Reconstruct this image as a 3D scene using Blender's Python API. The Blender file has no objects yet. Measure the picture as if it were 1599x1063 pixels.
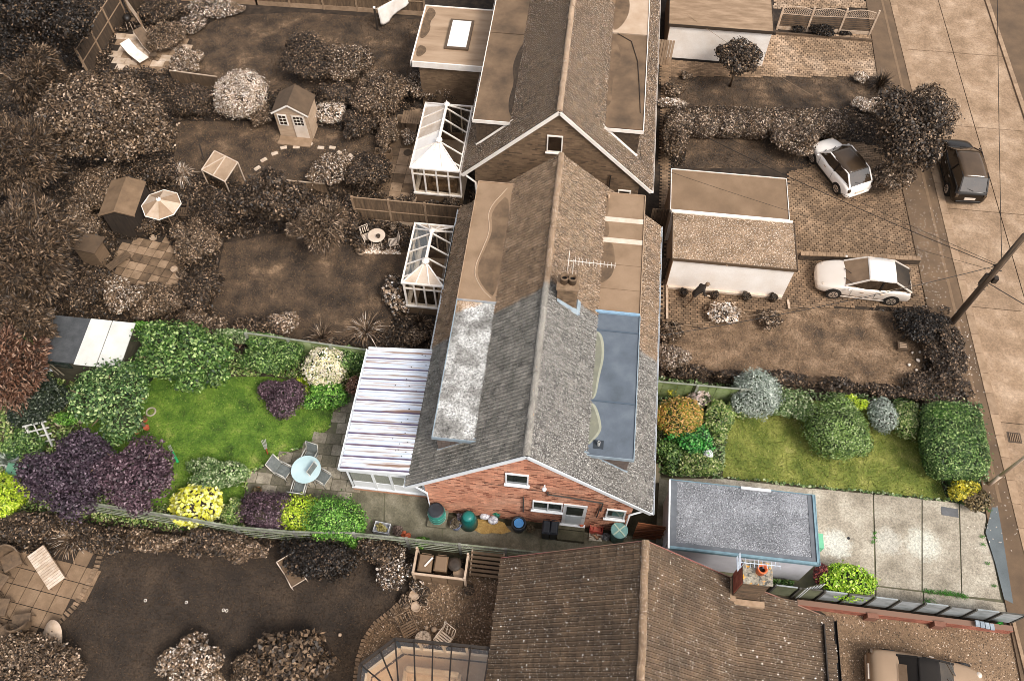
import bpy, math, random
import numpy as np
from mathutils import Vector, Matrix
from math import sin, cos, tan, pi, radians, sqrt, atan2, hypot
random.seed(7)
SC = bpy.context.scene
COL = SC.collection
# ------------------------------------------------------------------ camera, world, sun
HC, FL, PITCH, YAW = 32.0, 1300.0, radians(58.7), radians(6.65)
cam = bpy.data.objects.new('camera', bpy.data.cameras.new('camera')); COL.objects.link(cam)
cam.location = (0, 0, HC); cam.rotation_euler = (pi/2-PITCH, 0, YAW)
cam.data.sensor_width = 36; cam.data.lens = 36*FL/1599; cam.data.clip_end = 3000
SC.camera = cam
SC.render.resolution_x = 1024; SC.render.resolution_y = 680
SUN_EL, SUN_AZ = radians(50), radians(128)      # azimuth clockwise from +Y
w = bpy.data.worlds.new('World'); SC.world = w; w.use_nodes = True
nt = w.node_tree; bg = nt.nodes['Background']
sky = nt.nodes.new('ShaderNodeTexSky'); sky.sky_type = 'NISHITA'; sky.sun_disc = False
sky.sun_elevation = SUN_EL; sky.sun_rotation = SUN_AZ
sky.air_density = 1.0; sky.dust_density = 4.0; sky.ozone_density = 0.4
hs = nt.nodes.new('ShaderNodeHueSaturation'); hs.inputs['Saturation'].default_value = .3; nt.links.new(sky.outputs[0], hs.inputs['Color']); nt.links.new(hs.outputs[0], bg.inputs[0]); bg.inputs[1].default_value = 0.15
sl = bpy.data.lights.new('sun', 'SUN'); sl.energy = 1.5; sl.angle = radians(14); sl.color = (1, .95, .87)
so = bpy.data.objects.new('sun', sl); COL.objects.link(so)
sd = Vector((sin(SUN_AZ)*cos(SUN_EL), cos(SUN_AZ)*cos(SUN_EL), sin(SUN_EL)))
so.rotation_euler = sd.to_track_quat('Z', 'Y').to_euler()
SC.view_settings.view_transform = 'Standard'; SC.view_settings.look = 'None'
SC.view_settings.exposure = 0.5; SC.view_settings.gamma = 1; SC.cycles.filter_width = .85
# ------------------------------------------------------------------ photo pixel -> place
_h = (-sin(YAW), cos(YAW)); _r = (cos(YAW), sin(YAW), 0.)
_f = (_h[0]*cos(PITCH), _h[1]*cos(PITCH), -sin(PITCH)); _u = (_h[0]*sin(PITCH), _h[1]*sin(PITCH), cos(PITCH))
def P(x, y, z=0.):
    a = (x-799.5)/FL; b = -(y-531.5)/FL
    d = [_f[i]+a*_r[i]+b*_u[i] for i in range(3)]
    t = (z-HC)/d[2]
    return Vector((d[0]*t, d[1]*t, z))
def MPP(x, y, z=0.):                 # metres per photo pixel at that spot
    p = P(x, y, z); return ((p-Vector((0, 0, HC))).dot(Vector(_f)))/FL
def PL(pts, z=0.): return [P(x, y, z) for x, y in pts]
# ------------------------------------------------------------------ materials
def lin(c): return tuple(((v/12.92) if v <= .04045 else ((v+.055)/1.055)**2.4) for v in c)
_S = [(0, (.045, .03, .02)), (.1, (.125, .095, .07)), (.2, (.25, .20, .155)), (.4, (.475, .38, .287)), (.6, (.68, .57, .465)), (.8, (.86, .79, .72)), (1, (1, .975, .95))]
def S(v):                            # the brown tone of the neighbouring plots
    v = max(0, min(1, v))
    for (a, ca), (b, cb) in zip(_S, _S[1:]):
        if v <= b:
            t = (v-a)/(b-a); return lin([ca[i]*(1-t)+cb[i]*t for i in range(3)])
def C(r, g, b): return lin((r/255, g/255, b/255))
def c4(c): return (c[0], c[1], c[2], 1)
MATS = {}
def mat(name, stops, rough=.7, scale=3., detail=4., island=.0, bump=0., bscale=40., metal=0., spec=.5, lichen=None, spots=(), warp=None, second=None, dots=(), fine=.0, fscale=60., stretch=None, lo=.3, hi=.7):
    """stops: colours spread over a noise; island: per-piece variation; lichen: (colour, scale, threshold)"""
    if name in MATS: return MATS[name]
    m = bpy.data.materials.new(name); m.use_nodes = True; n = m.node_tree.nodes; L = m.node_tree.links
    b = n['Principled BSDF']; b.inputs['Roughness'].default_value = rough; b.inputs['Metallic'].default_value = metal
    b.inputs['Specular IOR Level'].default_value = spec
    geo = n.new('ShaderNodeNewGeometry'); pos = geo.outputs['Position']
    if stretch:
        mp = n.new('ShaderNodeMapping'); mp.inputs['Scale'].default_value = stretch; L.new(pos, mp.inputs['Vector']); pos = mp.outputs[0]
    def noise(s, d=4., r=.6):
        x = n.new('ShaderNodeTexNoise'); x.inputs['Scale'].default_value = s; x.inputs['Detail'].default_value = d; x.inputs['Roughness'].default_value = r
        L.new(pos, x.inputs['Vector']); return x.outputs['Fac']
    if isinstance(stops[0], (int, float)): stops = [stops]
    def ramp(fac, stops, lo, hi, interp='LINEAR'):
        r = n.new('ShaderNodeValToRGB'); e = r.color_ramp.elements; r.color_ramp.interpolation = interp
        k = len(stops)
        e[0].position = lo; e[0].color = c4(stops[0]); e[1].position = hi; e[1].color = c4(stops[-1])
        for i in range(1, k-1): q = e.new(lo+(hi-lo)*i/(k-1)); q.color = c4(stops[i])
        L.new(fac, r.inputs[0]); return r.outputs[0]
    def base(stops):
        if len(stops) == 1:
            rgb = n.new('ShaderNodeRGB'); rgb.outputs[0].default_value = c4(stops[0]); return rgb.outputs[0]
        return ramp(noise(scale, detail), stops, lo, hi)
    def math_(op, a, b_=None, c=None):
        x = n.new('ShaderNodeMath'); x.operation = op
        for i, v in enumerate((a, b_, c)):
            if v is None: continue
            if isinstance(v, (int, float)): x.inputs[i].default_value = v
            else: L.new(v, x.inputs[i])
        return x.outputs[0]
    def mix(f, a, b_, t='MIX'):
        x = n.new('ShaderNodeMixRGB'); x.blend_type = t
        for i, v in enumerate((f, a, b_)):
            if isinstance(v, (int, float)): x.inputs[i].default_value = v
            elif isinstance(v, tuple): x.inputs[i].default_value = c4(v)
            else: L.new(v, x.inputs[i])
        return x.outputs[0]
    col = base(stops)
    for (sx_, sy_, sr, sc, st) in spots:
        v = n.new('ShaderNodeVectorMath'); v.operation = 'DISTANCE'; L.new(geo.outputs['Position'], v.inputs[0]); v.inputs[1].default_value = (sx_, sy_, 0.03)
        d = math_('ADD', v.outputs['Value'], math_('MULTIPLY', noise(6, 6, .8), sr*1.6))
        f = n.new('ShaderNodeMapRange'); L.new(d, f.inputs[0]); f.inputs[1].default_value = sr*1.7; f.inputs[2].default_value = sr*1.3; f.inputs[3].default_value = 0; f.inputs[4].default_value = st
        col = mix(f.outputs[0], col, sc)
    if island:
        oi = n.new('ShaderNodeObjectInfo')
        r = math_('FRACT', math_('ADD', geo.outputs['Random Per Island'], oi.outputs['Random']))
        mr = n.new('ShaderNodeMapRange'); L.new(r, mr.inputs[0]); mr.inputs[3].default_value = 1-island; mr.inputs[4].default_value = 1+island
        cc = n.new('ShaderNodeCombineXYZ')
        for i in range(3): L.new(mr.outputs[0], cc.inputs[i])
        col = mix(1., col, cc.outputs[0], 'MULTIPLY')
    if lichen:
        for (lc, ls, lt) in (lichen if isinstance(lichen, list) else [lichen]):
            f = n.new('ShaderNodeMapRange'); L.new(noise(ls, 3, .7), f.inputs[0]); f.inputs[1].default_value = lt; f.inputs[2].default_value = lt+.03
            col = mix(f.outputs[0], col, lc)
    for (dc, ds, dr, dp) in dots:     # separate round lichen spots: colour, scale, radius, share of cells
        v = n.new('ShaderNodeTexVoronoi'); v.inputs['Scale'].default_value = ds; L.new(pos, v.inputs['Vector'])
        wob = math_('ADD', v.outputs['Distance'], math_('MULTIPLY', math_('SUBTRACT', noise(ds*3, 2), .5), .5))
        near = math_('LESS_THAN', wob, dr); sc_ = n.new('ShaderNodeSeparateColor'); L.new(v.outputs['Color'], sc_.inputs[0])
        col = mix(math_('MULTIPLY', near, math_('LESS_THAN', sc_.outputs[0], dp)), col, dc)
    if fine:
        fr = n.new('ShaderNodeMapRange'); L.new(noise(fscale, 3, .8), fr.inputs[0]); fr.inputs[1].default_value = .3; fr.inputs[2].default_value = .7
        fr.inputs[3].default_value = 1-fine; fr.inputs[4].default_value = 1+fine
        cc = n.new('ShaderNodeCombineXYZ')
        for i in range(3): L.new(fr.outputs[0], cc.inputs[i])
        col = mix(1., col, cc.outputs[0], 'MULTIPLY')
    if second:                       # brown tone beyond a slanting line on the plan: a*x + b*y > c
        s2, A, B, Cc, zc = second
        sx = n.new('ShaderNodeSeparateXYZ'); L.new(geo.outputs['Position'], sx.inputs[0])
        v = math_('ADD', math_('MULTIPLY', sx.outputs[0], A), math_('MULTIPLY', sx.outputs[1], B))
        v = math_('ADD', v, math_('MULTIPLY', noise(2., 2), .25))
        g = math_('MULTIPLY', math_('SUBTRACT', v, Cc), 6.); g2 = n.new('ShaderNodeClamp'); L.new(g, g2.inputs[0])
        bw = n.new('ShaderNodeRGBToBW'); L.new(col, bw.inputs[0]); rr = n.new('ShaderNodeValToRGB'); e = rr.color_ramp.elements
        lum = lambda c: .2126*c[0]+.7152*c[1]+.0722*c[2]
        sv = [S(q) for q in s2]; e[0].position = lum(sv[0])*1.15; e[0].color = c4(sv[0]); e[1].position = min(1, lum(sv[-1])); e[1].color = c4(sv[-1])
        for q in sv[1:-1]: k_ = e.new(lum(q)*1.1); k_.color = c4(q)
        L.new(bw.outputs[0], rr.inputs[0]); col = mix(g2.outputs[0], col, rr.outputs[0])
    L.new(col, b.inputs['Base Color'])
    if bump:
        bp = n.new('ShaderNodeBump'); bp.inputs['Strength'].default_value = bump; bp.inputs['Distance'].default_value = .02
        L.new(noise(bscale, 4), bp.inputs['Height']); L.new(bp.outputs[0], b.inputs['Normal'])
    MATS[name] = m; return m
def leafmat(name, stops, rough=.5, spec=.4):
    """stops: list of (position, colour) over the random number of each leaf"""
    name = 'leaf_'+name
    if name in MATS: return MATS[name]
    m = bpy.data.materials.new(name); m.use_nodes = True; n = m.node_tree.nodes; L = m.node_tree.links
    b = n['Principled BSDF']; b.inputs['Roughness'].default_value = rough; b.inputs['Specular IOR Level'].default_value = spec
    g = n.new('ShaderNodeNewGeometry'); r = n.new('ShaderNodeValToRGB'); e = r.color_ramp.elements
    e[0].position = stops[0][0]; e[0].color = c4(stops[0][1]); e[1].position = stops[-1][0]; e[1].color = c4(stops[-1][1])
    for p_, c_ in stops[1:-1]: q = e.new(p_); q.color = c4(c_)
    L.new(g.outputs['Random Per Island'], r.inputs[0])
    no = n.new('ShaderNodeTexNoise'); no.inputs['Scale'].default_value = 1.6; no.inputs['Detail'].default_value = 3; L.new(g.outputs['Position'], no.inputs['Vector'])
    mr = n.new('ShaderNodeMapRange'); L.new(no.outputs['Fac'], mr.inputs[0]); mr.inputs[1].default_value = .3; mr.inputs[2].default_value = .7; mr.inputs[3].default_value = .7; mr.inputs[4].default_value = 1.3
    cc = n.new('ShaderNodeCombineXYZ')
    for i in range(3): L.new(mr.outputs[0], cc.inputs[i])
    mx = n.new('ShaderNodeMixRGB'); mx.blend_type = 'MULTIPLY'; mx.inputs[0].default_value = 1; L.new(r.outputs[0], mx.inputs[1]); L.new(cc.outputs[0], mx.inputs[2])
    L.new(mx.outputs[0], b.inputs['Base Color'])
    MATS[name] = m; return m
def glassmat(name, tint=(.9, .95, 1), fac=.22, rough=.03):
    if name in MATS: return MATS[name]
    m = bpy.data.materials.new(name); m.use_nodes = True; n = m.node_tree.nodes; L = m.node_tree.links
    n.remove(n['Principled BSDF']); o = n['Material Output']
    t = n.new('ShaderNodeBsdfTransparent'); t.inputs[0].default_value = c4(tint)
    g = n.new('ShaderNodeBsdfGlossy'); g.inputs['Roughness'].default_value = rough
    x = n.new('ShaderNodeMixShader'); x.inputs[0].default_value = fac
    L.new(t.outputs[0], x.inputs[1]); L.new(g.outputs[0], x.inputs[2]); L.new(x.outputs[0], o.inputs[0])
    MATS[name] = m; return m
# ------------------------------------------------------------------ mesh builder
class M:
    def __init__(s): s.v = []; s.f = []; s.mi = []; s.cur = 0
    def add(s, vs, fs):
        o = len(s.v); s.v += [tuple(v) for v in vs]; s.f += [tuple(i+o for i in f) for f in fs]; s.mi += [s.cur]*len(fs); return s
    def box(s, x0, x1, y0, y1, z0, z1):
        return s.add([(x0, y0, z0), (x1, y0, z0), (x1, y1, z0), (x0, y1, z0), (x0, y0, z1), (x1, y0, z1), (x1, y1, z1), (x0, y1, z1)],
                     [(0, 3, 2, 1), (4, 5, 6, 7), (0, 1, 5, 4), (1, 2, 6, 5), (2, 3, 7, 6), (3, 0, 4, 7)])
    def bar(s, a, b, w, h, up=(0, 0, 1)):       # rectangular bar from a to b
        a, b = Vector(a), Vector(b); d = (b-a).normalized(); up = Vector(up)
        sd_ = d.cross(up)
        if sd_.length < 1e-4: sd_ = d.cross(Vector((1, 0, 0)))
        sd_.normalize(); u = sd_.cross(d).normalized()
        A = sd_*w/2; B = u*h/2
        vs = [a-A-B, a+A-B, a+A+B, a-A+B, b-A-B, b+A-B, b+A+B, b-A+B]
        return s.add(vs, [(0, 3, 2, 1)[::-1], (4, 5, 6, 7)[::-1], (0, 1, 5, 4)[::-1], (1, 2, 6, 5)[::-1], (2, 3, 7, 6)[::-1], (3, 0, 4, 7)[::-1]])
    def prism(s, poly, z0, z1):
        n = len(poly); a = sum(poly[i][0]*poly[(i+1) % n][1]-poly[(i+1) % n][0]*poly[i][1] for i in range(n))
        if a < 0: poly = poly[::-1]
        vs = [(p[0], p[1], z0) for p in poly]+[(p[0], p[1], z1) for p in poly]
        return s.add(vs, [tuple(range(n))[::-1], tuple(range(n, 2*n))]+[(i, (i+1) % n, n+(i+1) % n, n+i) for i in range(n)])
    def sheet(s, poly, z):
        n = len(poly); a = sum(poly[i][0]*poly[(i+1) % n][1]-poly[(i+1) % n][0]*poly[i][1] for i in range(n))
        if a < 0: poly = poly[::-1]
        return s.add([(p[0], p[1], z) for p in poly], [tuple(range(n))])
    def lathe(s, prof, n=16, c=(0, 0, 0), cap=True):
        o = [(c[0]+r*cos(2*pi*i/n), c[1]+r*sin(2*pi*i/n), c[2]+z) for r, z in prof for i in range(n)]
        fs = [(k*n+i, k*n+(i+1) % n, (k+1)*n+(i+1) % n, (k+1)*n+i) for k in range(len(prof)-1) for i in range(n)]
        if cap:
            if prof[0][0] > .001: fs.append(tuple(range(n))[::-1])
            if prof[-1][0] > .001: fs.append(tuple((len(prof)-1)*n+i for i in range(n)))
        return s.add(o, fs)
    def tube(s, pts, r, n=8, r1=None):
        pts = [Vector(p) for p in pts]; K = len(pts); vs = []
        for k, p in enumerate(pts):
            d = (pts[min(k+1, K-1)]-pts[max(k-1, 0)]).normalized()
            a = d.cross(Vector((0, 0, 1)))
            if a.length < .05: a = d.cross(Vector((0, 1, 0)))
            a.normalize(); b = a.cross(d); rr = r if r1 is None else r+(r1-r)*k/(K-1)
            vs += [p+a*rr*cos(2*pi*i/n)+b*rr*sin(2*pi*i/n) for i in range(n)]
        fs = [(k*n+i, (k+1)*n+i, (k+1)*n+(i+1) % n, k*n+(i+1) % n) for k in range(K-1) for i in range(n)]
        fs += [tuple(range(n)), tuple((K-1)*n+i for i in range(n))[::-1]]
        return s.add(vs, fs)
    def quad(s, a, b, c, d): return s.add([a, b, c, d], [(0, 1, 2, 3)])
    def slab4(s, q, t):                            # quad q given a thickness t along its normal (downwards)
        q = [Vector(p) for p in q]; nn = (q[1]-q[0]).cross(q[2]-q[0]).normalized()
        lo = [p-nn*t for p in q]
        n = len(q)
        return s.add(q+lo, [tuple(range(n)), tuple(range(n, 2*n))[::-1]]+[(i, n+i, n+(i+1) % n, (i+1) % n) for i in range(n)])
    def build(s, name, mats, parent=None, kind=None, label=None, smooth=False, bevel=0):
        if not isinstance(mats, (list, tuple)): mats = [mats]
        off = Vector(parent.location) if parent is not None else Vector((0, 0, 0))
        if parent is not None and parent.parent is not None: off += Vector(parent.parent.location)
        me = bpy.data.meshes.new(name)
        me.from_pydata([(v[0]-off[0], v[1]-off[1], v[2]-off[2]) for v in s.v], [], s.f)
        for m in mats: me.materials.append(m)
        if len(mats) > 1: me.polygons.foreach_set('material_index', s.mi)
        if smooth: me.polygons.foreach_set('use_smooth', [True]*len(s.f))
        me.update()
        o = bpy.data.objects.new(name, me); COL.objects.link(o)
        if parent is not None: o.parent = parent
        if kind: o['kind'] = kind
        if label: o['label'] = label
        if bevel:
            b = o.modifiers.new('bevel', 'BEVEL'); b.width = bevel; b.segments = 2; b.limit_method = 'ANGLE'
        return o
def tag(o, label, cat, group=None):
    o['label'] = label; o['category'] = cat
    if group: o['group'] = group
    return o
def T(name, label, cat, loc=(0, 0, 0), group=None):
    o = bpy.data.objects.new(name, None); COL.objects.link(o); o.location = loc; o.empty_display_size = .2
    return tag(o, label, cat, group)
def struct(name, m, mats, **k): return m.build(name, mats, None, 'structure', **k)
def kids(o): return [c for c in COL.objects if c.parent is o]
def rebase(o, loc):                                # thing built in world coordinates as one mesh: put its origin at its foot
    loc = Vector(loc); o.data.transform(Matrix.Translation(-loc)); o.location = loc; return o
def dup(root, loc, rz, label, group=None, sc=None):
    ks = kids(root)
    r = root.copy(); COL.objects.link(r); r.location = loc; r.rotation_euler = (0, 0, rz)
    if sc: r.scale = (sc, sc, sc) if isinstance(sc, (int, float)) else sc
    r['label'] = label
    if group: r['group'] = group
    for c in ks:
        d = c.copy(); COL.objects.link(d); d.parent = r
        for g in kids(c):
            e = g.copy(); COL.objects.link(e); e.parent = d
    return r
def inpoly(X, Y, poly):
    ins = np.zeros(X.shape, bool); n = len(poly)
    for i in range(n):
        x0, y0 = poly[i][0], poly[i][1]; x1, y1 = poly[(i+1) % n][0], poly[(i+1) % n][1]
        if y0 == y1: continue
        c = ((y0 > Y) != (y1 > Y)) & (X < (x1-x0)*(Y-y0)/(y1-y0)+x0)
        ins ^= c
    return ins
def inside(x, y, poly): return bool(inpoly(np.array([x]), np.array([y]), poly)[0])
def rawmesh(name, V, nper, mats, mi=None, extra=None):
    """V: (N*nper,3) verts, every nper verts one face; extra: (verts, quads) appended with material 1"""
    N = len(V)//nper
    me = bpy.data.meshes.new(name)
    ev, ef = (np.zeros((0, 3)), np.zeros((0, nper), int)) if extra is None else extra
    A = np.vstack([V, ev]) if len(ev) else V
    me.vertices.add(len(A)); me.vertices.foreach_set('co', A.astype(np.float32).ravel())
    li = np.concatenate([np.arange(N*nper), (np.asarray(ef)+len(V)).ravel()]).astype(np.int32)
    F = N+len(ef)
    me.loops.add(len(li)); me.loops.foreach_set('vertex_index', li)
    me.polygons.add(F); me.polygons.foreach_set('loop_start', (np.arange(F)*nper).astype(np.int32))
    for m in mats: me.materials.append(m)
    if len(ef):
        me.polygons.foreach_set('material_index', np.concatenate([np.zeros(N, np.int32), np.ones(len(ef), np.int32)]))
    me.update(calc_edges=True); me.validate()
    return me
# ------------------------------------------------------------------ vegetation
CROWN_SHADE = mat('crown_shade_twigs', [S(.08), S(.2)], .9, 14, 8, fine=.6, fscale=14)  # dark crown cores: twig colour with the crown's inner shade painted in
CROWN_SHADE_G = mat('green_crown_shade_twigs', [C(24, 34, 14), C(58, 66, 34)], .9, 14, 8, fine=.6, fscale=14)
BARK = mat('bark', [S(.22), S(.42)], .9, 12, bump=.5)
def crown_mesh(name, rx, ry, rz, m, style='shrub', ll=.1, lw=.06, cover=2.0, seed=0, twig=None, zmin=-.55):
    """leaves spread over a cluster of overlapping clumps; style sets how ragged the cluster is"""
    g = np.random.default_rng(seed)
    amp, K, sg, dmin, nb = dict(clip=(.14, 40, .26, .84, 6), box=(.06, 40, .28, .9, 0), shrub=(.26, 22, .32, .62, 7), tree=(.30, 26, .30, .5, 13), loose=(.4, 26, .3, .3, 9), conifer=(.3, 20, .3, .5, 18))[style]
    area = 4*pi*((rx*ry)**1.6+(rx*rz)**1.6+(ry*rz)**1.6)**(1/1.6)/3**(1/1.6)*.78
    cover *= 1.35 if style in ('tree', 'shrub') else 1.1
    n = int(min(60000, cover*area/(ll*lw*.5))); R = np.array([rx, ry, rz])
    blobs = [(np.zeros(3), 1. if nb == 0 else (.86 if style == 'clip' else .70))]
    for k in range(nb):
        a = 2*pi*(k+g.uniform(-.35, .35))/nb*2.4; e = g.uniform(-.25, 1.2); q = g.uniform(.38, .66); rr = g.uniform(.26, .50)
        if style == 'clip': q = g.uniform(.45, .6); rr = g.uniform(.32, .44)
        if style == 'conifer': q = g.uniform(.3, .72); rr = g.uniform(.2, .38)
        blobs.append((np.array([cos(a)*cos(e), sin(a)*cos(e), sin(e)])*q, rr))
    for ax in (0, 1):                # the cluster fills its measured width
        lo_, hi_ = min(b[0][ax]-b[1]*.93 for b in blobs), max(b[0][ax]+b[1]*.93 for b in blobs)
        if nb:
            R[ax] *= 2/(hi_-lo_)
            for b in blobs: b[0][ax] -= (lo_+hi_)/2
    tot = sum(b[1]**2 for b in blobs); VV = []; EV = []; EF = []; U, W = 10, 6; soft = nb == 0 or style == 'clip'
    for bi, (bc, br) in enumerate(blobs):
        L = g.normal(size=(K, 3)); L /= np.linalg.norm(L, axis=1)[:, None]; Lh = g.uniform(.35, 1, K); LF = g.normal(size=(5, 3)); LF /= np.linalg.norm(LF, axis=1)[:, None]; la = g.uniform(-.12, .12, 5)*(.5 if nb == 0 else 1)
        def rad(d):
            r = np.zeros(len(d))
            for k in range(K): r = np.maximum(r, Lh[k]*np.exp(-(1-np.clip(d@L[k], -1, 1))/(sg*sg)))
            r = (1-amp+amp*r*1.15)*(1+sum(la[k]*d@LF[k] for k in range(5)))
            if style == 'box': r = r*.84/((np.abs(d)**5).sum(1)**.2)
            return r
        k_ = int(n*br**2/tot*1.25); d = g.normal(size=(k_*2, 3)); d /= np.linalg.norm(d, axis=1)[:, None]; d = d[d[:, 2] > zmin][:k_]; k_ = len(d)
        depth = 1-(1-dmin)*g.random(k_)**2; 
        if nb: depth *= g.uniform(.86, 1.08, k_)
        sp = g.random(k_) < (.03 if nb == 0 else .08); depth = np.where(sp, depth*g.uniform(1., 1.22, k_), depth)
        q = bc+d*(rad(d)*depth*br)[:, None]; keep = np.ones(k_, bool)
        for bj, (cc, cr) in enumerate(blobs):
            if bj != bi: keep &= np.linalg.norm(q-cc, axis=1) > cr*.66
        d, q = d[keep], q[keep]; k_ = len(d); p = q*R
        nn = d/R; nn /= np.linalg.norm(nn, axis=1)[:, None]
        nn = nn+g.normal(size=(k_, 3))*(.55 if soft else .7)+np.array([0, 0, .3]); nn /= np.linalg.norm(nn, axis=1)[:, None]
        a = g.normal(size=(k_, 3))
        if style == 'conifer': a = d*.9+q*.8+g.normal(size=(k_, 3))*.55+np.array([0, 0, -.15])
        a -= (a*nn).sum(1)[:, None]*nn*(.35 if style == 'conifer' else 1)
        a /= np.linalg.norm(a, axis=1)[:, None]; b = np.cross(nn, a); b /= np.linalg.norm(b, axis=1)[:, None]
        s = g.uniform(.55, 1.4, k_)[:, None]
        V = np.empty((k_, 4, 3)); V[:, 0] = p-a*s*ll/2; V[:, 1] = p+b*s*lw/2-a*s*ll*.08; V[:, 2] = p+a*s*ll/2; V[:, 3] = p-b*s*lw/2-a*s*ll*.08; VV.append(V.reshape(-1, 3))
        ev = np.array([(cos(2*pi*i/U)*cos(-pi/2+pi*j/W), sin(2*pi*i/U)*cos(-pi/2+pi*j/W), sin(-pi/2+pi*j/W)) for j in range(W+1) for i in range(U)])
        cs = (.8 if soft else (.5 if style != 'loose' else .3))*(1 if rz > .4*rx else .7); o_ = sum(len(x) for x in EV)
        EV.append((bc+ev*(rad(ev)*cs*br)[:, None])*R); EF += [(o_+j*U+i, o_+j*U+(i+1) % U, o_+(j+1)*U+(i+1) % U, o_+(j+1)*U+i) for j in range(W) for i in range(U)]
    return rawmesh(name, np.vstack(VV), 4, [m, twig or CROWN_SHADE], extra=(np.vstack(EV), np.array(EF)))
def spiky_mesh(name, r, h, m, n=300, lw=.032, seed=0, droop=.5):
    g = np.random.default_rng(seed); mm = []
    for i in range(n):
        a = g.uniform(0, 2*pi); e = g.uniform(.25, 1.35); l = g.uniform(.4, 1.1)
        d = np.array([cos(a)*cos(e)*r, sin(a)*cos(e)*r, sin(e)*h]); sd_ = np.array([-sin(a), cos(a), 0])*lw/2
        p0 = d*.05; p1 = d*l*.55+np.array([0, 0, .08*h]); p2 = d*l-np.array([0, 0, droop*h*l*(1-sin(e))])
        mm += [[p0-sd_, p0+sd_, p1+sd_, p1-sd_], [p1-sd_, p1+sd_, p2+sd_*.15, p2-sd_*.15]]
    return rawmesh(name, np.array(mm).reshape(-1, 3), 4, [m])
_seed = [10]
def plant(name, px, py, rpx, h, style, m, label, cat='bush', group=None, ryx=None, ll=.10, lw=.06, cover=2.0, twig=None, zc=None, rot=0, base=0.):
    """a bush standing on the ground: photo centre, half width and half height in photo pixels, real height"""
    _seed[0] += 1
    zc = zc if zc is not None else h*.5+base
    c = P(px, py, zc); s = MPP(px, py, zc); rx = rpx*s; ry = (ryx or rpx)*s; rz = h*.5
    rz = max(rz, .12)
    # the seen half height mixes ground depth and height
    q = (ry*ry-(rz*cos(PITCH))**2); ry = sqrt(max(q, (ry*.55)**2))/sin(PITCH)
    if style == 'spiky': me = spiky_mesh(name, rx, h, m, seed=_seed[0])
    else: me = crown_mesh(name, rx, ry, rz, m, style, ll, lw, cover, _seed[0], twig, zmin=-.8)
    o = bpy.data.objects.new(name, me); COL.objects.link(o)
    o.location = (c[0], c[1], base if style == 'spiky' else zc)
    if style != 'spiky': me.transform(Matrix.Translation((0, 0, zc-base))); o.location[2] = base
    o.rotation_euler[2] = rot
    return tag(o, label, cat, group)
def tree(name, px, py, rpx, ht, rz, style, m, label, ryx=None, ll=.13, lw=.08, cover=1.8, twig=None, group=None, lean=(0, 0), cat='tree', bark=None):
    """tree: the crown's photo centre and half width; ht = height of crown centre, rz = crown half height"""
    _seed[0] += 1
    c = P(px, py, ht); s = MPP(px, py, ht); rx = rpx*s; ry = (ryx or rpx)*s
    q = (ry*ry-(rz*cos(PITCH))**2); ry = sqrt(max(q, (ry*.6)**2))/sin(PITCH)
    t = T(name, label, cat, (c[0]+lean[0], c[1]+lean[1], 0), group)
    me = crown_mesh('crown', rx, ry, rz, m, style, ll, lw, cover, _seed[0], twig, zmin=-.75)
    o = bpy.data.objects.new('crown', me); COL.objects.link(o); o.parent = t; o.location = (-lean[0], -lean[1], ht)
    g = random.Random(_seed[0]); b = M(); tr = max(.06, min(rx, ry)*.07)
    tl = Vector(t.location); top = Vector((c[0], c[1], ht*.75))
    b.tube([tl, tl*.5+top*.5+Vector((.05, .03, 0)), top], tr, 8, tr*.7)
    for k in range(9):
        a = 2*pi*k/9+g.uniform(-.3, .3); e = g.uniform(.3, .9)
        st = tl.lerp(top, g.uniform(.55, 1)); en = c+Vector((cos(a)*rx*e*.85, sin(a)*ry*e*.85, g.uniform(.05, .75)*rz))
        b.tube([st, st.lerp(en, .5)+Vector((0, 0, .15)), en], tr*.5, 5, tr*.12)
    b.build('trunk', bark or BARK, t, smooth=True)
    return t
def grass(name, poly, m, dens=350, h=.05, w_=.03, z=.02, holes=(), seed=1, kind='stuff', label='short grass', parent=None):
    g = np.random.default_rng(seed); xs = [p[0] for p in poly]; ys = [p[1] for p in poly]
    n = int((max(xs)-min(xs))*(max(ys)-min(ys))*dens)
    X = g.uniform(min(xs), max(xs), n); Y = g.uniform(min(ys), max(ys), n); k = inpoly(X, Y, poly)
    for ho in holes: k &= ~inpoly(X, Y, ho)
    X, Y = X[k], Y[k]; n = len(X); a = g.uniform(0, 2*pi, n); s = g.uniform(.5, 1.5, n)
    V = np.empty((n, 3, 3)); le = g.normal(size=(n, 2))*.02
    V[:, 0] = np.stack([X-np.cos(a)*w_*s/2, Y-np.sin(a)*w_*s/2, np.full(n, z)], 1)
    V[:, 1] = np.stack([X+np.cos(a)*w_*s/2, Y+np.sin(a)*w_*s/2, np.full(n, z)], 1)
    V[:, 2] = np.stack([X+le[:, 0], Y+le[:, 1], z+h*s], 1)
    me = rawmesh(name, V.reshape(-1, 3), 3, [m]); o = bpy.data.objects.new(name, me); COL.objects.link(o)
    tag(o, label, 'grass'); o['kind'] = 'stuff'; return o
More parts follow.
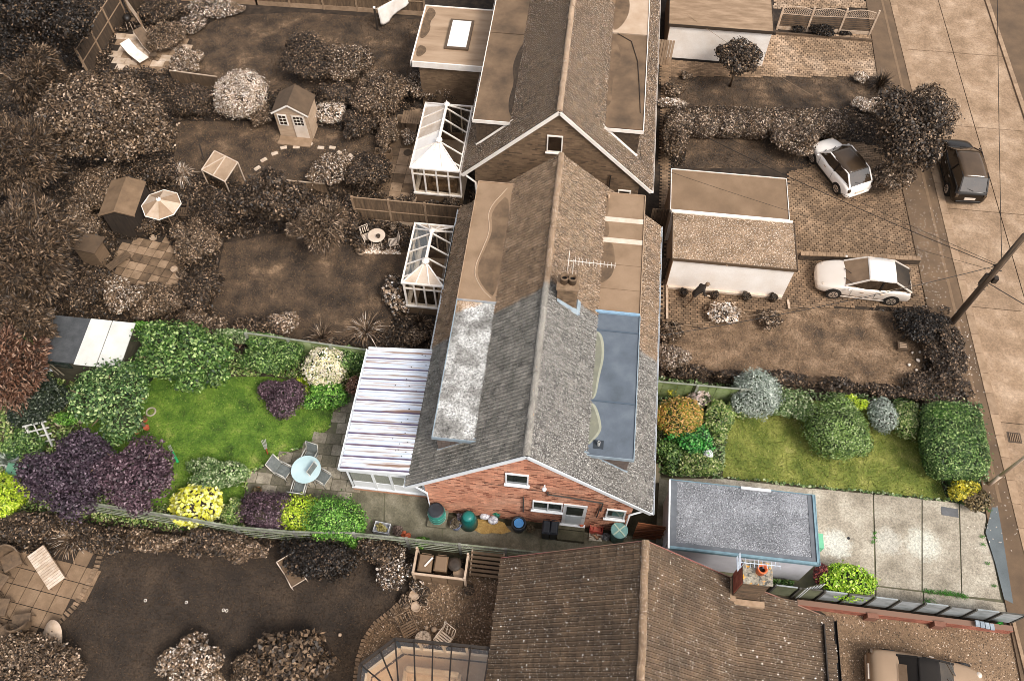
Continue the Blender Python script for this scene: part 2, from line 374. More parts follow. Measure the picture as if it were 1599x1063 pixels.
# ================================================================== GROUND
m_soil = mat('brown_soil', [S(.10), S(.17), S(.25)], .95, 2.2, 8, bump=.6, bscale=25, fine=.35)
m_soilc = mat('garden_soil', [C(38, 34, 22), C(64, 58, 40), C(84, 78, 58)], .95, 2.5, 8, bump=.6, bscale=25, fine=.35)
struct('ground', M().sheet([(-300, -300), (300, -300), (300, 300), (-300, 300)], 0), m_soil)
plot = [(-21.6, 17.3), (-8, 17.1), (4.1, 17.15), (7.5, 17.1), (17.6, 18.2), (17.5, 13.6), (17.7, 9.4), (8.0, 9.2), (-.4, 9.3), (-7, 9.2), (-24, 8.8), (-24, 13)]
struct('garden_ground', M().sheet(plot, .006), m_soilc)
# lawns
g1 = mat('brown_lawn', [S(.12), S(.2), S(.29), S(.46)], .9, .9, 8, fine=.75, fscale=16, bump=.5, bscale=30)
g1d = mat('dark_lawn', [S(.12), S(.17), S(.23)], .9, .9, 8, fine=.7, fscale=16, bump=.5, bscale=30)
g1l = mat('dry_lawn', [S(.22), S(.38), S(.54)], .9, 1.1, 8, fine=.7, fscale=16, bump=.5, bscale=30)
gg = mat('green_lawn', [C(48, 68, 18), C(76, 106, 28), C(104, 130, 42), C(142, 148, 76)], .9, 1.1, 8, fine=.5, fscale=17, bump=.5, bscale=30, lo=.32, hi=.72)
gg2 = mat('front_lawn', [C(78, 92, 30), C(104, 114, 44), C(136, 138, 66), C(174, 166, 104)], .9, 1.0, 8, fine=.5, fscale=17, bump=.5, bscale=30, lo=.32, hi=.74)
def blades(name, a, b): return leafmat(name, [(0, a), (.5, b), (1, tuple(x*1.5 for x in b))], .7, .25)
lawns = [
 ('lawn', [(262, 130), (285, 60), (350, 25), (470, 20), (660, 32), (640, 130), (560, 150), (330, 138)], g1, S(.22), S(.34), 'mown grass of the lawn below the long board fence'),
 ('lawn', [(270, 262), (278, 190), (425, 190), (600, 215), (590, 300), (380, 292)], g1, S(.24), S(.38), 'mown grass of the lawn with the stepping stones'),
 ('lawn', [(330, 470), (350, 380), (470, 360), (570, 392), (640, 395), (630, 470), (600, 520), (480, 540), (340, 500)], g1, S(.22), S(.36), 'mown grass of the lawn beside the patio with the bistro set'),
 ('lawn', [(120, 940), (150, 862), (420, 862), (640, 850), (640, 925), (570, 985), (560, 1085), (60, 1085)], g1d, S(.18), S(.27), 'dark grass of the large lawn beside the paved sitting area'),
 ('lawn', [(1035, 117), (1370, 121), (1395, 172), (1040, 168)], g1, S(.2), S(.34), 'grass of the small front lawn below the block parking space'),
 ('lawn', [(1075, 205), (1270, 205), (1262, 262), (1068, 264)], g1, S(.24), S(.38), 'grass of the front lawn between hedge and brown garage roof'),
 ('lawn', [(1048, 500), (1240, 478), (1420, 488), (1445, 545), (1430, 615), (1200, 600), (1040, 575)], g1l, S(.34), S(.55), 'dry grass of the front lawn above the coloured plot'),
]
EX = []
for i, (nm, pts, m, ca, cb, lab) in enumerate(lawns):
    poly = [(p[0], p[1]) for p in PL(pts)]; EX.append(poly)
    struct('lawn', M().sheet(poly, .014), m, label=None)
    grass('grass', poly, blades('blades_%d' % i, ca, cb), 260, seed=i+3, label=lab)
gl = [(p[0], p[1]) for p in PL([(128, 668), (140, 600), (230, 590), (420, 588), (540, 605), (522, 640), (515, 668), (486, 692), (430, 716), (380, 742), (385, 790), (200, 790), (150, 720)])]
struct('lawn', M().sheet(gl, .018), gg)
grass('grass', gl, leafmat('green_blades', [(0, C(48, 84, 14)), (.6, C(88, 124, 30)), (1, C(150, 160, 84))], .7, .25), 420, seed=20, label='green grass of the curved back lawn')
fl = [(p[0], p[1]) for p in PL([(1128, 745), (1138, 640), (1240, 622), (1440, 640), (1450, 700), (1478, 780), (1300, 762)])]
struct('lawn', M().sheet(fl, .018), gg2)
grass('grass', fl, leafmat('front_blades', [(0, C(74, 94, 26)), (.6, C(140, 144, 64)), (1, C(196, 186, 124))], .7, .25), 420, seed=21, label='yellowing green grass of the front lawn')
# road -------------------------------------------------------------
m_joint = mat('dark_joint', [S(.12), S(.2)], .95, 20)
m_conc = mat('road_concrete', [S(.42), S(.52), S(.63)], .9, .8, 9, fine=.3, fscale=11, bump=.3, bscale=60, island=.05)
m_asph = mat('brown_asphalt', [S(.29), S(.34), S(.39)], .92, .9, 8, fine=.12, fscale=40, bump=.3, bscale=90)
m_asphC = mat('grey_asphalt', [C(88, 94, 96), C(108, 114, 116)], .92, 1.2, 8, fine=.12, fscale=40)
m_kerb = mat('kerb_concrete', [S(.46), S(.58)], .9, 3, 6, fine=.15, island=.12)
def xr(x0, y): return x0+(45.67-y)*.0365        # the road runs a little off the house grid
def band(a, b, y0, y1): return [(xr(a, y0), y0), (xr(b, y0), y0), (xr(b, y1), y1), (xr(a, y1), y1)]
road = struct('road', M().sheet(band(17.74, 23.05, -40, 120), .02), m_joint)
ys = [-24+5.88*k for k in range(0, 22)]
off = 41.2-(-24+5.88*11)
for k in range(len(ys)-1):
    y0, y1 = ys[k]+off+.02, ys[k+1]+off-.02
    for a, b in ((17.75, 20.28), (20.32, 23.04)):
        M().prism(band(a, b, y0, y1), .0, .045+.004*(k % 2)).build('slab', m_conc, road)
pav = struct('pavement', M().prism([(16.0, 46), (15.95, 38.5), (16.35, 28.6), (16.5, 23.4), (17.6, 18.4), (17.45, 13.6), (17.55, 9.3), (17.7, 0), (17.7, -30)] + [(xr(17.38, -30), -30), (xr(17.38, 60), 60), (16.0, 60)], -.2, .10), m_asph)
for y in range(-20, 60): # kerb stones
    M().prism(band(17.38, 17.73, y+.01, y+.99), -.1, .125).build('kerb_stone', m_kerb, pav)
pav2 = struct('pavement', M().prism(band(23.3, 26, -30, 60), -.2, .10), m_asph)
for y in range(14, 50): M().prism(band(23.06, 23.29, y+.01, y+.99), -.1, .125).build('kerb_stone', m_kerb, pav2)
struct('crossover_strip', M().sheet(PL([(1547, 793), (1556, 793), (1563, 834), (1580, 943), (1566, 936), (1552, 880), (1537, 832)]), .106), m_asphC)
# worn strip along the pavement and drain
M().prism(band(16.85, 16.98, 14, 60), .09, .106).build('trench_patch', mat('paler_asphalt', [S(.38), S(.44)], .9, 3, fine=.1), pav)
dr = T('road_drain', 'iron drain grate set in the road beside the kerb', 'drain', P(1584, 683, .05))
dp = P(1584, 683, .05)
M().box(dp[0]-.28, dp[0]+.28, dp[1]-.24, dp[1]+.24, .03, .052).build('frame', mat('iron', [S(.2), S(.28)], .6, 9), dr)
for k in range(6): M().box(dp[0]-.2+k*.075, dp[0]-.165+k*.075, dp[1]-.18, dp[1]+.18, .05, .075).build('bar', mat('iron_bar', [S(.42), S(.5)], .5, 9), dr)
# litter of leaves on the pavement
g = random.Random(5); b = M()
for k in range(620):
    x, y = g.choice([(g.uniform(1425, 1470), g.uniform(330, 480)), (g.uniform(1500, 1590), g.uniform(530, 860)), (g.uniform(1405, 1480), g.uniform(270, 480)), (g.uniform(1490, 1530), g.uniform(480, 640))])
    p = P(x, y, .108)
    if not (16.45 < p[0] < xr(17.35, p[1])): continue
    s = g.uniform(.015, .038); a = g.uniform(0, 6)
    b.add([(p[0]+s*cos(a+q)*r, p[1]+s*sin(a+q)*r, .108+.012*(i % 2)) for i, (q, r) in enumerate(((0, 1), (1.4, .6), (3.1, 1), (4.6, .6)))], [(0, 1, 2, 3)])
lit = b.build('fallen_leaves', mat('pale_leaf', [S(.8), S(.95)], .7, 40)); tag(lit, 'pale fallen leaves scattered over the brown pavement', 'leaves'); lit['kind'] = 'stuff'
# ------------------------------------------------------------------ paving helpers
def paving(name, poly, mats, w_, h_, gap=.02, z=.045, joint=None, jit=0., rot=0., origin=(0, 0), label=None, brickbond=False, as_parts=True, piece='slab', base=None, lim=300, bev=0., lift=.0):
    """a surface of slabs: the joint sheet is a piece of the setting, each slab its own part"""
    xs = [p[0] for p in poly]; ys = [p[1] for p in poly]
    if base is None:
        base = struct(name, M().sheet(poly, z-.03), joint or m_joint)
    EX.append(poly); c, s = cos(rot), sin(rot); g = random.Random(len(poly)*7+int(xs[0]*10)); R = max(max(xs)-min(xs), max(ys)-min(ys))
    n = int(R*1.6/min(w_, h_))+2; ox, oy = (min(xs)+max(xs))/2+origin[0], (min(ys)+max(ys))/2+origin[1]
    share = {}; stuff = M(); cnt = 0; cells = []
    for j in range(-n, n):
        for i in range(-n, n):
            u = i*w_+(w_/2 if (brickbond and j % 2) else 0); v = j*h_
            x = ox+u*c-v*s; y = oy+u*s+v*c
            if min(xs) < x < max(xs) and min(ys) < y < max(ys): cells.append((x, y))
    if cells:
        A = np.array(cells); k = inpoly(A[:, 0], A[:, 1], poly); A = A[k]
        mats_ = mats if isinstance(mats, list) else [mats]
        for (x, y) in A:
            mm = g.choice(mats_); key = id(mm); dz = g.uniform(-.006, .006)+lift
            if as_parts and cnt < lim:
                if key not in share:
                    o = M().box(-w_/2+gap/2, w_/2-gap/2, -h_/2+gap/2, h_/2-gap/2, -.05, 0).build(piece, mm, None)
                    share[key] = o.data; o.parent = base
                else:
                    o = bpy.data.objects.new(piece, share[key]); COL.objects.link(o); o.parent = base
                bo = base.location
                o.location = (x-bo[0], y-bo[1], z+dz-bo[2]); o.rotation_euler = (g.uniform(-.006, .006), g.uniform(-.006, .006), rot+g.uniform(-jit, jit)); cnt += 1
            else:
                a, b_ = w_/2-gap/2, h_/2-gap/2
                vs = []
                for (du, dv) in ((-a, -b_), (a, -b_), (a, b_), (-a, b_)): vs.append((x+du*c-dv*s, y+du*s+dv*c))
                stuff.add([(q[0], q[1], z-.03) for q in vs]+[(q[0], q[1], z+dz) for q in vs], [(4, 5, 6, 7), (0, 1, 5, 4), (1, 2, 6, 5), (2, 3, 7, 6), (3, 0, 4, 7)])
    if stuff.f: stuff.build(piece, mats_[0], base, kind='stuff')
    return base
XY = lambda pts, z=0: [(p[0], p[1]) for p in PL(pts, z)]
m_blk = mat('block_paving', [S(.33), S(.42), S(.52)], .85, .5, 6, island=.32, fine=.12)
m_blk2 = mat('pale_block_paving', [S(.42), S(.52), S(.66)], .85, .4, 6, island=.34, fine=.12)
paving('block_driveway', XY([(1035, 440), (1040, 365), (1228, 350), (1230, 268), (1262, 262), (1290, 215), (1400, 235), (1424, 340), (1448, 480), (1330, 480), (1240, 482), (1160, 488), (1100, 515), (1030, 500)]), m_blk, .215, .125, .024, brickbond=True, as_parts=False, piece='block', z=.06)
paving('block_parking', XY([(1160, 121), (1195, 55), (1362, 56), (1374, 121), (1190, 121)]), m_blk2, .215, .16, .024, brickbond=True, as_parts=False, piece='block', z=.05)
paving('block_parking', XY([(1205, 14), (1222, -30), (1345, -30), (1354, 14)]), m_blk2, .215, .16, .024, brickbond=True, as_parts=False, piece='block', z=.05)
paving('block_path', XY([(1032, 121), (1035, 92), (1190, 96), (1190, 121)]), m_blk, .215, .108, .012, brickbond=True, as_parts=False, piece='block', z=.05)
paving('side_path', XY([(1030, 355), (1032, 100), (1046, 100), (1046, 355)]), m_blk, .215, .108, .012, brickbond=True, as_parts=False, piece='block', z=.045)
# slab patios of the neighbours
m_sl = mat('tan_slab', [S(.42), S(.50), S(.58)], .85, 2, 6, fine=.15, fscale=18, island=.10)
m_slp = mat('pale_slab', [S(.56), S(.68), S(.78)], .85, 2, 6, fine=.15, fscale=18, island=.12)
m_sld = mat('dim_slab', [S(.28), S(.36), S(.44)], .85, 2, 6, fine=.18, fscale=18, island=.14)
paving('slab_patio', XY([(172, 108), (185, 52), (228, 48), (300, 62), (296, 92), (265, 112)]), [m_sl, m_slp, m_slp], .75, .5, .025, brickbond=True, jit=.01)
paving('slab_patio', XY([(590, 310), (596, 240), (620, 178), (658, 172), (652, 312)]), [m_sl, m_sld], .6, .6, .02, jit=.01)
paving('slab_patio', XY([(178, 445), (190, 378), (262, 372), (278, 405), (292, 448)]), [m_sl, m_sld], .46, .46, .03, rot=-.15)
m_cir = mat('lower_slab', [S(.36), S(.43), S(.50)], .85, 1.4, 6, fine=.12, fscale=18, island=.07)
circ = [(-10, 985), (-10, 868), (60, 866), (156, 866), (150, 885), (128, 930), (100, 965), (62, 993), (40, 1010), (-10, 1010)]
cp = paving('slab_patio', XY(circ), m_cir, .62, .62, .03, rot=-.12)
e = XY([(158, 864), (152, 884), (142, 906), (130, 928), (116, 948), (100, 964), (82, 980), (62, 996)])
pts = []
for a, b in zip(e, e[1:]):
    n = max(1, int(hypot(b[0]-a[0], b[1]-a[1])/.13))
    for k in range(n): pts.append(((a[0]+(b[0]-a[0])*k/n, a[1]+(b[1]-a[1])*k/n), atan2(b[1]-a[1], b[0]-a[0])))
def edging(base, pts, m, L=.21, W=.1, z0=0., z1=.075, name='edging_brick', across=True):
    g = random.Random(3); me = M().box(-W/2, W/2, -L/2, L/2, z0, z1).build(name, m, None); first = me
    for i, ((x, y), a) in enumerate(pts):
        o = first if i == 0 else bpy.data.objects.new(name, first.data)
        if i: COL.objects.link(o)
        o.parent = base; o.location = (x, y, g.uniform(-.008, .008)); o.rotation_euler[2] = a+g.uniform(-.05, .05)
m_edge = mat('edging_brick', [S(.33), S(.5)], .85, 6, 4, island=.3, fine=.15)
edging(cp, pts, m_edge)
# gravel yard by the lower house
m_grav = mat('brown_gravel', [S(.24), S(.33), S(.42)], .95, .8, 6, fine=.6, fscale=12, bump=1., bscale=22)
gy = [(770, 1085), (782, 905), (735, 893), (650, 893), (635, 930), (610, 955), (585, 975), (566, 1005), (556, 1040), (550, 1085)]
gys = struct('gravel_yard', M().sheet(XY(gy), .03), m_grav)
def pebbles(name, poly, n, m, z, label, seed=1, r=(.015, .035)):
    g = np.random.default_rng(seed); xs = [p[0] for p in poly]; ys = [p[1] for p in poly]
    X = g.uniform(min(xs), max(xs), n); Y = g.uniform(min(ys), max(ys), n); k = inpoly(X, Y, poly); X, Y = X[k], Y[k]; n = len(X)
    R_ = g.uniform(r[0], r[1], n); a = g.uniform(0, 6.28, n)
    oc = np.array([(1, 0, 0), (0, 1, 0), (-1, 0, 0), (0, -1, 0)]); V = []
    tops = np.stack([X, Y, z+R_*.8], 1)
    base = [np.stack([X+R_*np.cos(a+q), Y+R_*np.sin(a+q), np.full(n, z)], 1) for q in (0, 1.57, 3.14, 4.71)]
    F = np.empty((n, 4, 3, 3))
    for i in range(4): F[:, i, 0] = base[i]; F[:, i, 1] = base[(i+1) % 4]; F[:, i, 2] = tops
    # welded per pebble so that each keeps one tone
    V = np.empty((n, 5, 3)); 
    for i in range(4): V[:, i] = base[i]
    V[:, 4] = tops
    me = bpy.data.meshes.new(name); f = []
    idx = np.arange(n)[:, None, None]*5+np.array([(0, 1, 4), (1, 2, 4), (2, 3, 4), (3, 0, 4)])[None]
    me.vertices.add(n*5); me.vertices.foreach_set('co', V.astype(np.float32).ravel())
    me.loops.add(n*12); me.loops.foreach_set('vertex_index', idx.astype(np.int32).ravel())
    me.polygons.add(n*4); me.polygons.foreach_set('loop_start', (np.arange(n*4)*3).astype(np.int32)); me.materials.append(m)
    me.update(calc_edges=True); o = bpy.data.objects.new(name, me); COL.objects.link(o); tag(o, label, 'gravel'); o['kind'] = 'stuff'; return o
m_peb = leafmat('brown_pebble', [(0, S(.18)), (.5, S(.36)), (.9, S(.5)), (1, S(.8))], .8)
pebbles('gravel', XY(gy), 16000, m_peb, .03, 'loose brown gravel of the yard beside the lower house', 2)
pts = []
e = XY([(638, 927), (612, 953), (586, 973), (568, 1000), (559, 1030), (553, 1075)])
for a, b in zip(e, e[1:]):
    n = max(1, int(hypot(b[0]-a[0], b[1]-a[1])/.13))
    for k in range(n): pts.append(((a[0]+(b[0]-a[0])*k/n, a[1]+(b[1]-a[1])*k/n), atan2(b[1]-a[1], b[0]-a[0])))
edging(gys, pts, m_edge, L=.16)
# gravel drive of the lower house
gd = [(1295, 1090), (1290, 960), (1250, 935), (1578, 985), (1600, 1090), (1640, 1200), (1290, 1200)]
struct('gravel_drive', M().sheet(XY(gd), .03), mat('tan_gravel', [S(.32), S(.42), S(.5)], .95, .5, 6, fine=.35, fscale=20, bump=1., bscale=26))
pebbles('gravel', XY(gd), 15000, leafmat('tan_pebble', [(0, S(.24)), (.5, S(.44)), (.92, S(.56)), (1, S(.8))], .8), .03, 'fine tan gravel of the drive where the soft top car stands', 4)
# kerb of that drive
e = P(1580, 972); ds = struct('drive_edge', M().bar((e[0], e[1], .05), (e[0]+.35, e[1]-6, .05), .12, .2), m_kerb)
# our concrete drive
w1, w2, w3 = P(1305, 850), P(1440, 850), P(1412, 860)
m_drv = mat('old_concrete', [C(132, 122, 106), C(164, 153, 136), C(188, 179, 162)], .9, .9, 9, fine=.42, fscale=14, bump=.5, bscale=50, island=.04,
            spots=[(w1[0], w1[1], .75, C(205, 203, 192), .85), (w2[0], w2[1], .85, C(206, 204, 190), .75), (w3[0]-.6, w3[1]+.3, .7, C(196, 192, 180), .6)])
m_jc = mat('mossy_joint', [C(92, 86, 72), C(104, 102, 76)], .95, 5)
dpoly = XY([(1240, 905), (1268, 762), (1135, 746), (1540, 803), (1547, 835), (1582, 975), (1200, 915)])
dv = struct('concrete_drive', M().sheet(XY([(1030, 745), (1135, 748), (1300, 766), (1478, 783), (1542, 804), (1556, 870), (1582, 950), (1578, 972), (1250, 925), (1030, 880)]), .022), m_jc)
for q in ([(1048, 748), (1130, 748), (1268, 764), (1268, 800), (1048, 780)], [(1268, 763), (1362, 772), (1365, 908), (1366, 944), (1275, 930)],
          [(1364, 772), (1438, 779), (1438, 922), (1368, 914)], [(1440, 780), (1496, 786), (1500, 930), (1440, 923)], [(1498, 786), (1540, 804), (1535, 832), (1550, 872), (1562, 936), (1502, 930)],
          [(1368, 916), (1440, 925), (1440, 955), (1368, 945)], [(1442, 925), (1578, 943), (1580, 972), (1442, 955)]):
    M().prism(XY(q), .0, .05).build('slab', m_drv, dv)
mh = M().box(-.33, .33, -.18, .18, 0, .012).build('drain_cover', mat('slate_cover', [C(88, 88, 90), C(104, 104, 106)], .7, 5), None); mh.location = P(1483, 799, .05); mh.rotation_euler[2] = -.06
tag(mh, 'dark rectangular drain cover at the lawn edge of the concrete drive', 'drain cover')
cc_ = M().lathe([(0, 0), (.055, 0), (.055, .02), (0, .02)], 12).build('stop_cock', mat('black_iron', [C(30, 30, 32)], .6), None); cc_.location = P(1325, 840, .05); tag(cc_, 'small round black cap set in the concrete drive', 'drain cover')
# weeds in the joints
m_weed = leafmat('weed', [(0, C(28, 78, 14)), (1, C(84, 150, 40))])
def weeds(pts, lab, n=60, r=.07):
    g = random.Random(int(pts[0][0])); V = []
    for x, y in pts:
        c = P(x, y, .05)
        for k in range(n):
            p = c+Vector((g.gauss(0, r), g.gauss(0, r*.7), g.uniform(0, .06))); a = g.uniform(0, 6.3); s = g.uniform(.02, .045)
            V += [p, p+Vector((cos(a)*s+.01, sin(a)*s, .01)), p+Vector((cos(a)*s*2, sin(a)*s*2, .02)), p+Vector((cos(a)*s, sin(a)*s+.02, .01))]
    o = bpy.data.objects.new('weeds', rawmesh('weeds', np.array([tuple(v) for v in V]), 4, [m_weed])); COL.objects.link(o); tag(o, lab, 'weeds'); o['kind'] = 'stuff'
weeds([(1446+6*k, 923+k*.9) for k in range(3)]+[(1466+5*k, 925+k*.7) for k in range(9)], 'green weeds in the long joint of the concrete drive')
weeds([(1365, 832), (1365, 840), (1363, 846)], 'tuft of weeds in the upright joint of the drive', 30, .04)
weeds([(1533, 838), (1535, 850), (1541, 880), (1552, 915), (1546, 798)], 'weeds along the grey strip at the drive mouth', 40, .05)
weeds([(1446, 943), (1452, 940)], 'leafy weed by the grey boards at the foot of the drive', 90, .12)
# our patio, paths
m_pat = mat('weathered_slab', [C(112, 103, 88), C(142, 132, 115), C(168, 158, 140)], .9, 2.2, 9, fine=.3, fscale=14, bump=.5, bscale=40, island=.13)
m_pat2 = mat('dark_weathered_slab', [C(96, 90, 74), C(124, 116, 98)], .9, 2.2, 9, fine=.3, fscale=14, bump=.5, bscale=40, island=.13)
pp = [(388, 745), (430, 718), (486, 694), (516, 668), (524, 640), (548, 610), (585, 560), (556, 760), (560, 830), (540, 838), (400, 795), (388, 770)]
paving('slab_patio', XY(pp), [m_pat, m_pat, m_pat2], .62, .5, .03, brickbond=True, jit=.02, rot=.02, joint=m_jc, z=.05)
m_sideC = mat('side_concrete', [C(80, 76, 60), C(110, 104, 86), C(138, 131, 113)], .92, 1.1, 9, fine=.3, fscale=14, bump=.5, bscale=40)
sp = struct('side_yard', M().sheet(XY([(556, 762), (662, 770), (672, 798), (1000, 860), (1040, 860), (1040, 905), (830, 868), (560, 838)]), .024), m_jc)
for q in ([(558, 764), (600, 767), (598, 842), (561, 836)], [(602, 768), (664, 775), (676, 803), (690, 812), (690, 852), (600, 842)], [(692, 812), (846, 826), (842, 862), (838, 868), (692, 853)],
          [(848, 826), (1040, 842), (1040, 902), (846, 870)], [(1032, 748), (1046, 750), (1044, 845), (1024, 845), (1026, 800), (1030, 740)]):
    M().prism(XY(q), 0, .048).build('slab', m_sideC, sp)
m_con2 = mat('tan_path', [C(120, 108, 84), C(150, 138, 112)], .9, 2, 6, fine=.2)
M().prism(XY([(1018, 725), (1031, 727), (1028, 755), (1017, 755)]), 0, .16).build('step', m_con2, sp)
# sand spill, stepping stones
b = M(); c = P(765, 822, .05); g = random.Random(2)
ring = [(c[0]+(.95 if k % 2 else .7)*g.uniform(.7, 1.1)*cos(k*pi/9), c[1]+.35*g.uniform(.7, 1.1)*sin(k*pi/9), .054) for k in range(18)]
b.add([(c[0], c[1], .085)]+ring, [(0, 1+k, 1+(k+1) % 18) for k in range(18)])
o = b.build('spilt_sand', mat('sand', [C(150, 118, 62), C(182, 150, 92)], .95, 5, 8, fine=.3, fscale=20)); tag(o, 'yellow sand spilt on the side yard in front of the brick wall', 'sand')
stones = [(402, 263), (412, 250), (429, 240), (443, 231), (463, 230), (483, 225), (501, 231), (519, 231), (531, 239), (548, 244)]
ml = mat('stepping_stone', [S(.68), S(.78)], .85, 4, 5, fine=.15)
names = ['nearest the greenhouse box', 'second from the greenhouse box', 'third from the greenhouse box', 'fourth, left of the summerhouse deck', 'fifth, below the summerhouse deck', 'sixth and highest of the arc', 'seventh, right of the summerhouse', 'eighth, over the pale shrub', 'ninth, near the patio shrubs', 'last at the right end']
for k, (x, y) in enumerate(stones):
    o = M().box(-.17, .17, -.1, .1, -.03, .04).build('stepping_stone', ml, bevel=.015); o.location = P(x, y, .02); o.rotation_euler[2] = [.9, .8, .6, .4, .1, .0, 0, -.1, -.5, -.8][k]
    tag(o, 'pale stepping stone in the lawn arc, '+names[k], 'stone', 'stepping stones in the lawn')
# ================================================================== HOUSES
m_tile1 = mat('weathered_tile', [C(72, 68, 64), C(96, 91, 86), C(120, 114, 107)], .9, 3.5, 8, island=.22, fine=.35, fscale=26,
              lichen=[(C(174, 170, 162), 18, .555), (C(40, 38, 36), 15, .585), (C(220, 216, 210), 24, .605)],
              second=((.04, .12, .25, .42, .6, .8, .97), .16, 1., 18.05, 0.))
m_tile1b = mat('weathered_tile_west', [C(92, 87, 79), C(120, 114, 105), C(146, 139, 129)], .9, 3.5, 8, island=.3, fine=.35, fscale=26,  # west slope colour lightened to offset its weaker sun
              lichen=[(C(140, 136, 128), 20, .57), (C(34, 32, 30), 14, .585), (C(196, 192, 184), 26, .615)],
              second=((.04, .12, .25, .42, .6, .8, .97), -.16, 1., 17.95, 0.))
m_tile2 = mat('brown_tile', [S(.2), S(.28), S(.37)], .9, 3.5, 8, island=.22, fine=.35, fscale=26, lichen=[(S(.6), 18, .57), (S(.12), 15, .58), (S(.86), 26, .61)])
m_tile3 = mat('spotted_tile', [S(.24), S(.29), S(.35)], .9, 1.2, 8, island=.16, fine=.2, fscale=26, lichen=[(S(.14), 15, .63)], dots=[(S(.97), 7, .17, .26), (S(.8), 14, .2, .2), (S(.92), 26, .26, .12)])
m_ridge1 = mat('ridge_tile', [C(112, 106, 98), C(142, 136, 126)], .9, 6, 8, island=.15, fine=.35, fscale=24, lichen=[(C(214, 208, 198), 26, .58), (C(208, 150, 60), 9, .70)], second=((.04, .12, .25, .42, .6, .8, .97), 0, 1., 18.0, 0.))
m_ridge2 = mat('pale_ridge_tile', [S(.46), S(.62)], .9, 6, 8, island=.15, fine=.3, lichen=(S(.85), 26, .6))
m_brickC = mat('orange_brick', [C(180, 118, 92), C(200, 142, 114), C(212, 162, 136)], .85, .8, 6, island=.24, fine=.12)
m_brickS = mat('brown_brick', [S(.33), S(.38), S(.44)], .85, .8, 6, island=.22, fine=.12)
m_bdark = mat('burnt_brick', [C(112, 66, 50), C(150, 92, 70)], .85, 3, island=.25); m_bdarkS = mat('dark_burnt_brick', [S(.27), S(.34)], .85, 3, island=.2)
m_mortC = mat('mortar', [C(150, 118, 96), C(166, 134, 110)], .95, 10)
m_mortS = mat('brown_mortar', [S(.34), S(.42)], .95, 10)
m_white = mat('white_paint', [C(226, 228, 230), C(238, 240, 242)], .45, 2, 3)
m_cream = mat('cream_paint', [S(.88), S(.96)], .5, 2, 3)
m_lead = mat('lead_flashing', [C(120, 134, 144), C(156, 168, 176)], .6, 4, 6, fine=.15, second=((.04, .12, .25, .42, .6, .8, .97), 0, 1., 18.05, 0.))
m_leadS = mat('brown_flashing', [S(.5), S(.62)], .6, 4, 6, fine=.15)
m_dglassC = mat('dark_window_glass', [C(26, 34, 34), C(60, 68, 64)], .06, 3, 2, spec=1.)
m_dglassS = mat('brown_window_glass', [S(.10), S(.2)], .06, 3, 2, spec=1.)
def tile_base(w_, l):
    us = [-w_/2, -w_*.40, -w_*.30, -w_*.20, -w_*.10, w_*.10, w_*.2, w_*.30, w_*.40, w_/2]
    hs = [0, .0, .026, .026, 0, 0, .026, .026, 0, 0]
    us = [-w_/2, -w_*.36, -w_*.25, -w_*.14, w_*.14, w_*.25, w_*.36, w_/2]; hs = [0, 0, .03, 0, 0, .03, 0, 0]
    vs = []; n = len(us)
    for v, dz in ((0, .035), (l, .005)):
        for u, h in zip(us, hs): vs.append((u, v, h+dz))
    for u, h in zip(us, hs): vs.append((u, 0, h*.4))
    fs = [(i, i+1, n+i+1, n+i) for i in range(n-1)]+[(2*n+i, 2*n+i+1, i+1, i) for i in range(n-1)]
    return np.array(vs), fs
TW, TG = .30, .30
def roof_slope(thing, y0, y1, e, r, m, skip=lambda x, y: False, nparts=300, southdir=1, edge=None, tw=TW, tg=TG):
    """tiles on the slope from eave point e=(x,z) to ridge point r=(x,z), y0 (south/near end) .. y1"""
    ex, ez = e; rx_, rz_ = r; L = hypot(rx_-ex, rz_-ez); d = Vector(((rx_-ex)/L, 0, (rz_-ez)/L)); U = Vector((0, 1 if ex > rx_ else -1, 0)); N = U.cross(d)
    if N.z < 0: U = -U; N = U.cross(d)
    nc = int(L/tg); tg2 = L/nc; nr = int((y1-y0)/tw); tw2 = (y1-y0)/nr
    tv, tf = tile_base(tw2*.985, tg2+.06)
    g = random.Random(int(abs(ex)*100)); cells = []
    for j in range(nc):
        for i in range(nr):
            c = Vector((ex, 0, ez))+d*(j*tg2); y = y0+(i+.5)*tw2; c.y = y
            mid = c+d*tg2*.5
            if skip(mid.x, y): continue
            if edge and y > edge(mid.x): continue
            cells.append(((mid-Vector((0, 0, HC))).length, c))
    cells.sort(key=lambda t: t[0]); st = M(); me = None; off = thing.location
    for k, (dd, c) in enumerate(cells):
        tilt = g.uniform(-.03, .03); c = c+N*g.uniform(0, .014)-d*(g.uniform(0, .03) if g.random() < .9 else .07)
        if k < nparts:
            if me is None:
                me = bpy.data.meshes.new('roof_tile'); me.from_pydata([tuple(v) for v in tv], [], tf); me.materials.append(m)
            o = bpy.data.objects.new('roof_tile', me); COL.objects.link(o); o.parent = thing
            Rm = Matrix((U, d, N)).transposed().to_4x4() @ Matrix.Rotation(tilt, 4, 'X')
            o.matrix_local = Matrix.Translation(c-off) @ Rm
        else:
            B = np.array([list(U), list(d), list(N)]); vs = tv@B+np.array(list(c)); st.add(vs.tolist(), tf)
    if st.f: st.build('roof_tile', m, thing, kind='stuff')
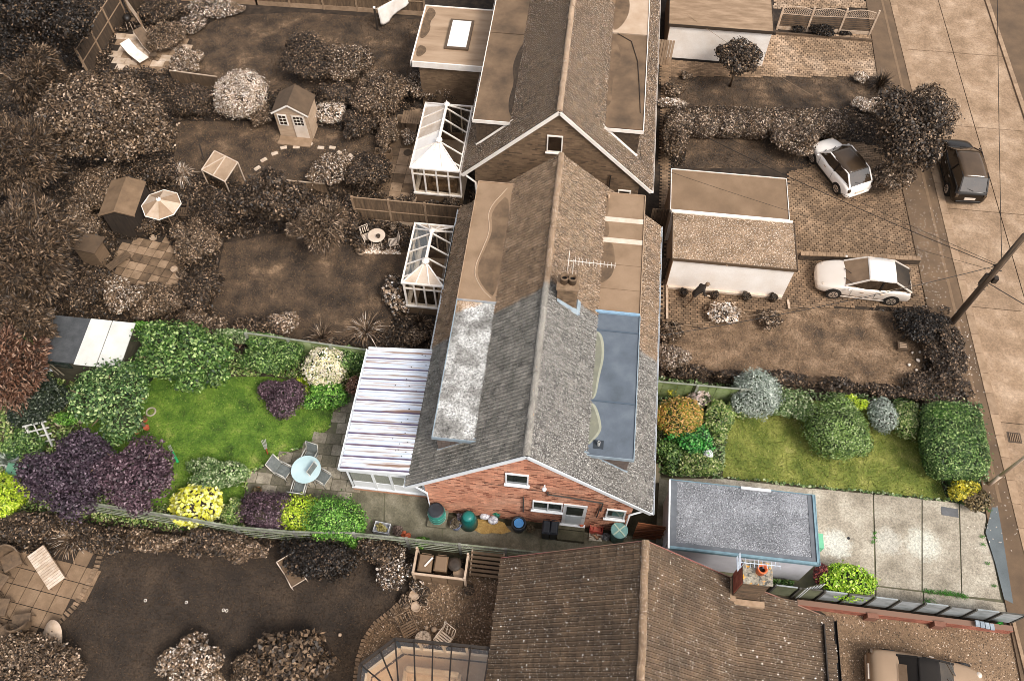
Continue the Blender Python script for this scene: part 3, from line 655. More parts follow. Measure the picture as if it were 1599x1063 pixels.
def ridge_tiles(thing, x, z, y0, y1, m, L=.45):
    n = int((y1-y0)/L); l = (y1-y0)/n; me = None; g = random.Random(1); off = thing.location
    for k in range(n):
        if me is None:
            b = M(); a = [(.13*cos(t), .10*sin(t)) for t in [pi*q/6 for q in range(7)]]
            b.add([(p[0]*s, yy, p[1]*s) for yy, s in ((0, 1.), (l+.02, .96)) for p in a], [(i, i+1, 8+i, 7+i) for i in range(6)]+[(0, 1, 2, 3, 4, 5, 6)])
            o = b.build('ridge_tile', m); me = o.data
        else: o = bpy.data.objects.new('ridge_tile', me); COL.objects.link(o)
        o.parent = thing; o.location = Vector((x+g.uniform(-.012, .012), y0+k*l, z+g.uniform(-.012, .018)))-off; o.rotation_euler = (0, 0, g.uniform(-.01, .01))
def bricks(thing, y, x0, x1, prof, holes, m, mm, z0=0., cl=.2325, ch=.0775, name='brick', dark=None):
    """bricks of a wall facing south at y; prof(x) = height of the wall there"""
    st = M(); dk = M(); g = random.Random(4); j = 0; z = z0
    while z < 9:
        x = x0-(cl/2 if j % 2 else 0); anyb = False
        while x < x1:
            a, b_ = max(x+.006, x0), min(x+cl-.006, x1); mx = (a+b_)/2
            if b_-a > .05 and prof(mx) > z+ch and prof(a) > z+ch*.5 and prof(b_) > z+ch*.5:
                anyb = True
                if not any(h[0] < mx < h[1] and h[2] < z+ch/2 < h[3] for h in holes):
                    f = y-.012-g.uniform(0, .006)
                    (dk if g.random() < .10 else st).add([(a, f, z+.005), (b_, f, z+.005), (b_, f, z+ch-.006), (a, f, z+ch-.006), (a, y, z+.005), (b_, y, z+.005), (b_, y, z+ch-.006), (a, y, z+ch-.006)],
                           [(0, 1, 2, 3), (1, 5, 6, 2), (4, 0, 3, 7), (3, 2, 6, 7), (4, 5, 1, 0)])
            x += cl
        z += ch; j += 1
        if not anyb: break
    if dark: dk.build('burnt_'+name, dark, thing, kind='stuff')
    else: st.v += [] ; st.add(dk.v, dk.f)
    return st.build(name, m, thing, kind='stuff')
def window(thing, y, x0, x1, z0, z1, mf, mg, bars=(), name='window', sill=True, t=.06):
    w = M(); f = .055
    w.box(x0, x1, y-t, y+.02, z0, z0+f).box(x0, x1, y-t, y+.02, z1-f, z1).box(x0, x0+f, y-t, y+.02, z0+f, z1-f).box(x1-f, x1, y-t, y+.02, z0+f, z1-f)
    for k in bars: w.box(k-.025, k+.025, y-t, y+.02, z0+f, z1-f)
    o = w.build(name, mf, thing)
    edges = [x0+f]+[q for k in bars for q in (k-.025, k+.025)]+[x1-f]
    for a, b in zip(edges[::2], edges[1::2]): M().box(a, b, y-t*.4, y-t*.4+.02, z0+f, z1-f).build('pane', mg, o)
    if sill: M().box(x0-.05, x1+.05, y-t-.06, y-.001, z0-.05, z0-.002).build('sill', mf, o)
    return o
def house(name, label, y0, y1, xw, xe, zw, ze, xr_, zr, ov, mt_w, mt_e, mbrick, mmort, mwhite, mridge, holes, skipw, skipe, npart, ridge_top, brick_from=0., body_m=None):
    t = T(name, label, 'house', ((xw+xe)/2, (y0+y1)/2, 0))
    yb = y0+.02; xa, xb = xw+ov, xe-ov
    def hz(x): return min(zw+(x-xw)*(zr-zw)/(xr_-xw), ze+(xe-x)*(zr-ze)/(xe-xr_))-.12
    b = M(); prof = [(xa, 0), (xb, 0), (xb, hz(xb)), (xr_, zr-.12), (xa, hz(xa))]
    n = len(prof)
    b.add([(x, yb, z) for x, z in prof]+[(x, y1-.1, z) for x, z in prof], [tuple(range(n)), tuple(range(n, 2*n))[::-1]]+[(i, n+i, n+(i+1) % n, (i+1) % n) for i in range(n)])
    b.build('wall', body_m or mmort, t)
    bricks(t, yb, xa, xb, hz, holes, mbrick, mmort, dark=m_bdark if mbrick is m_brickC else m_bdarkS)
    # roof decks, tiles
    dk = M()
    for (ax, az) in ((xw, zw), (xe, ze)):
        q = [(ax, y0-.05, az-.01), (ax, y1, az-.01), (xr_, y1, zr-.01), (xr_, y0-.05, zr-.01)]
        if ax > xr_: q = q[::-1]
        if (Vector(q[1])-Vector(q[0])).cross(Vector(q[2])-Vector(q[0])).z < 0: q = q[::-1]
        dk.slab4(q, .08)
    dk.build('roof_deck', mt_w, t)
    roof_slope(t, y0-.06, y1, (xw, zw), (xr_-.03, zr), mt_w, skipw, npart[0])
    roof_slope(t, y0-.06, y1, (xe, ze), (xr_+.03, zr), mt_e, skipe, npart[1])
    ridge_tiles(t, xr_, zr+.0, y0-.08, y1, mridge)
    # barge boards and gutters
    for (ax, az) in ((xw, zw), (xe, ze)):
        M().bar((ax, y0-.10, az-.07), (xr_, y0-.10, zr-.07), .035, .17, up=(0, 0, 1)).build('barge_board', mwhite, t)
        sx = -1 if ax < xr_ else 1
        g_ = M(); gx = ax+sx*.05
        g_.box(gx-.06, gx+.06, y0-.1, y1, az-.10, az-.09).box(gx-.06, gx-.05, y0-.1, y1, az-.09, az-.02).box(gx+.05, gx+.06, y0-.1, y1, az-.09, az-.02)
        g_.build('gutter', mwhite, t)
    return t, hz
# ---- house one: the coloured half and its brown neighbour under one roof
H1y0, H1y1 = 11.05, 24.5
wins = [(-1.52, -.70, 3.81, 4.82), (-.51, .63, 1.5, 2.42), (.66, 1.54, .35, 2.42), (2.26, 2.98, 1.45, 2.40)]
def sk1w(x, y): return -4.05 < x < -2.85 and 12.1 < y < 24.1
def sk1e(x, y): return 1.3 < x < 2.8 and 12.1 < y < 24.1
h1, hz1 = house('semi_detached_house', 'long bungalow with lichened tile roof, flat dormers and orange brick gable', H1y0, H1y1, -5.27, 3.87, 2.55, 2.62, -.80, 6.62, .68,
            m_tile1b, m_tile1, m_brickC, m_mortC, m_white, m_ridge1, wins, sk1w, sk1e, (150, 150), None)
# dormers
m_gravroof = mat('pale_stone_chip_roof', [C(104, 101, 97), C(150, 147, 142), C(196, 194, 190)], .95, 1.1, 10, fine=.8, fscale=14, bump=.6, bscale=40, lo=.36, hi=.62, lichen=(C(70, 68, 66), 18, .60),
                 second=((.04, .12, .25, .42, .6, .8, .97), -.55, 1., 19.75, 0.))
m_felt = mat('blue_grey_felt', [C(80, 88, 96), C(92, 100, 110), C(106, 114, 122)], .75, 1.2, 7, fine=.14, fscale=30, spots=[], lichen=None)
m_tan = mat('tan_felt', [S(.43), S(.49), S(.53)], .85, 1.1, 7, fine=.08, fscale=30)
m_tand = mat('stained_felt', [S(.26), S(.36), S(.44)], .85, 1.5, 7, fine=.15, fscale=30)
m_silt = mat('silt', [C(112, 112, 100), C(132, 130, 112)], .9, 3, 5, fine=.1)
m_silt2 = mat('pale_silt_line', [C(146, 146, 128), C(166, 164, 146)], .9, 6)
m_cheek = mat('hung_tile', [C(92, 80, 74), C(112, 98, 90)], .9, 5, 5, island=.15, fine=.2)
m_cheekS = mat('brown_hung_tile', [S(.2), S(.3)], .9, 5, 5, island=.15, fine=.2)
def dormer(th, xo, xi, y0, y1, z, roofs, mface, mcheek, mtrim, slope_z, name='dormer'):
    """box dormer: xo outer edge, xi where it meets the slope"""
    s = 1 if xo > xi else -1
    b = M(); xf = xo-s*.10
    zo = slope_z(xf)
    # cheek triangles and face: one body
    for yy in (y0+.08, y1-.08):
        pass
    ya, yb = y0+.10, y1-.10
    pr = [(xf, zo-.1), (xf, z-.1), (xi, z-.1), (xi, slope_z(xi)-.15)]
    b.add([(x, ya, q) for x, q in pr]+[(x, yb, q) for x, q in pr], [(0, 1, 2, 3), (7, 6, 5, 4), (0, 4, 5, 1), (1, 5, 6, 2), (2, 6, 7, 3), (3, 7, 4, 0)])
    d = b.build(name, mcheek, th)
    # rows of hung tiles on the south cheek
    st = M(); zz = zo
    while zz < z-.12:
        # x on the slope at this height
        L = abs(xf-xi); fr = 0
        xs_ = xf+(xi-xf)*min(1, max(0, (zz+.06-zo)/(slope_z(xi)-zo)))
        a, c = min(xf, xs_), max(xf, xs_); x = a
        while x < c-.04:
            e = min(x+.16, c); st.box(x+.004, e-.004, ya-.022, ya-.002, zz+.004, zz+.105); x += .165
        zz += .11
    if st.f: st.build('hung_tiles', mcheek, d, kind='stuff')
    for (ra, rb, m) in roofs:
        M().box(min(xo, xi)+0, max(xo, xi), ra, rb, z-.09, z+.0).build('flat_roof', m, d)
    tr = M(); tr.box(min(xo, xi), max(xo, xi), y0-.03, y0+.0, z-.14, z+.045); xx = (xo, xo+s*.035); tr.box(min(xx), max(xx), y0-.03, y1, z-.14, z+.05)
    tr.box(min(xo, xi), max(xo, xi), y1, y1+.03, z-.14, z+.04)
    tr.build('fascia', mtrim, d)
    M().bar((xf+s*.03, ya-.03, slope_z(xf)+.04), (xi, ya-.03, slope_z(xi)+.05), .10, .02, up=(0, -1, .6)).build('flashing', mtrim, d)
    return d
szw = lambda x: 2.55+(x+5.27)*(6.62-2.55)/(-.8+5.27)
sze = lambda x: 2.62+(3.87-x)*(6.62-2.62)/(3.87+.8)
DZ = 4.9
dw = dormer(h1, -4.25, -2.70, 12.05, 24.15, DZ, [(12.05, 17.99, m_gravroof), (18.03, 24.15, m_tan)], None, m_cheek, m_lead, szw)
de = dormer(h1, 2.88, 1.15, 12.0, 24.15, DZ, [(12.0, 14.15, m_felt), (14.19, 17.2, m_felt), (17.24, 18.0, m_felt), (18.1, 21.5, m_tan), (21.75, 22.6, m_tan), (22.85, 24.15, m_tan)], None, m_cheek, m_lead, sze)
for y in (14.17, 17.22): M().box(1.15, 2.88, y-.03, y+.03, DZ+.001, DZ+.03).build('felt_roll', mat('felt_lap', [C(78, 90, 102)], .7), de)
M().box(1.15, 2.88, 18.0, 18.1, DZ-.02, DZ+.09).build('flashing', mat('blue_flashing', [C(120, 150, 175), C(150, 180, 200)], .5, 6), de)
for y in (21.62, 22.72): M().box(1.17, 2.86, y-.12, y+.12, DZ-.05, DZ+.02).build('patch_strip', mat('pale_strip', [S(.72), S(.82)], .7, 3), de)
for y in (20.4, 19.2): M().box(1.15, 2.88, y-.01, y+.01, DZ, DZ+.006).build('felt_lap', mat('tan_lap', [S(.38)], .8), de)
# silt along the roof side of the grey felt, dark stain on the tan felt
def blob(th, pts, z, m, name): return M().add([(x, y, z) for x, y in pts], [tuple(range(len(pts)))] if True else []).build(name, m, th)
def ccw(p):
    a = sum(p[i][0]*p[(i+1) % len(p)][1]-p[(i+1) % len(p)][0]*p[i][1] for i in range(len(p))); p = p if a > 0 else p[::-1]
    for _ in (0, 1): p = [q for i in range(len(p)) for u, v in ((p[i], p[(i+1) % len(p)]),) for q in ((u[0]*.75+v[0]*.25, u[1]*.75+v[1]*.25), (u[0]*.25+v[0]*.75, u[1]*.25+v[1]*.75))]
    return p
for nm, pts, m, z in (('silt', [(1.17, 14.2), (1.42, 14.25), (1.5, 15.2), (1.62, 15.9), (1.6, 16.6), (1.45, 17.1), (1.17, 17.18)], m_silt2, .005),
                      ('silt', [(1.17, 14.2), (1.36, 14.28), (1.42, 15.2), (1.53, 15.9), (1.5, 16.55), (1.36, 17.05), (1.17, 17.15)], m_silt, .009),
                      ('silt', [(1.17, 12.3), (1.35, 12.45), (1.72, 12.95), (1.66, 13.4), (1.45, 14.0), (1.17, 14.12)], m_silt2, .005),
                      ('silt', [(1.17, 12.35), (1.3, 12.5), (1.63, 12.98), (1.57, 13.36), (1.36, 13.95), (1.17, 14.08)], m_silt, .009),
                      ('stain', [(1.17, 19.4), (1.45, 19.5), (1.75, 19.9), (1.8, 20.6), (1.7, 21.3), (1.6, 21.5), (1.17, 21.5)], m_tand, .004),
                      ('stain', [(1.17, 21.78), (1.5, 21.78), (1.45, 22.58), (1.17, 22.58)], m_tand, .004), ('stain', [(1.17, 22.9), (1.42, 22.9), (1.32, 24.1), (1.17, 24.1)], m_tand, .004)):
    q = ccw(pts); M().add([(x, y, DZ+z) for x, y in q], [tuple(range(len(q)))]).build(nm, m, de)
for nm, pts, m in (('stain', [(-2.72, 18.2), (-3.2, 18.5), (-3.75, 19.4), (-3.5, 20.6), (-3.3, 21.6), (-3.55, 22.6), (-2.72, 23.9)], m_tand),):
    q = ccw(pts); M().add([(x, y, DZ+.005) for x, y in q], [tuple(range(len(q)))]).build(nm, m, dw)
    b = M()
    L = [(-2.95, 18.2), (-3.4, 18.6), (-3.85, 19.4), (-3.6, 20.6), (-3.42, 21.6), (-3.7, 22.6), (-3.0, 23.9)]
    for _ in (0, 1): L = [L[0]]+[q for u, v in zip(L, L[1:]) for q in ((u[0]*.75+v[0]*.25, u[1]*.75+v[1]*.25), (u[0]*.25+v[0]*.75, u[1]*.25+v[1]*.75))]+[L[-1]]
    b.tube([(x, y, DZ+.008) for x, y in L], .02, 4); b.build('tide_line', mat('pale_tide_line', [S(.66)], .9), dw)
M().box(-4.25, -2.7, 17.95, 18.03, DZ, DZ+.05).build('party_strip', m_lead, dw)
# soil vent on the felt roof
v = M(); v.lathe([(.055, 0), (.055, .26), (.035, .26), (.035, .1)], 12, (1.63, 12.42, DZ), cap=False); vo = v.build('vent_pipe', mat('pvc', [C(150, 150, 148)], .5), de, smooth=True)
M().box(1.45, 1.81, 12.28, 12.6, DZ, DZ+.02).build('vent_shade_patch', mat('vent_shade', [C(48, 54, 60)], .8), de)  # dark sheet painting the shadow about the vent
v = M(); v.lathe([(.05, 0), (.05, .22), (.03, .22), (.03, .1)], 12, (1.35, 23.9, DZ), cap=False); v.build('vent_pipe', mat('pvcS', [S(.6)], .5), de, smooth=True)
# gable windows, door, pipes
window(h1, H1y0+.01, -1.52, -.70, 3.85, 4.80, m_white, m_dglassC)
window(h1, H1y0+.01, -.51, .63, 1.52, 2.42, m_white, m_dglassC, bars=(.07,))
window(h1, H1y0+.01, 2.26, 2.98, 1.48, 2.40, m_white, m_dglassC)
door = M().box(.66, 1.54, H1y0-.04, H1y0+.03, .34, 2.42).build('back_door', m_white, h1)
M().box(.79, 1.41, H1y0-.055, H1y0-.041, 1.45, 2.25).build('pane', m_dglassC, door)
M().box(.79, 1.41, H1y0-.05, H1y0-.041, .5, 1.3).build('door_panel', mat('white_panel', [C(206, 214, 218)], .4), door)
M().box(.60, 1.60, H1y0-.12, H1y0+.0, .27, .335).build('sill', m_white, door)
M().bar((1.36, H1y0-.08, 1.35), (1.48, H1y0-.08, 1.35), .02, .02).build('handle', mat('steel', [C(150, 152, 155)], .3, metal=1.), door)
b = M(); b.tube([(-.12, H1y0-.05, 4.2), (-.12, H1y0-.17, 4.16)], .03, 8).lathe([(.02, 0), (.07, .02), (.09, .12), (.06, .2), (0, .22)], 12, (-.12, H1y0-.2, 4.05)); b.build('security_light', m_white, h1, smooth=True)
b = M(); by = H1y0-.05
for pts in (([(-.85, by, 2.7), (-.85, by, 1.2)]), ([(.02, by, 3.5), (.02, by, 3.28), (.9, by, 3.2), (2.05, by, 3.02), (2.05, by, 2.2)]), ([(2.0, by, 2.5), (1.95, by, 1.5)])):
    for a, c in zip(pts, pts[1:]): b.tube([a, c], .028, 6)
b.build('waste_pipe', mat('dark_grey_pipe', [C(70, 66, 62)], .6), h1)
b = M(); b.tube([(-2.3, by, 3.72), (-.2, by, 3.55), (1.5, by, 3.38), (2.6, by, 3.2)], .008, 4).build('cable', mat('black_cable', [C(36, 30, 28)], .6), h1)
b = M()
for (gx, zz) in ((-5.1, 2.5), (3.72, 2.55)):
    wx = -4.52 if gx < 0 else 3.12
    b.tube([(gx, H1y0+.05, zz), (wx, H1y0-.08, zz-.35), (wx, H1y0-.08, .35), (wx-.1 if gx < 0 else wx+.1, H1y0-.25, .15)], .04, 8)
b.build('downpipe', m_white, h1, smooth=True)
b = M(); g = random.Random(9)
for (x0, x1, z0) in ((-2.15, -1.55, 1.35), (-1.9, -1.5, 1.1)):
    pass
M().box(-1.62, -1.38, H1y0-.03, H1y0-.012, .95, 1.02).box(-1.38, -1.14, H1y0-.03, H1y0-.012, .82, .9).build('air_brick', mat('dark_clay', [C(92, 48, 36)], .8), h1)
# chimney of house one
def chimney(th, x0, x1, y0, y1, z0, z1, mb, mcap, pots, mpot, flash):
    c = M().box(x0, x1, y0, y1, z0, z1).build('chimney', mat('chimney_mortar', [S(.42), S(.5)], .9, 9), th)
    st = M(); z = z0; j = 0
    while z < z1-.07:
        for (a, b_, fx) in ((x0, x1, True), (y0, y1, False)):
            t_ = a-(.11 if j % 2 else 0)
            while t_ < b_:
                p, q = max(t_+.006, a), min(t_+.219, b_)
                if q-p > .04:
                    if fx: st.box(p, q, y0-.014, y0-.001, z+.005, z+.069)
                    else: st.box(x0-.014, x0-.001, p, q, z+.005, z+.069); st.box(x1+.001, x1+.014, p, q, z+.005, z+.069)
                t_ += .225
        z += .075; j += 1
    st.build('brick', mb, c, kind='stuff')
    M().box(x0-.05, x1+.05, y0-.05, y1+.05, z1-.0, z1+.08).build('capping', mcap, c)
    for (px_, py_) in pots: M().lathe([(.15, 0), (.14, .26), (.17, .28), (.17, .34), (.12, .34), (.11, .1), (0, .1)], 16, (px_, py_, z1+.08)).build('chimney_pot', mpot, c, smooth=True); M().lathe([(.10, .2), (0, .2)], 12, (px_, py_, z1+.08), cap=False).build('flue_shade', mat('flue_black', [S(.03)], .95), c)  # black disc paints the darkness inside each pot
    return c
c1 = chimney(h1, -.36, .36, 17.5, 18.05, 4.6, 6.95, mat('dark_brown_brick', [S(.34), S(.46)], .9, 4, 6, island=.3, fine=.2), mat('brown_capping', [S(.36), S(.52)], .9, 5, 6, fine=.3), [(-.15, 17.8), (.15, 17.8)], mat('brown_pot', [S(.3), S(.42)], .8, 4), True)
fz = lambda x: sze(x)+.06
M().slab4([(-.34, 17.40, fz(-.34)+.02), (.5, 17.32, fz(.5)+.02), (.5, 17.5, fz(.5)+.12), (-.34, 17.5, fz(-.34)+.12)], .03).build('flashing', m_lead, c1)
M().slab4([(.43, 17.35, fz(.43)+.02), (.56, 17.35, fz(.56)+.02), (.56, 18.0, fz(.56)+.02), (.43, 18.0, fz(.43)+.1)], .02).build('flashing', m_lead, c1)
def aerial(name, label, base, h, direc, L, m, n=11, el=.32, refl=True, arm=None):
    t = T(name, label, 'aerial', base); b0 = Vector(base); top = b0+Vector((0, 0, h))
    M().tube([b0, top], .016, 6).build('mast', m, t)
    d = Vector(direc).normalized(); side = d.cross(Vector((0, 0, 1))).normalized(); st = top-Vector((0, 0, .06))
    M().tube([st-d*.25, st+d*L], .014, 6).build('boom', m, t)
    for k in range(n):
        p = st+d*(L*(.04+.94*k/(n-1)))
        M().tube([p-side*el*.5*(1-.3*k/n), p+side*el*.5*(1-.3*k/n)], .009, 5).build('element', m, t)
    if refl:
        for s in (-1, 1):
            for q in (0, 1, 2): M().tube([st-d*.18+Vector((0, 0, s*.08*(q+1)))-side*.24, st-d*.18+Vector((0, 0, s*.08*(q+1)))+side*.24], .011, 5).build('reflector', m, t)
    return t
m_alu = mat('aluminium', [S(.85), S(.95)], .35, metal=.3)
aerial('tv_aerial', 'long pale television aerial on the chimney of the bungalow', (.12, 17.95, 7.0), 1.2, (1, -.02, 0), 1.5, m_alu, 12)
# ---- house two, brown, beyond
def sk2w(x, y): return -4.9 < x < -3.3 and 27.9 < y < 60
def sk2e(x, y): return 1.0 < x < 2.75 and 27.9 < y < 60
h2, hz2 = house('brick_house', 'brown brick gabled house with white barge boards beyond the bungalow', 26.7, 48.0, -5.47, 3.43, 2.55, 2.5, -1.08, 6.95, .6,
            m_tile2, m_tile2, m_brickS, m_mortS, m_cream, m_ridge2, [(-1.55, -.85, 4.45, 5.45), (1.9, 2.5, 1.5, 2.35)], sk2w, sk2e, (60, 60), None)
q = PY_ = None
szw2 = lambda x: 2.55+(x+5.47)*(6.95-2.55)/(-1.08+5.47)
sze2 = lambda x: 2.5+(3.43-x)*(6.95-2.5)/(3.43+1.08)
m_tanfelt = mat('dull_felt', [S(.26), S(.36), S(.43)], .85, .8, 7, fine=.1, fscale=30)
d2w = dormer(h2, -5.05, -3.2, 27.95, 48, 4.75, [(27.95, 34.0, m_tanfelt), (34.05, 48, m_tanfelt)], None, m_cheekS, m_cream, szw2)
d2e = dormer(h2, 2.66, .82, 27.85, 48, 5.0, [(27.95, 34.3, m_tanfelt), (34.4, 48, mat('pale_felt', [S(.6), S(.7)], .8, 1, 6, fine=.15))], None, m_cheekS, m_cream, sze2)
for pts in ([(-3.22, 28.2), (-3.5, 28.6), (-3.6, 29.5), (-3.45, 30.6), (-3.7, 31.6), (-3.5, 33), (-3.22, 33.6)],):
    q = ccw(pts); M().add([(x, y, 4.757) for x, y in q], [tuple(range(len(q)))]).build('moss', mat('dark_moss', [S(.12), S(.24)], .95, 6, fine=.4), d2w)
for pts in ([(.85, 29), (1.2, 29.6), (1.1, 31), (1.5, 32.4), (1.25, 33.6), (.85, 34)], [(.85, 34.5), (1.3, 34.7), (1.75, 36), (1.6, 37.5), (.85, 38)]):
    q = ccw(pts); M().add([(x, y, 5.007) for x, y in q], [tuple(range(len(q)))]).build('moss', m_tand, d2e)
b = M(); b.tube([(1.2, 34.3, 5.03), (1.9, 33.8, 5.03), (2.25, 32.4, 5.03), (2.4, 30.6, 5.03), (2.5, 29, 5.02)], .02, 5); b.build('cable', mat('dark_cable', [S(.18)], .6), d2e)
window(h2, 26.71, -1.55, -.85, 4.45, 5.45, m_cream, m_dglassS)
window(h2, 26.71, 1.9, 2.5, 1.5, 2.35, m_cream, m_dglassS)
M().tube([(1.45, 26.63, 3.3), (1.45, 26.63, 1.9)], .03, 6).build('flue_pipe', mat('dark_pipe', [S(.12)], .6), h2)
c2 = chimney(h2, .15, .95, 36.5, 37.3, 5, 7.6, mat('pale_brown_brick', [S(.46), S(.6)], .9, 4, 6, island=.3), mat('capping2', [S(.5)], .9), [(.4, 36.9), (.7, 36.9)], mat('brown_pot', [S(.3), S(.42)], .8, 4), True)
M().tube([(-5.3, 26.65, 2.45), (-4.85, 26.6, 2.1), (-4.85, 26.6, .2)], .05, 8).build('downpipe', m_cream, h2, smooth=True)
# flat roofed extension of house two with its roof window
ex = T('flat_roof_extension', 'flat felted extension with a roof window beside the long fence', 'extension', (-7.1, 35.6, 0))
M().box(-8.75, -5.2, 33.6, 37.6, 0, 2.78).build('wall', m_mortS, ex)
bricks(ex, 33.6, -8.75, -5.2, lambda x: 2.75, [], m_brickS, m_mortS)
M().box(-9.05, -5.1, 33.45, 37.85, 2.9, 3.05).build('flat_roof', mat('extension_felt', [S(.46), S(.56), S(.62)], .8, .7, 7, fine=.06, stretch=(.5, 3, 1)), ex)
b = M().box(-9.1, -5.1, 33.38, 33.45, 2.76, 3.1).box(-9.12, -9.05, 33.38, 37.9, 2.76, 3.1).box(-9.1, -5.1, 37.85, 37.9, 2.76, 3.1); b.build('fascia', m_cream, ex)
for pts in ([(-9.02, 35.2), (-8.7, 35.3), (-8.5, 36), (-8.65, 36.6), (-8.4, 37.2), (-8.6, 37.7), (-9.0, 37.75)], [(-8.95, 33.9), (-8.7, 33.8), (-8.4, 34.3), (-8.6, 34.7), (-8.95, 34.7)]):
    q = ccw(pts); M().add([(x, y, 3.056) for x, y in q], [tuple(range(len(q)))]).build('moss', mat('brown_moss', [S(.26), S(.38)], .95, 4, fine=.3), ex)
sk = M().box(-7.55, -6.3, 34.55, 36.85, 3.04, 3.16).build('roof_window', mat('brown_frame', [S(.3)], .5), ex)
M().box(-7.42, -6.43, 34.68, 36.72, 3.161, 3.18).build('pane', mat('bright_roof_glass', [S(.93), S(.98)], .15), sk)
# ---- house three, the near roof
def edge3(x): return 8.70 if x < 6.7 else 8.70-(x-6.7)*.21
t3 = T('tiled_house', 'brown house with white spotted tile roof nearest the camera', 'house', (3.3, 0, 0)); h3 = t3
b = M(); prof = [(-.75, 0), (7.2, 0), (7.2, 2.55), (3.25, 5.95), (-.75, 2.75)]; n = 5
b.add([(x, 8.45, z) for x, z in prof]+[(x, -8, z) for x, z in prof], [tuple(range(n))[::-1], tuple(range(n, 2*n))]+[(i, (i+1) % n, n+(i+1) % n, n+i) for i in range(n)])
b.build('wall', m_mortS, t3)
M().box(7.2, 9.9, -8, 7.6, 0, 2.1).build('wing_wall', m_mortS, t3)
dk = M()
for q in ([(-1.38, 8.68, 2.5), (-1.38, -8, 2.5), (3.25, -8, 6.12), (3.25, 8.68, 6.12)], [(3.25, 8.68, 6.12), (3.25, -8, 6.12), (6.72, -8, 3.14), (6.72, 8.68, 3.14)], [(6.72, 8.68, 3.14), (6.72, -8, 3.14), (10.25, -8, 2.28), (10.25, 7.95, 2.28)]):
    if (Vector(q[1])-Vector(q[0])).cross(Vector(q[2])-Vector(q[0])).z < 0: q = q[::-1]
    dk.slab4(q, .09)
dk.build('roof_deck', m_tile3, t3)
roof_slope(t3, -2.0, 8.70, (-1.38, 2.5), (3.22, 6.12), m_tile3, nparts=140, tg=.32)
roof_slope(t3, -2.0, 8.70, (6.70, 3.14), (3.28, 6.12), m_tile3, nparts=100, tg=.32)
roof_slope(t3, -2.0, 8.70, (10.25, 2.28), (6.72, 3.16), m_tile3, nparts=60, tg=.32, edge=edge3, skip=lambda x, y: (6.6 < x < 7.6 and 8.0 < y))
ridge_tiles(t3, 3.25, 6.12, -2.0, 8.72, mat('lichen_ridge', [S(.36), S(.5)], .9, 5, 8, island=.15, fine=.3, lichen=(S(.8), 18, .6)))
b = M(); b.bar((-1.38, 8.74, 2.42), (3.25, 8.74, 6.05), .03, .16).bar((3.25, 8.74, 6.05), (6.72, 8.74, 3.07), .03, .16).bar((6.72, 8.74, 3.07), (10.25, 8.0, 2.2), .03, .16); b.build('barge_board', mat('pink_board', [C(146, 84, 82), S(.5)], .6, 1.), t3)
gx = 10.36; M().box(gx-.05, gx+.05, -2, 7.98, 2.14, 2.16).box(gx+.04, gx+.05, -2, 7.98, 2.16, 2.30).box(gx-.05, gx-.04, -2, 7.98, 2.16, 2.26).build('gutter', mat('black_gutter', [S(.1)], .4), t3)
M().box(9.86, 9.9, -2, 7.75, 2.36, 2.56).build('roof_step', mat('dark_step', [S(.12)], .7), t3)
for (x, y, s) in ((4.45, 7.6, 1), (6.35, 7.05, 0)):
    z = 6.12-(x-3.25)*.859
    M().bar((x-.13, y, z+.10), (x+.2, y, z-.18), .26, .03, up=(.66, 0, .75)).build('patched_tile', mat('pale_mortar_patch', [S(.5), S(.62)], .9, 6, fine=.2), t3)
ch3 = chimney(t3, 6.6, 7.45, 8.12, 8.78, 2.3, 5.0, mat('dark_red_brick', [S(.28), S(.36)], .9, 4, 5, island=.3), mat('lichened_capping', [C(120, 112, 98), C(170, 162, 146)], .95, 5, 8, fine=.5, fscale=16, lichen=[(C(80, 80, 76), 9, .56), (C(226, 160, 50), 6, .60)]),
        [(7.1, 8.5)], mat('orange_pot', [C(200, 96, 50), C(216, 122, 74)], .7, 4), True)
st = M(); z = 3.6; j = 0
while z < 4.95:
    y = 8.12-(.11 if j % 2 else 0)
    while y < 8.78:
        a, e = max(y+.006, 8.12), min(y+.219, 8.78)
        if e-a > .04: st.box(6.565, 6.584, a, e, z+.005, z+.069)
        y += .225
    z += .075; j += 1
st.build('red_brick', mat('red_brick', [C(144, 72, 54), C(170, 100, 78)], .9, 4, island=.2), ch3, kind='stuff')
M().box(6.52, 6.7, 7.95, 8.72, 3.05, 3.34).box(6.52, 7.7, 7.86, 8.06, 2.95, 3.2).build('flashing', mat('mortar_fillet', [S(.5), S(.6)], .9, 6, fine=.2), ch3)
aerial('tv_aerial', 'white television aerial standing by the orange chimney pot', (6.5, 8.6, 4.6), .95, (1, .02, 0), 1.15, mat('pale_aerial', [C(196, 204, 214)], .4), 9, .3)
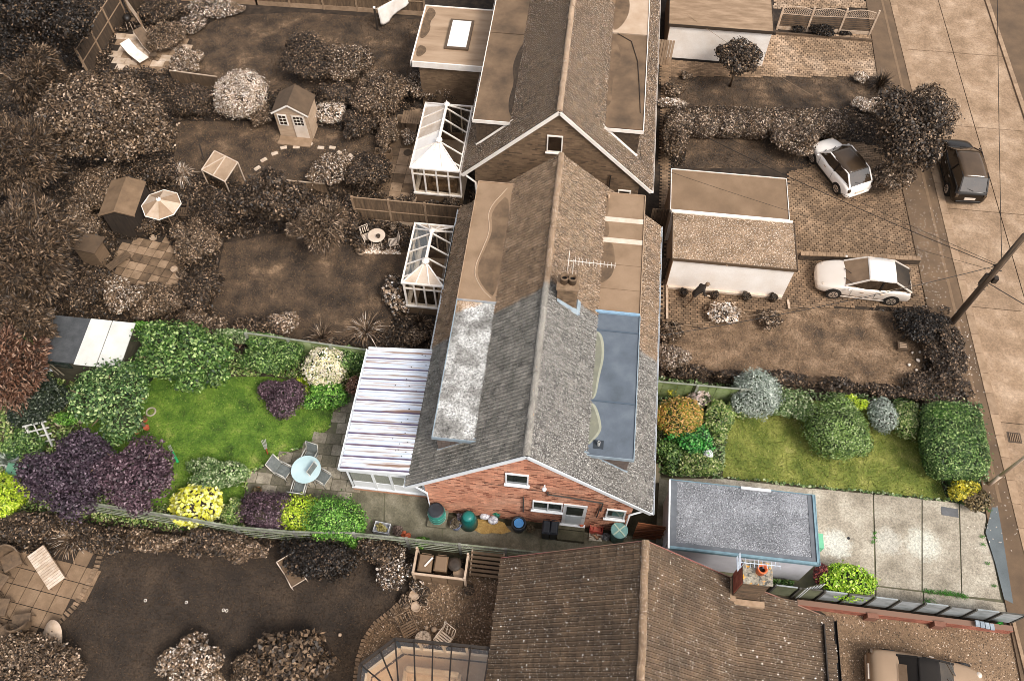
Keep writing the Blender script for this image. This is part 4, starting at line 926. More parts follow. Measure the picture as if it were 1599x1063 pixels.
# ================================================================== GARAGES
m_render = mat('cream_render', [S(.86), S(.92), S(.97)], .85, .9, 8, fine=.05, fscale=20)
m_render_shade = mat('shaded_render', [S(.52), S(.6)], .85, .9, 8, fine=.05, fscale=20)  # same render with the shade of the west side put into its colour
def garage(label, x0, x1, y0, y1, z, mroof, mwall, mtrim, trimS=True, chips=None, name='garage', west=None, trimw=.07):
    t = T(name, label, 'garage', ((x0+x1)/2, (y0+y1)/2, 0))
    w = M().box(x0+.08, x1-.05, y0+.08, y1-.08, 0, z-.1).build('wall', mwall, t)
    if west: M().box(x0+.06, x0+.079, y0+.08, y1-.08, 0, z-.1).build('shaded_side', west, t)  # thin west face in the shade-coloured render
    M().box(x0, x1, y0, y1, z-.10, z).build('flat_roof', mroof, t)
    b = M(); e = trimw
    b.box(x0-.02, x1+.02, y0-.03, y0-.001, z-.14, z+.04).box(x0-.02, x1+.02, y1+.001, y1+.03, z-.14, z+.04).box(x0-.03, x0-.001, y0-.03, y1+.03, z-.14, z+.045).box(x1+.001, x1+.03, y0-.03, y1+.03, z-.14, z+.045)
    b.build('fascia', mtrim, t)
    return t
m_chip = mat('grey_chip_roof', [C(92, 93, 96), C(122, 123, 127), C(150, 151, 155)], .95, .8, 9, fine=.6, fscale=18, bump=.8, bscale=40, lichen=[(C(190, 191, 194), 28, .57), (C(58, 58, 62), 24, .59)])
m_bluef = mat('blue_grey_fascia', [C(96, 124, 136), C(130, 158, 168)], .5, 3, 5, fine=.15)
m_lil = mat('lilac_render', [C(186, 184, 190), C(210, 208, 214)], .85, 1, 6, fine=.05)
gA = garage('detached garage with grey stone chip flat roof and blue edging', 4.58, 9.92, 9.84, 12.45, 2.4, m_chip, m_lil, m_bluef)
b = M(); b.box(4.60, 9.90, 9.84, 10.06, 2.401, 2.42).box(9.66, 9.9, 10.06, 12.43, 2.401, 2.42).box(4.60, 4.82, 10.06, 12.43, 2.401, 2.42); b.build('roof_border', mat('felt_border', [C(92, 95, 100), C(110, 113, 118)], .8, 3, 5, fine=.15), gA)
M().box(9.83, 9.90, 9.86, 12.44, 2.43, 2.47).box(4.6, 9.83, 9.84, 9.90, 2.43, 2.46).build('edge_trim', m_bluef, gA)
M().box(7.2, 8.3, 12.38, 12.47, 2.43, 2.5).build('white_trim', m_white, gA); M().box(4.52, 4.58, 9.8, 12.45, 2.3, 2.47).build('gutter', m_white, gA)
M().box(9.88, 9.905, 10.2, 12.1, .05, 2.1).build('garage_door', m_white, gA)
gb = M().box(9.96, 10.22, 10.55, 11.1, 1.75, 2.15); rt = gb.build('door_canopy', mat('mint_green', [C(96, 170, 130), C(120, 190, 150)], .6), gA)
M().tube([(4.62, 10.3, .2), (4.62, 10.3, 2.3)], .03, 6).build('downpipe', m_white, gA)
m_fr = mat('brown_flat_roof', [S(.36), S(.42), S(.47)], .85, .7, 7, fine=.07, fscale=26)
m_fr2 = mat('speckled_flat_roof', [S(.36), S(.46), S(.56)], .9, 1.4, 8, fine=.6, fscale=13, lichen=[(S(.78), 18, .57), (S(.16), 16, .62)])
gB = garage('plain brown flat roofed garage with the white gutter edge', 4.36, 9.72, 25.72, 28.2, 2.4, m_fr, m_render, m_cream, west=m_render_shade)
gC = garage('rendered garage with speckled roof, four dark pots along its cream wall', 4.49, 9.96, 22.98, 25.62, 2.32, m_fr2, m_render, mat('brown_fascia', [S(.3)], .6), west=m_render_shade)
M().box(4.62, 9.88, 22.95, 23.055, .0, .2).build('wall_foot', mat('wall_foot', [S(.72), S(.8)], .9, 3), gC)
M().box(4.40, 9.9, 25.60, 25.7, 2.25, 2.40).build('gutter', m_cream, gC)
v = M(); v.lathe([(.05, 0), (.05, .06), (.03, .07), (0, .07)], 10, (6.9, 22.98, 2.18)); v.build('vent', mat('vent', [S(.6)], .6), gC)
gDd = P(1045, 38, 2.4); gDe = P(1208, 45, 2.4)
gD = garage('cream rendered garage behind the small dark leaved tree', gDd[0], gDe[0], gDd[1], gDd[1]+4.4, 2.4, mat('streaky_felt', [S(.42), S(.5), S(.6)], .85, .8, 8, fine=.12, stretch=(1, 4, 1)), m_render, mat('dark_fascia2', [S(.2)], .6), west=m_render_shade)
M().box(gDd[0]+.2, gDe[0]-1.9, gDd[1]+.02, gDd[1]+.075, 0, .16).build('wall_foot', mat('foot_shadow', [S(.1)], .9), gD)  # dark strip painting the shadow line along the garage foot
# side gates and bins between the houses
def gate(name, label, a, b, h, m, n=6, horiz=False):
    a, b = Vector((a[0], a[1], 0)), Vector((b[0], b[1], 0)); t = T(name, label, 'gate', a.lerp(b, .5)); d = b-a; L = d.length; d.normalize()
    for k in range(n):
        if horiz: z = .1+(h-.1)*k/n; M().bar(a+Vector((0, 0, z+.08)), b+Vector((0, 0, z+.08)), .03, (h-.1)/n*.86).build('board', m, t)
        else: p = a+d*(L*(k+.5)/n); M().bar(p+Vector((0, 0, .05)), p+Vector((0, 0, h)), L/n*.86, .03, up=(0, 1, 0)).build('board', m, t)
    return t
m_ogate = mat('orange_stained_board', [C(110, 62, 34), C(146, 88, 52)], .8, 2, 6, stretch=(.6, 5, 5), island=.15)
gt = gate('side_gate', 'orange stained wooden gate between the brick gable and grey garage', (3.5, 10.9), (4.55, 10.85), 1.75, m_ogate, 7, True)
M().bar((3.5, 10.8, .15), (4.55, 10.76, 1.1), .03, .09).bar((3.5, 10.8, .9), (4.55, 10.76, 1.7), .03, .07).build('brace', mat('brace', [C(96, 52, 30)], .8), gt)
gate('side_gate', 'dark slatted gate beside the speckled garage roof', (3.95, 23.5), (4.5, 23.5), 1.6, mat('dark_board', [S(.14), S(.2)], .8), 5)
gate('side_gate', 'brown boarded gate beside the plain garage roof', (3.6, 26.3), (4.4, 26.3), 1.7, mat('mid_board', [S(.24), S(.32)], .8, 3, island=.1), 6)
gate('side_gate', 'pale topped gate beside the far cream garage', (3.6, 38.3), (4.5, 38.3), 1.7, mat('pale_board', [S(.5), S(.62)], .8, 3, island=.1), 6)
# ================================================================== CONSERVATORIES
m_gl = glassmat('clear_glass', (.93, .90, .85), .13)
m_glw = mat('bright_glass', [S(.90), S(.97)], .12, 1.2, 4)
m_glp = mat('pale_glass', [S(.66), S(.74), S(.80)], .2, 1.6, 5)
m_in = mat('interior_floor', [S(.66), S(.76)], .8, 2)
def conservatory(label, x0, x1, y0, y1, ez, rz, rx_, ry0, ry1, bays, white_panes, smooth_front=True, wallm=None, front=m_glp):
    t = T('conservatory', label, 'conservatory', ((x0+x1)/2, (y0+y1)/2, 0)); z0 = .55
    M().box(x0+.12, x1, y0+.12, y1-.1, 0, .12).build('floor', m_in, t)
    b = M().box(x0+.06, x1, y0+.06, y0+.2, 0, z0).box(x0+.06, x0+.2, y0+.2, y1-.06, 0, z0).box(x0+.2, x1, y1-.2, y1-.06, 0, z0); b.build('base_wall', wallm or m_brickS, t)
    M().box(x0+.02, x1, y0+.02, y0+.22, z0+.002, z0+.09).box(x0+.02, x0+.22, y0+.22, y1, z0+.002, z0+.09).build('sill', m_cream, t)
    fr = M(); pl = []
    n = 4
    for k in range(n+1): x = x0+.08+(x1-x0-.1)*k/n; fr.box(x-.035, x+.035, y0+.06, y0+.14, z0+.09, ez-.05)
    m_ = max(3, int((y1-y0)/.75))
    for k in range(m_+1): y = y0+.1+(y1-y0-.2)*k/m_; fr.box(x0+.05, x0+.13, y-.035, y+.035, z0+.09, ez-.05)
    for k in range(n+1): x = x0+.08+(x1-x0-.1)*k/n; fr.box(x-.03, x+.03, y1-.14, y1-.06, z0+.09, ez-.05)
    fr.box(x0+.08, x1, y0+.07, y0+.13, ez-.5, ez-.43).box(x0+.05, x0+.13, y0+.1, y1-.1, ez-.5, ez-.43)
    fr.build('window_frame', m_cream, t)
    for k in range(n):
        xa, xb = x0+.12+(x1-x0-.1)*k/n, x0+.04+(x1-x0-.1)*(k+1)/n; M().box(xa, xb, y0+.095, y0+.105, z0+.1, ez-.06).build('pane', m_gl, t)
    for k in range(m_):
        ya, yb = y0+.14+(y1-y0-.2)*k/m_, y0+.06+(y1-y0-.2)*(k+1)/m_; M().box(x0+.085, x0+.095, ya, yb, z0+.1, ez-.06).build('pane', m_gl, t)
    M().box(x0, x1, y0, y0+.08, ez-.05, ez+.03).box(x0, x0+.08, y0+.08, y1, ez-.05, ez+.03).box(x0+.08, x1, y1-.08, y1, ez-.05, ez+.03).box(x1-.06, x1, y0+.08, y1-.08, ez-.05, ez+.06).build('eaves_beam', m_cream, t)
    M().box(rx_-.055, rx_+.055, ry0-.02, ry1+.02, rz-.04, rz+.07).build('ridge_bar', m_cream, t)
    M().lathe([(.17, 0), (.17, .06), (.09, .12), (0, .13)], 8, (rx_, ry0, rz+.02)).build('ridge_end', m_cream, t)
    M().lathe([(.15, 0), (.15, .06), (.05, .16), (0, .3)], 8, (rx_, ry1, rz+.02)).build('ridge_end', m_cream, t)
    bars = M(); R0, R1 = Vector((rx_, ry0, rz)), Vector((rx_, ry1, rz))
    def gb(a, b_): M().bar(a, b_, .055, .05).build('glazing_bar', m_cream, t)
    c = [Vector((x0+.03, y0+.03, ez)), Vector((x1-.03, y0+.03, ez)), Vector((x1-.03, y1-.03, ez)), Vector((x0+.03, y1-.03, ez))]
    gb(c[0], R0); gb(c[1], R0); gb(c[2], R1); gb(c[3], R1)
    for f in (1/3, 2/3): gb(c[0].lerp(c[1], f), R0+Vector(((f-.5)*.2, 0, 0))); gb(c[3].lerp(c[2], f), R1+Vector(((f-.5)*.2, 0, 0)))
    def pane(q, m):
        q = [Vector(p)-Vector((0, 0, .015)) for p in q]
        nn = (q[1]-q[0]).cross(q[2]-q[0])
        if nn.z < 0: q = q[::-1]
        M().slab4(q, .012).build('roof_pane', m, t)
    def side(xe, sgn, mm):
        P0, P1 = Vector((xe, y0+.03, ez)), Vector((xe, y1-.03, ez)); last = None
        fy = [y0+.03]+[y0+(y1-y0)*(k+.5)/bays for k in range(bays)]+[y1-.03]
        pts = []
        for y in fy: yr = min(max(y, ry0), ry1); pts.append((Vector((xe, y, ez)), Vector((rx_, yr, rz))))
        for k in range(1, len(pts)-1):
            a, r_ = pts[k]
            if r_.y in (ry0, ry1):
                # jack bar on the hip
                yc = a.y; hipa, hipr = (pts[0][0], R0) if r_.y == ry0 else (pts[-1][0], R1)
                f = (yc-hipa.y)/(hipr.y-hipa.y) if abs(hipr.y-hipa.y) > .01 else 1
                r_ = hipa.lerp(hipr, max(0, min(1, f))); pts[k] = (a, r_)
            gb(a, r_)
        pts[0] = (pts[0][0], pts[0][0]); pts[-1] = (pts[-1][0], pts[-1][0])
        for k in range(len(pts)-1):
            a, b_ = pts[k], pts[k+1]; q = [a[0], b_[0], b_[1], a[1]]
            if (q[0]-q[3]).length < .01: q = q[:3]
            elif (q[1]-q[2]).length < .01: q = [q[0], q[1], q[3]]
            pane(q, mm[k % len(mm)])
    side(x0+.03, -1, white_panes); side(x1-.03, 1, [m_gl])
    for cc, R_ in ((c[:2], R0), (c[2:], R1)):
        pane([cc[0], cc[0].lerp(cc[1], 1/3), R_], front); pane([cc[0].lerp(cc[1], 1/3), cc[0].lerp(cc[1], 2/3), R_], front); pane([cc[0].lerp(cc[1], 2/3), cc[1], R_], front)
    return t
cs1 = conservatory('white framed conservatory with clear roof beside the bistro set', -7.22, -5.33, 20.2, 23.6, 2.4, 3.05, -6.2, 21.0, 22.7, 5, [m_gl], front=m_glp)
cs2 = conservatory('white framed conservatory with bright roof panes beside the slab patio', -8.05, -5.62, 26.85, 31.3, 2.4, 3.2, -6.75, 28.0, 30.4, 6, [m_glw, m_glw, m_glw, m_glp, m_glp, m_glp, m_glw], front=m_glw)
# furniture seen through the glass
def sofa(label, loc, rz, L, m, cat='sofa', name='sofa'):
    t = T(name, label, cat, (0, 0, 0))
    M().box(-L/2, L/2, -.4, .35, .1, .42).build('seat', m, t, bevel=.04); M().box(-L/2, L/2, .22, .42, .42, .85).build('backrest', m, t, bevel=.04)
    for s in (-1, 1): M().box(s*L/2-.09, s*L/2+.09, -.4, .4, .1, .62).build('armrest', m, t, bevel=.04)
    t.location = loc; t.rotation_euler[2] = rz; return t
m_sofa = mat('cane', [S(.36), S(.46)], .8, 8); m_sofad = mat('dark_cushion', [S(.14), S(.2)], .9, 6)
sofa('brown two seat sofa inside the bright roofed conservatory', (-6.7, 27.6, .12), pi, 1.3, m_sofa)
sofa('dark armchair inside the clear roofed conservatory, at its front window', (-6.3, 20.9, .12), pi, .6, m_sofad, 'armchair', 'armchair')
sofa('cane armchair inside the clear roofed conservatory, further back', (-6.0, 22.3, .12), -pi/2, .65, m_sofa, 'armchair', 'armchair')
# our lean-to with its corrugated sheets
m_wC = m_white
t = T('lean_to_conservatory', 'white lean-to with striped corrugated plastic roof on the back wall', 'conservatory', (-6.6, 14.1, 0))
X0, X1, Y0, Y1 = -7.85, -5.25, 11.5, 16.85; Z0, Z1 = 2.3, 2.62
M().box(X0+.15, X1, Y0+.15, Y1-.1, 0, .1).build('floor', mat('lean_floor', [C(120, 110, 100)], .8), t)
M().box(X0+.05, X1+.6, Y0+.05, Y0+.17, 0, .25).box(X0+.05, X0+.17, Y0+.17, Y1, 0, .25).build('base_wall', m_brickC, t)
fr = M().box(X0+.03, X1+.55, Y0+.03, Y0+.2, .25, .33)
for x in (X0+.09, X0+1.05, X0+1.75, X1+.42): fr.box(x-.05, x+.05, Y0+.06, Y0+.16, .33, 2.2)
fr.box(X0+.04, X1+.47, Y0+.07, Y0+.15, 1.85, 1.95).box(X0+.04, X1+.47, Y0+.06, Y0+.16, 2.14, 2.26)
fr.box(X0+.14, X1+.37, Y0+.09, Y0+.13, .33, .9)
for k in range(7): y = Y0+.1+(Y1-Y0-.2)*k/6; fr.box(X0+.05, X0+.14, y-.05, y+.05, .33, 2.2)
fr.box(X0+.05, X0+.15, Y0+.16, Y1, 2.12, 2.25).box(X0+.08, X0+.12, Y0+.1, Y1, .33, .85)
fr.build('frame', m_white, t)
for a, c in ((X0+.14, X0+1.0), (X0+1.1, X0+1.7), (X0+1.8, X1+.37)): M().box(a, c, Y0+.10, Y0+.11, .95, 1.84).build('pane', mat('blind_glass', [C(132, 134, 126), C(158, 160, 150)], .1, 6, stretch=(12, 1, 1)), t)
for k in range(6): y = Y0+.15+(Y1-Y0-.2)*k/6; M().box(X0+.09, X0+.1, y, y+(Y1-Y0-.2)/6-.1, .9, 2.1).build('pane', mat('lean_glass', [C(110, 124, 130)], .08), t)
m_poly = [mat('striped_plastic_%d' % k, [C(150, 122, 106), C(196, 184, 180), C(212, 220, 232), C(206, 214, 228), C(228, 232, 240), C(178, 162, 162), C(206, 196, 190)], .35, .9, 6, stretch=(.3, 9, 1), fine=.1, lo=.36, hi=.64) for k in range(1)]
nb = 11; bw = (Y1-Y0)/nb; m_pur = mat('purple_brown_rib', [C(66, 60, 108), C(120, 92, 96)], .4, 1.5, 3)
for k in range(nb):
    b = M(); n = 13; ya = Y0+k*bw
    top = []
    for i in range(n):
        y = ya+bw*i/(n-1); h = .018*(1 if (i % 4) in (1, 2) else 0); top.append((y, h))
    vs = [(X0-.08, y, Z0+h) for y, h in top]+[(X1, y, Z1+h) for y, h in top]; lo = [(v[0], v[1], v[2]-.012) for v in vs]
    fs = [(n+i, i, i+1, n+i+1)[::-1] for i in range(n-1)]
    b.add(vs, [f for f in fs]); b.build('roof_sheet', m_poly[0], t)
    M().bar((X0-.1, ya+.03, Z0+.035), (X1, ya+.03, Z1+.035), .05, .03).build('glazing_bar', m_pur, t)
    M().bar((X0-.1, ya-.025, Z0+.04), (X1, ya-.025, Z1+.04), .035, .03).build('glazing_bar', m_white, t)
b = M().box(X0-.19, X0-.09, Y0-.03, Y1, Z0-.12, Z0-.10).box(X0-.2, X0-.18, Y0-.03, Y1, Z0-.12, Z0+.0).box(X0-.1, X0-.085, Y0-.03, Y1, Z0-.12, Z0-.0); b.build('gutter', m_white, t)
M().bar((X0-.12, Y0-.06, Z0+.02), (X1+.55, Y0-.06, Z1-.02), .03, .2).build('fascia', m_white, t)
M().bar((X0-.1, Y1+.02, Z0+.03), (X1, Y1+.02, Z1+.03), .06, .08).build('fascia', m_white, t)
g = random.Random(8); b = M()
for k in range(26):
    x = X1-.1-abs(g.gauss(0, .45)); y = g.uniform(Y0+.2, Y1-.2); z = Z0+(Z1-Z0)*(x-X0)/(X1-X0)+.022; b.lathe([(.022, 0), (.02, .012), (0, .014)], 6, (x, y, z))
b.build('leaf_debris', mat('debris', [C(60, 56, 54)], .9), t)
# conservatory at the foot of the picture
t = T('conservatory', 'dark framed conservatory with faceted tan glass roof, beside the gravel yard', 'conservatory', (-2.9, 4.6, 0))
m_df = mat('dark_frame', [S(.12), S(.16)], .5); cw = [P(617, 1000, 2.3), P(563, 1040, 2.3)]
N0 = P(617, 997, 2.3); W0 = P(563, 1037, 2.3); E0 = P(767, 1012, 2.3); S0 = P(552, 1120, 2.3); R = Vector((-1.45, N0[1]-1.9, 3.05)); RW = Vector((W0[0]+1.6, N0[1]-1.9, 3.05)); D = -4.0
E1 = Vector((-1.4, N0[1]-.0, 2.3)); E0 = Vector((-1.42, E0[1], 2.3))
M().prism([(N0.x+.1, N0.y-.1), (W0.x+.1, W0.y-.06), (S0.x+.1, S0.y), (S0.x+.1, D), (-1.42, D), (-1.42, E0.y-.1)], 0, .1).build('floor', mat('pale_floor', [S(.7), S(.8)], .6, 2), t)
class _B:
    def bar(s, a, b_, w_, h_): M().bar(a, b_, w_, h_).build('glazing_bar', m_df, t); return s
bars = _B()
m_tg = glassmat('tan_glass', (.93, .86, .76), .12)
def addpane(q, m=m_tg):
    q = [Vector(p) for p in q]
    if (q[1]-q[0]).cross(q[2]-q[0]).z < 0: q = q[::-1]
    M().slab4(q, .012).build('roof_pane', m, t)
north = [N0.lerp(E0, k/5) for k in range(6)]; rid = [RW.lerp(R, k/5) for k in range(6)]
for k in range(5): addpane([north[k], north[k+1], rid[k+1], rid[k]])
for k in range(6): bars.bar(north[k]+Vector((0, 0, .03)), rid[k]+Vector((0, 0, .03)), .05, .05)
mid = N0.lerp(W0, .45); addpane([N0, mid, RW]); addpane([mid, W0, RW]); bars.bar(mid+Vector((0, 0, .03)), RW+Vector((0, 0, .03)), .05, .05); bars.bar(W0+Vector((0, 0, .03)), RW+Vector((0, 0, .03)), .05, .05)
S1 = Vector((S0.x, S0.y-1.5, 2.3)); addpane([W0, S0, RW]); addpane([S0, S1, RW]); addpane([S1, Vector((-1.42, S1.y, 2.3)), R, RW])
bars.bar(S0+Vector((0, 0, .03)), RW+Vector((0, 0, .03)), .05, .05)
bars.bar(N0, E0, .10, .09).bar(N0, W0, .1, .09).bar(W0, S0, .1, .09).bar(S0, S1, .1, .09).bar(RW, R, .1, .1)
fr = M()
for a, b_ in ((N0, E0), (N0, W0), (W0, S0)):
    n = max(1, int((b_-a).length/.8))
    for k in range(n+1): p = a.lerp(b_, k/n); fr.box(p.x-.04, p.x+.04, p.y-.04, p.y+.04, .0, 2.26)
    fr.bar((a.x, a.y, .5), (b_.x, b_.y, .5), .08, .9)
fr.build('window_frame', m_cream, t)
m_ps = mat('pale_sofa', [S(.72), S(.8)], .8, 4)
s = sofa('pale corner sofa seen through the tan glass roof', (-3.4, 4.6, .1), 0, 1.9, m_ps)
tb = T('coffee_table', 'small table with cups under the tan glass roof', 'table', (0, 0, 0)); M().box(-.45, .45, -.3, .3, .4, .45).build('tabletop', mat('tabletop', [S(.6)], .4), tb)
for a in (-1, 1):
    for b_ in (-1, 1): M().box(a*.4-.03, a*.4+.03, b_*.25-.03, b_*.25+.03, 0, .4).build('leg', mat('tabletop', [S(.6)], .4), tb)
tb.location = (-2.5, 3.7, .1)
# ================================================================== FENCES
m_fb = mat('fence_board', [S(.26), S(.34), S(.42)], .9, 1.5, 7, fine=.15, island=.12, stretch=(6, 6, .8))
m_fp = mat('fence_post', [S(.44), S(.56)], .9, 3, 5, fine=.1, stretch=(5, 5, 1))
def board_fence(label, pts, h, mb, mp, pw=1.8, bw=.11, name='fence', rails=True, base=0., postx=.05, lift=True, gravel=None):
    t = T(name, label, 'fence', (pts[0][0], pts[0][1], 0)); g = random.Random(int(pts[0][0]*7))
    for (a, b_) in zip(pts, pts[1:]):
        a, b_ = Vector((a[0], a[1], 0)), Vector((b_[0], b_[1], 0)); L = (b_-a).length; d = (b_-a)/L; n = max(1, round(L/pw)); nd = Vector((-d.y, d.x, 0))
        for k in range(n+1): p = a+d*(L*k/n); M().bar(p+Vector((0, 0, base)), p+Vector((0, 0, h+.07)), .10, .10, up=(0, 1, 0)).build('post', mp, t)
        for k in range(n):
            s, e = L*k/n+.05, L*(k+1)/n-.05; st = M(); q = int((e-s)/bw)
            for i in range(q):
                p = a+d*(s+(e-s)*(i+.5)/q)+nd*g.uniform(-.006, .006); hh = h-.03+g.uniform(-.01, .01); w_ = (e-s)/q*.5*.94
                st.add([p-d*w_-nd*.01+Vector((0, 0, z)) for z in ()], [])
                v = [p-d*w_-nd*.012, p+d*w_-nd*.008, p+d*w_+nd*.012, p-d*w_+nd*.008]
                st.add([x+Vector((0, 0, base+.05)) for x in v]+[x+Vector((0, 0, hh)) for x in v], [(0, 3, 2, 1), (4, 5, 6, 7), (0, 1, 5, 4), (1, 2, 6, 5), (2, 3, 7, 6), (3, 0, 4, 7)])
            st.build('fence_boards', mb, t, kind='stuff')
            rl = M(); rl.bar(a+d*s+Vector((0, 0, h)), a+d*e+Vector((0, 0, h)), .05, .035)
            if rails: rl.bar(a+d*s-nd*.03+Vector((0, 0, h*.55)), a+d*e-nd*.03+Vector((0, 0, h*.55)), .035, .05)
            rl.build('rail', mp, t)
            if gravel: M().bar(a+d*s+Vector((0, 0, .15)), a+d*e+Vector((0, 0, .15)), .05, .3).build('gravel_board', gravel, t)
    return t
tp = [P(275, 8, 0), P(660, 32, 0)]
board_fence('long brown board fence along the top of the far lawn', [tuple(P(285, 1)[:2]), tuple(P(402, 8)[:2]), tuple(P(664, 25)[:2])], 1.75, m_fb, m_fp, 1.85, .13, gravel=m_kerb)
board_fence('brown board fence with square posts between the two conservatories', [(-10.6, 25.25), (-5.35, 25.25)], 1.8, m_fb, m_fp, 1.75, .12, gravel=mat('fence_foot', [S(.6), S(.7)], .9, 3))
pl = [P(184, 108, 0), P(158, 20, 0)]
board_fence('brown board fence left of the pale patio with the lounger', [(-27.6, 33.7), (-27.4, 38.9)], 1.8, mat('dark_fence_board', [S(.18), S(.28)], .9, 1.5, 7, island=.12, stretch=(6, 6, .8)), m_fp, 1.75, .13)
board_fence('dark low fence in the corner behind the barbecue', [(-27.4, 39.4), (-24.6, 39.9)], 1.7, mat('dark_fence_board', [S(.18)], .9), m_fp, 1.7, .13)
board_fence('weathered boards of the fence end by the grey felt shed', [(-26, 17.4), (-22.3, 17.2)], 1.4, mat('grey_brown_board', [S(.24), S(.36)], .9, 2, island=.15), m_fp, 1.8, .12)
# boards on the north side of our front garden, one by one
def single_board_fence(label, a, b_, h, mb, mp, n, ps, name='fence', tilt=.0):
    a, b_ = Vector((a[0], a[1], 0)), Vector((b_[0], b_[1], 0)); t = T(name, label, 'fence', a); L = (b_-a).length; d = (b_-a)/L; g = random.Random(2)
    for i in range(n):
        p = a+d*(L*(i+.5)/n); w_ = L/n*.95
        M().bar(p+Vector((0, g.uniform(-.01, .01), .05)), p+Vector((g.uniform(-.02, .02), -tilt, h+g.uniform(-.02, .02))), w_, .025, up=(0, 1, 0)).build('board', mb, t)
    for k in ps: p = a+d*(L*k)+Vector((0, -.06, 0)); M().bar(p, p+Vector((0, 0, h+.04)), .10, .10, up=(0, 1, 0)).build('post', mp, t)
    M().bar(a+Vector((0, -.03, h)), b_+Vector((0, -.03, h)), .06, .04).build('rail', mp, t)
    return t
m_grb = mat('green_stained_board', [C(88, 104, 56), C(124, 138, 86), C(150, 160, 118)], .9, 2, 6, fine=.2, island=.15)
m_grp = mat('grey_post', [C(120, 122, 108), C(150, 152, 138)], .9, 3, 5, fine=.2)
single_board_fence('green stained board fence behind the yellow shrub of the front garden', (4.05, 17.25), (8.2, 17.3), 1.35, m_grb, m_grp, 13, (.0, .42, .86))
# our back fence on the north side, mostly buried in plants
single_board_fence('grey green board fence between the cream shrub and the lean-to', (-13.6, 17.5), (-7.9, 17.25), 1.5, m_grb, m_grp, 16, (0, .33, .66, 1))
# trellis fence on the south side of our plot
t = T('trellis_fence', 'pale green weathered slatted fence along the foot of the coloured garden', 'fence', (-12, 9.3, 0))
m_tr = mat('lichened_slat', [C(96, 104, 78), C(126, 130, 110), C(158, 158, 146)], .9, 3, 7, fine=.3, island=.2)
m_tr2 = mat('grey_trellis', [C(104, 102, 96), C(140, 138, 130)], .9, 3, 6, fine=.2, island=.15)
fp = [P(150, 800, 0), P(290, 822, 0), P(380, 838, 0), P(470, 846, 0), P(560, 848, 0), P(640, 856, 0), P(720, 865, 0), P(790, 872, 0), P(850, 878, 0)]
for k in range(len(fp)-1):
    a, b_ = fp[k].copy(), fp[k+1].copy(); a.z = b_.z = 0; d = (b_-a).normalized()
    M().bar(a, a+Vector((0, 0, 1.28)), .09, .09, up=(0, 1, 0)).build('post', m_tr2, t)
    n = max(1, int((b_-a).length/1.8+.5))
    for i, z in enumerate((.22, .44, .66, .88)):
        M().bar(a+d*.06+Vector((0, 0, z)), b_-d*.06+Vector((0, 0, z)), .03, .16, up=(0, -.35, 1)).build('slat', m_tr, t)
    M().bar(a+Vector((0, 0, 1.24)), b_+Vector((0, 0, 1.24)), .06, .04).build('rail', m_tr, t)
    M().bar(a+Vector((0, 0, 1.0)), b_+Vector((0, 0, 1.0)), .05, .03).build('rail', m_tr, t)
    la = M(); L = (b_-a).length; q = int(L/.11)
    for i in range(q): p = a+d*(L*(i+.5)/q); la.bar(p+Vector((0, 0, 1.0)), p+d*.1+Vector((0, 0, 1.22)), .03, .015, up=(0, 1, 0)); la.bar(p+d*.1+Vector((0, -.015, 1.0)), p+Vector((0, -.015, 1.22)), .03, .015, up=(0, 1, 0))
    la.build('lattice', m_tr2, t, kind='stuff')
M().bar(fp[-1], fp[-1]+Vector((0, 0, 1.28)), .09, .09, up=(0, 1, 0)).build('post', m_tr2, t)
# grey boards leaning over the brick wall beside the drive
wl0, wl1 = P(1240, 944, 0), P(1572, 985, 0)
bw_ = T('brick_wall', 'low red brick wall along the lower edge of the concrete drive', 'wall', wl0)
d = (wl1-wl0); L = d.length; d.normalize()
M().bar(wl0+Vector((0, 0, .22)), wl1+Vector((0, 0, .22)), .2, .44).build('core', mat('red_mortar', [C(130, 100, 84)], .9, 6), bw_)
m_rb = mat('wall_brick', [C(134, 76, 58), C(166, 104, 84)], .9, 3, 5, island=.25, fine=.15); share = None; g = random.Random(6); ang = atan2(d.y, d.x); cnt = 0
k = 0
while k*.112 < L-.1:
    p = wl0+d*(k*.112+.056)
    if share is None: o = M().box(-.05, .05, -.108, .108, 0, .068).build('brick', m_rb, bw_); share = o.data
    else: o = bpy.data.objects.new('brick', share); COL.objects.link(o); o.parent = bw_
    o.location = p+Vector((0, 0, .45+g.uniform(0, .01)))-bw_.location; o.rotation_euler[2] = ang+g.uniform(-.02, .02); k += 1
fc = M(); z = 0; j = 0; nd = Vector((d.y, -d.x, 0))
while z < .4:
    s = 0 if j % 2 else -.11
    while s < L:
        a, e = max(s+.006, 0), min(s+.219, L)
        if e-a > .05: fc.bar(wl0+d*a+nd*.106+Vector((0, 0, z+.036)), wl0+d*e+nd*.106+Vector((0, 0, z+.036)), .012, .064)
        s += .225
    z += .075; j += 1
fc.build('face_bricks', m_rb, bw_, kind='stuff')
for s in (.35, .66): p = wl0+d*(L*s)+nd*.16; M().box(p.x-.2, p.x+.2, p.y-.1, p.y+.08, 0, .5).build('pier', mat('muted_pier_brick', [C(118, 78, 62), C(142, 100, 82)], .9, 5, fine=.3), bw_)
gp = T('panel_fence', 'grey sloping board panels between the drive and the red brick wall', 'fence', wl0)
m_gp = mat('grey_board', [C(118, 122, 120), C(148, 152, 152), C(166, 170, 172)], .85, 2, 6, fine=.12, island=.06, stretch=(1, 4, 2))
m_gpd = mat('dark_grey_post', [C(66, 62, 56), C(88, 84, 76)], .9, 4)
n = 10; q0, q1 = P(1196, 926, 0), P(1576, 972, 0); q0.y += .0
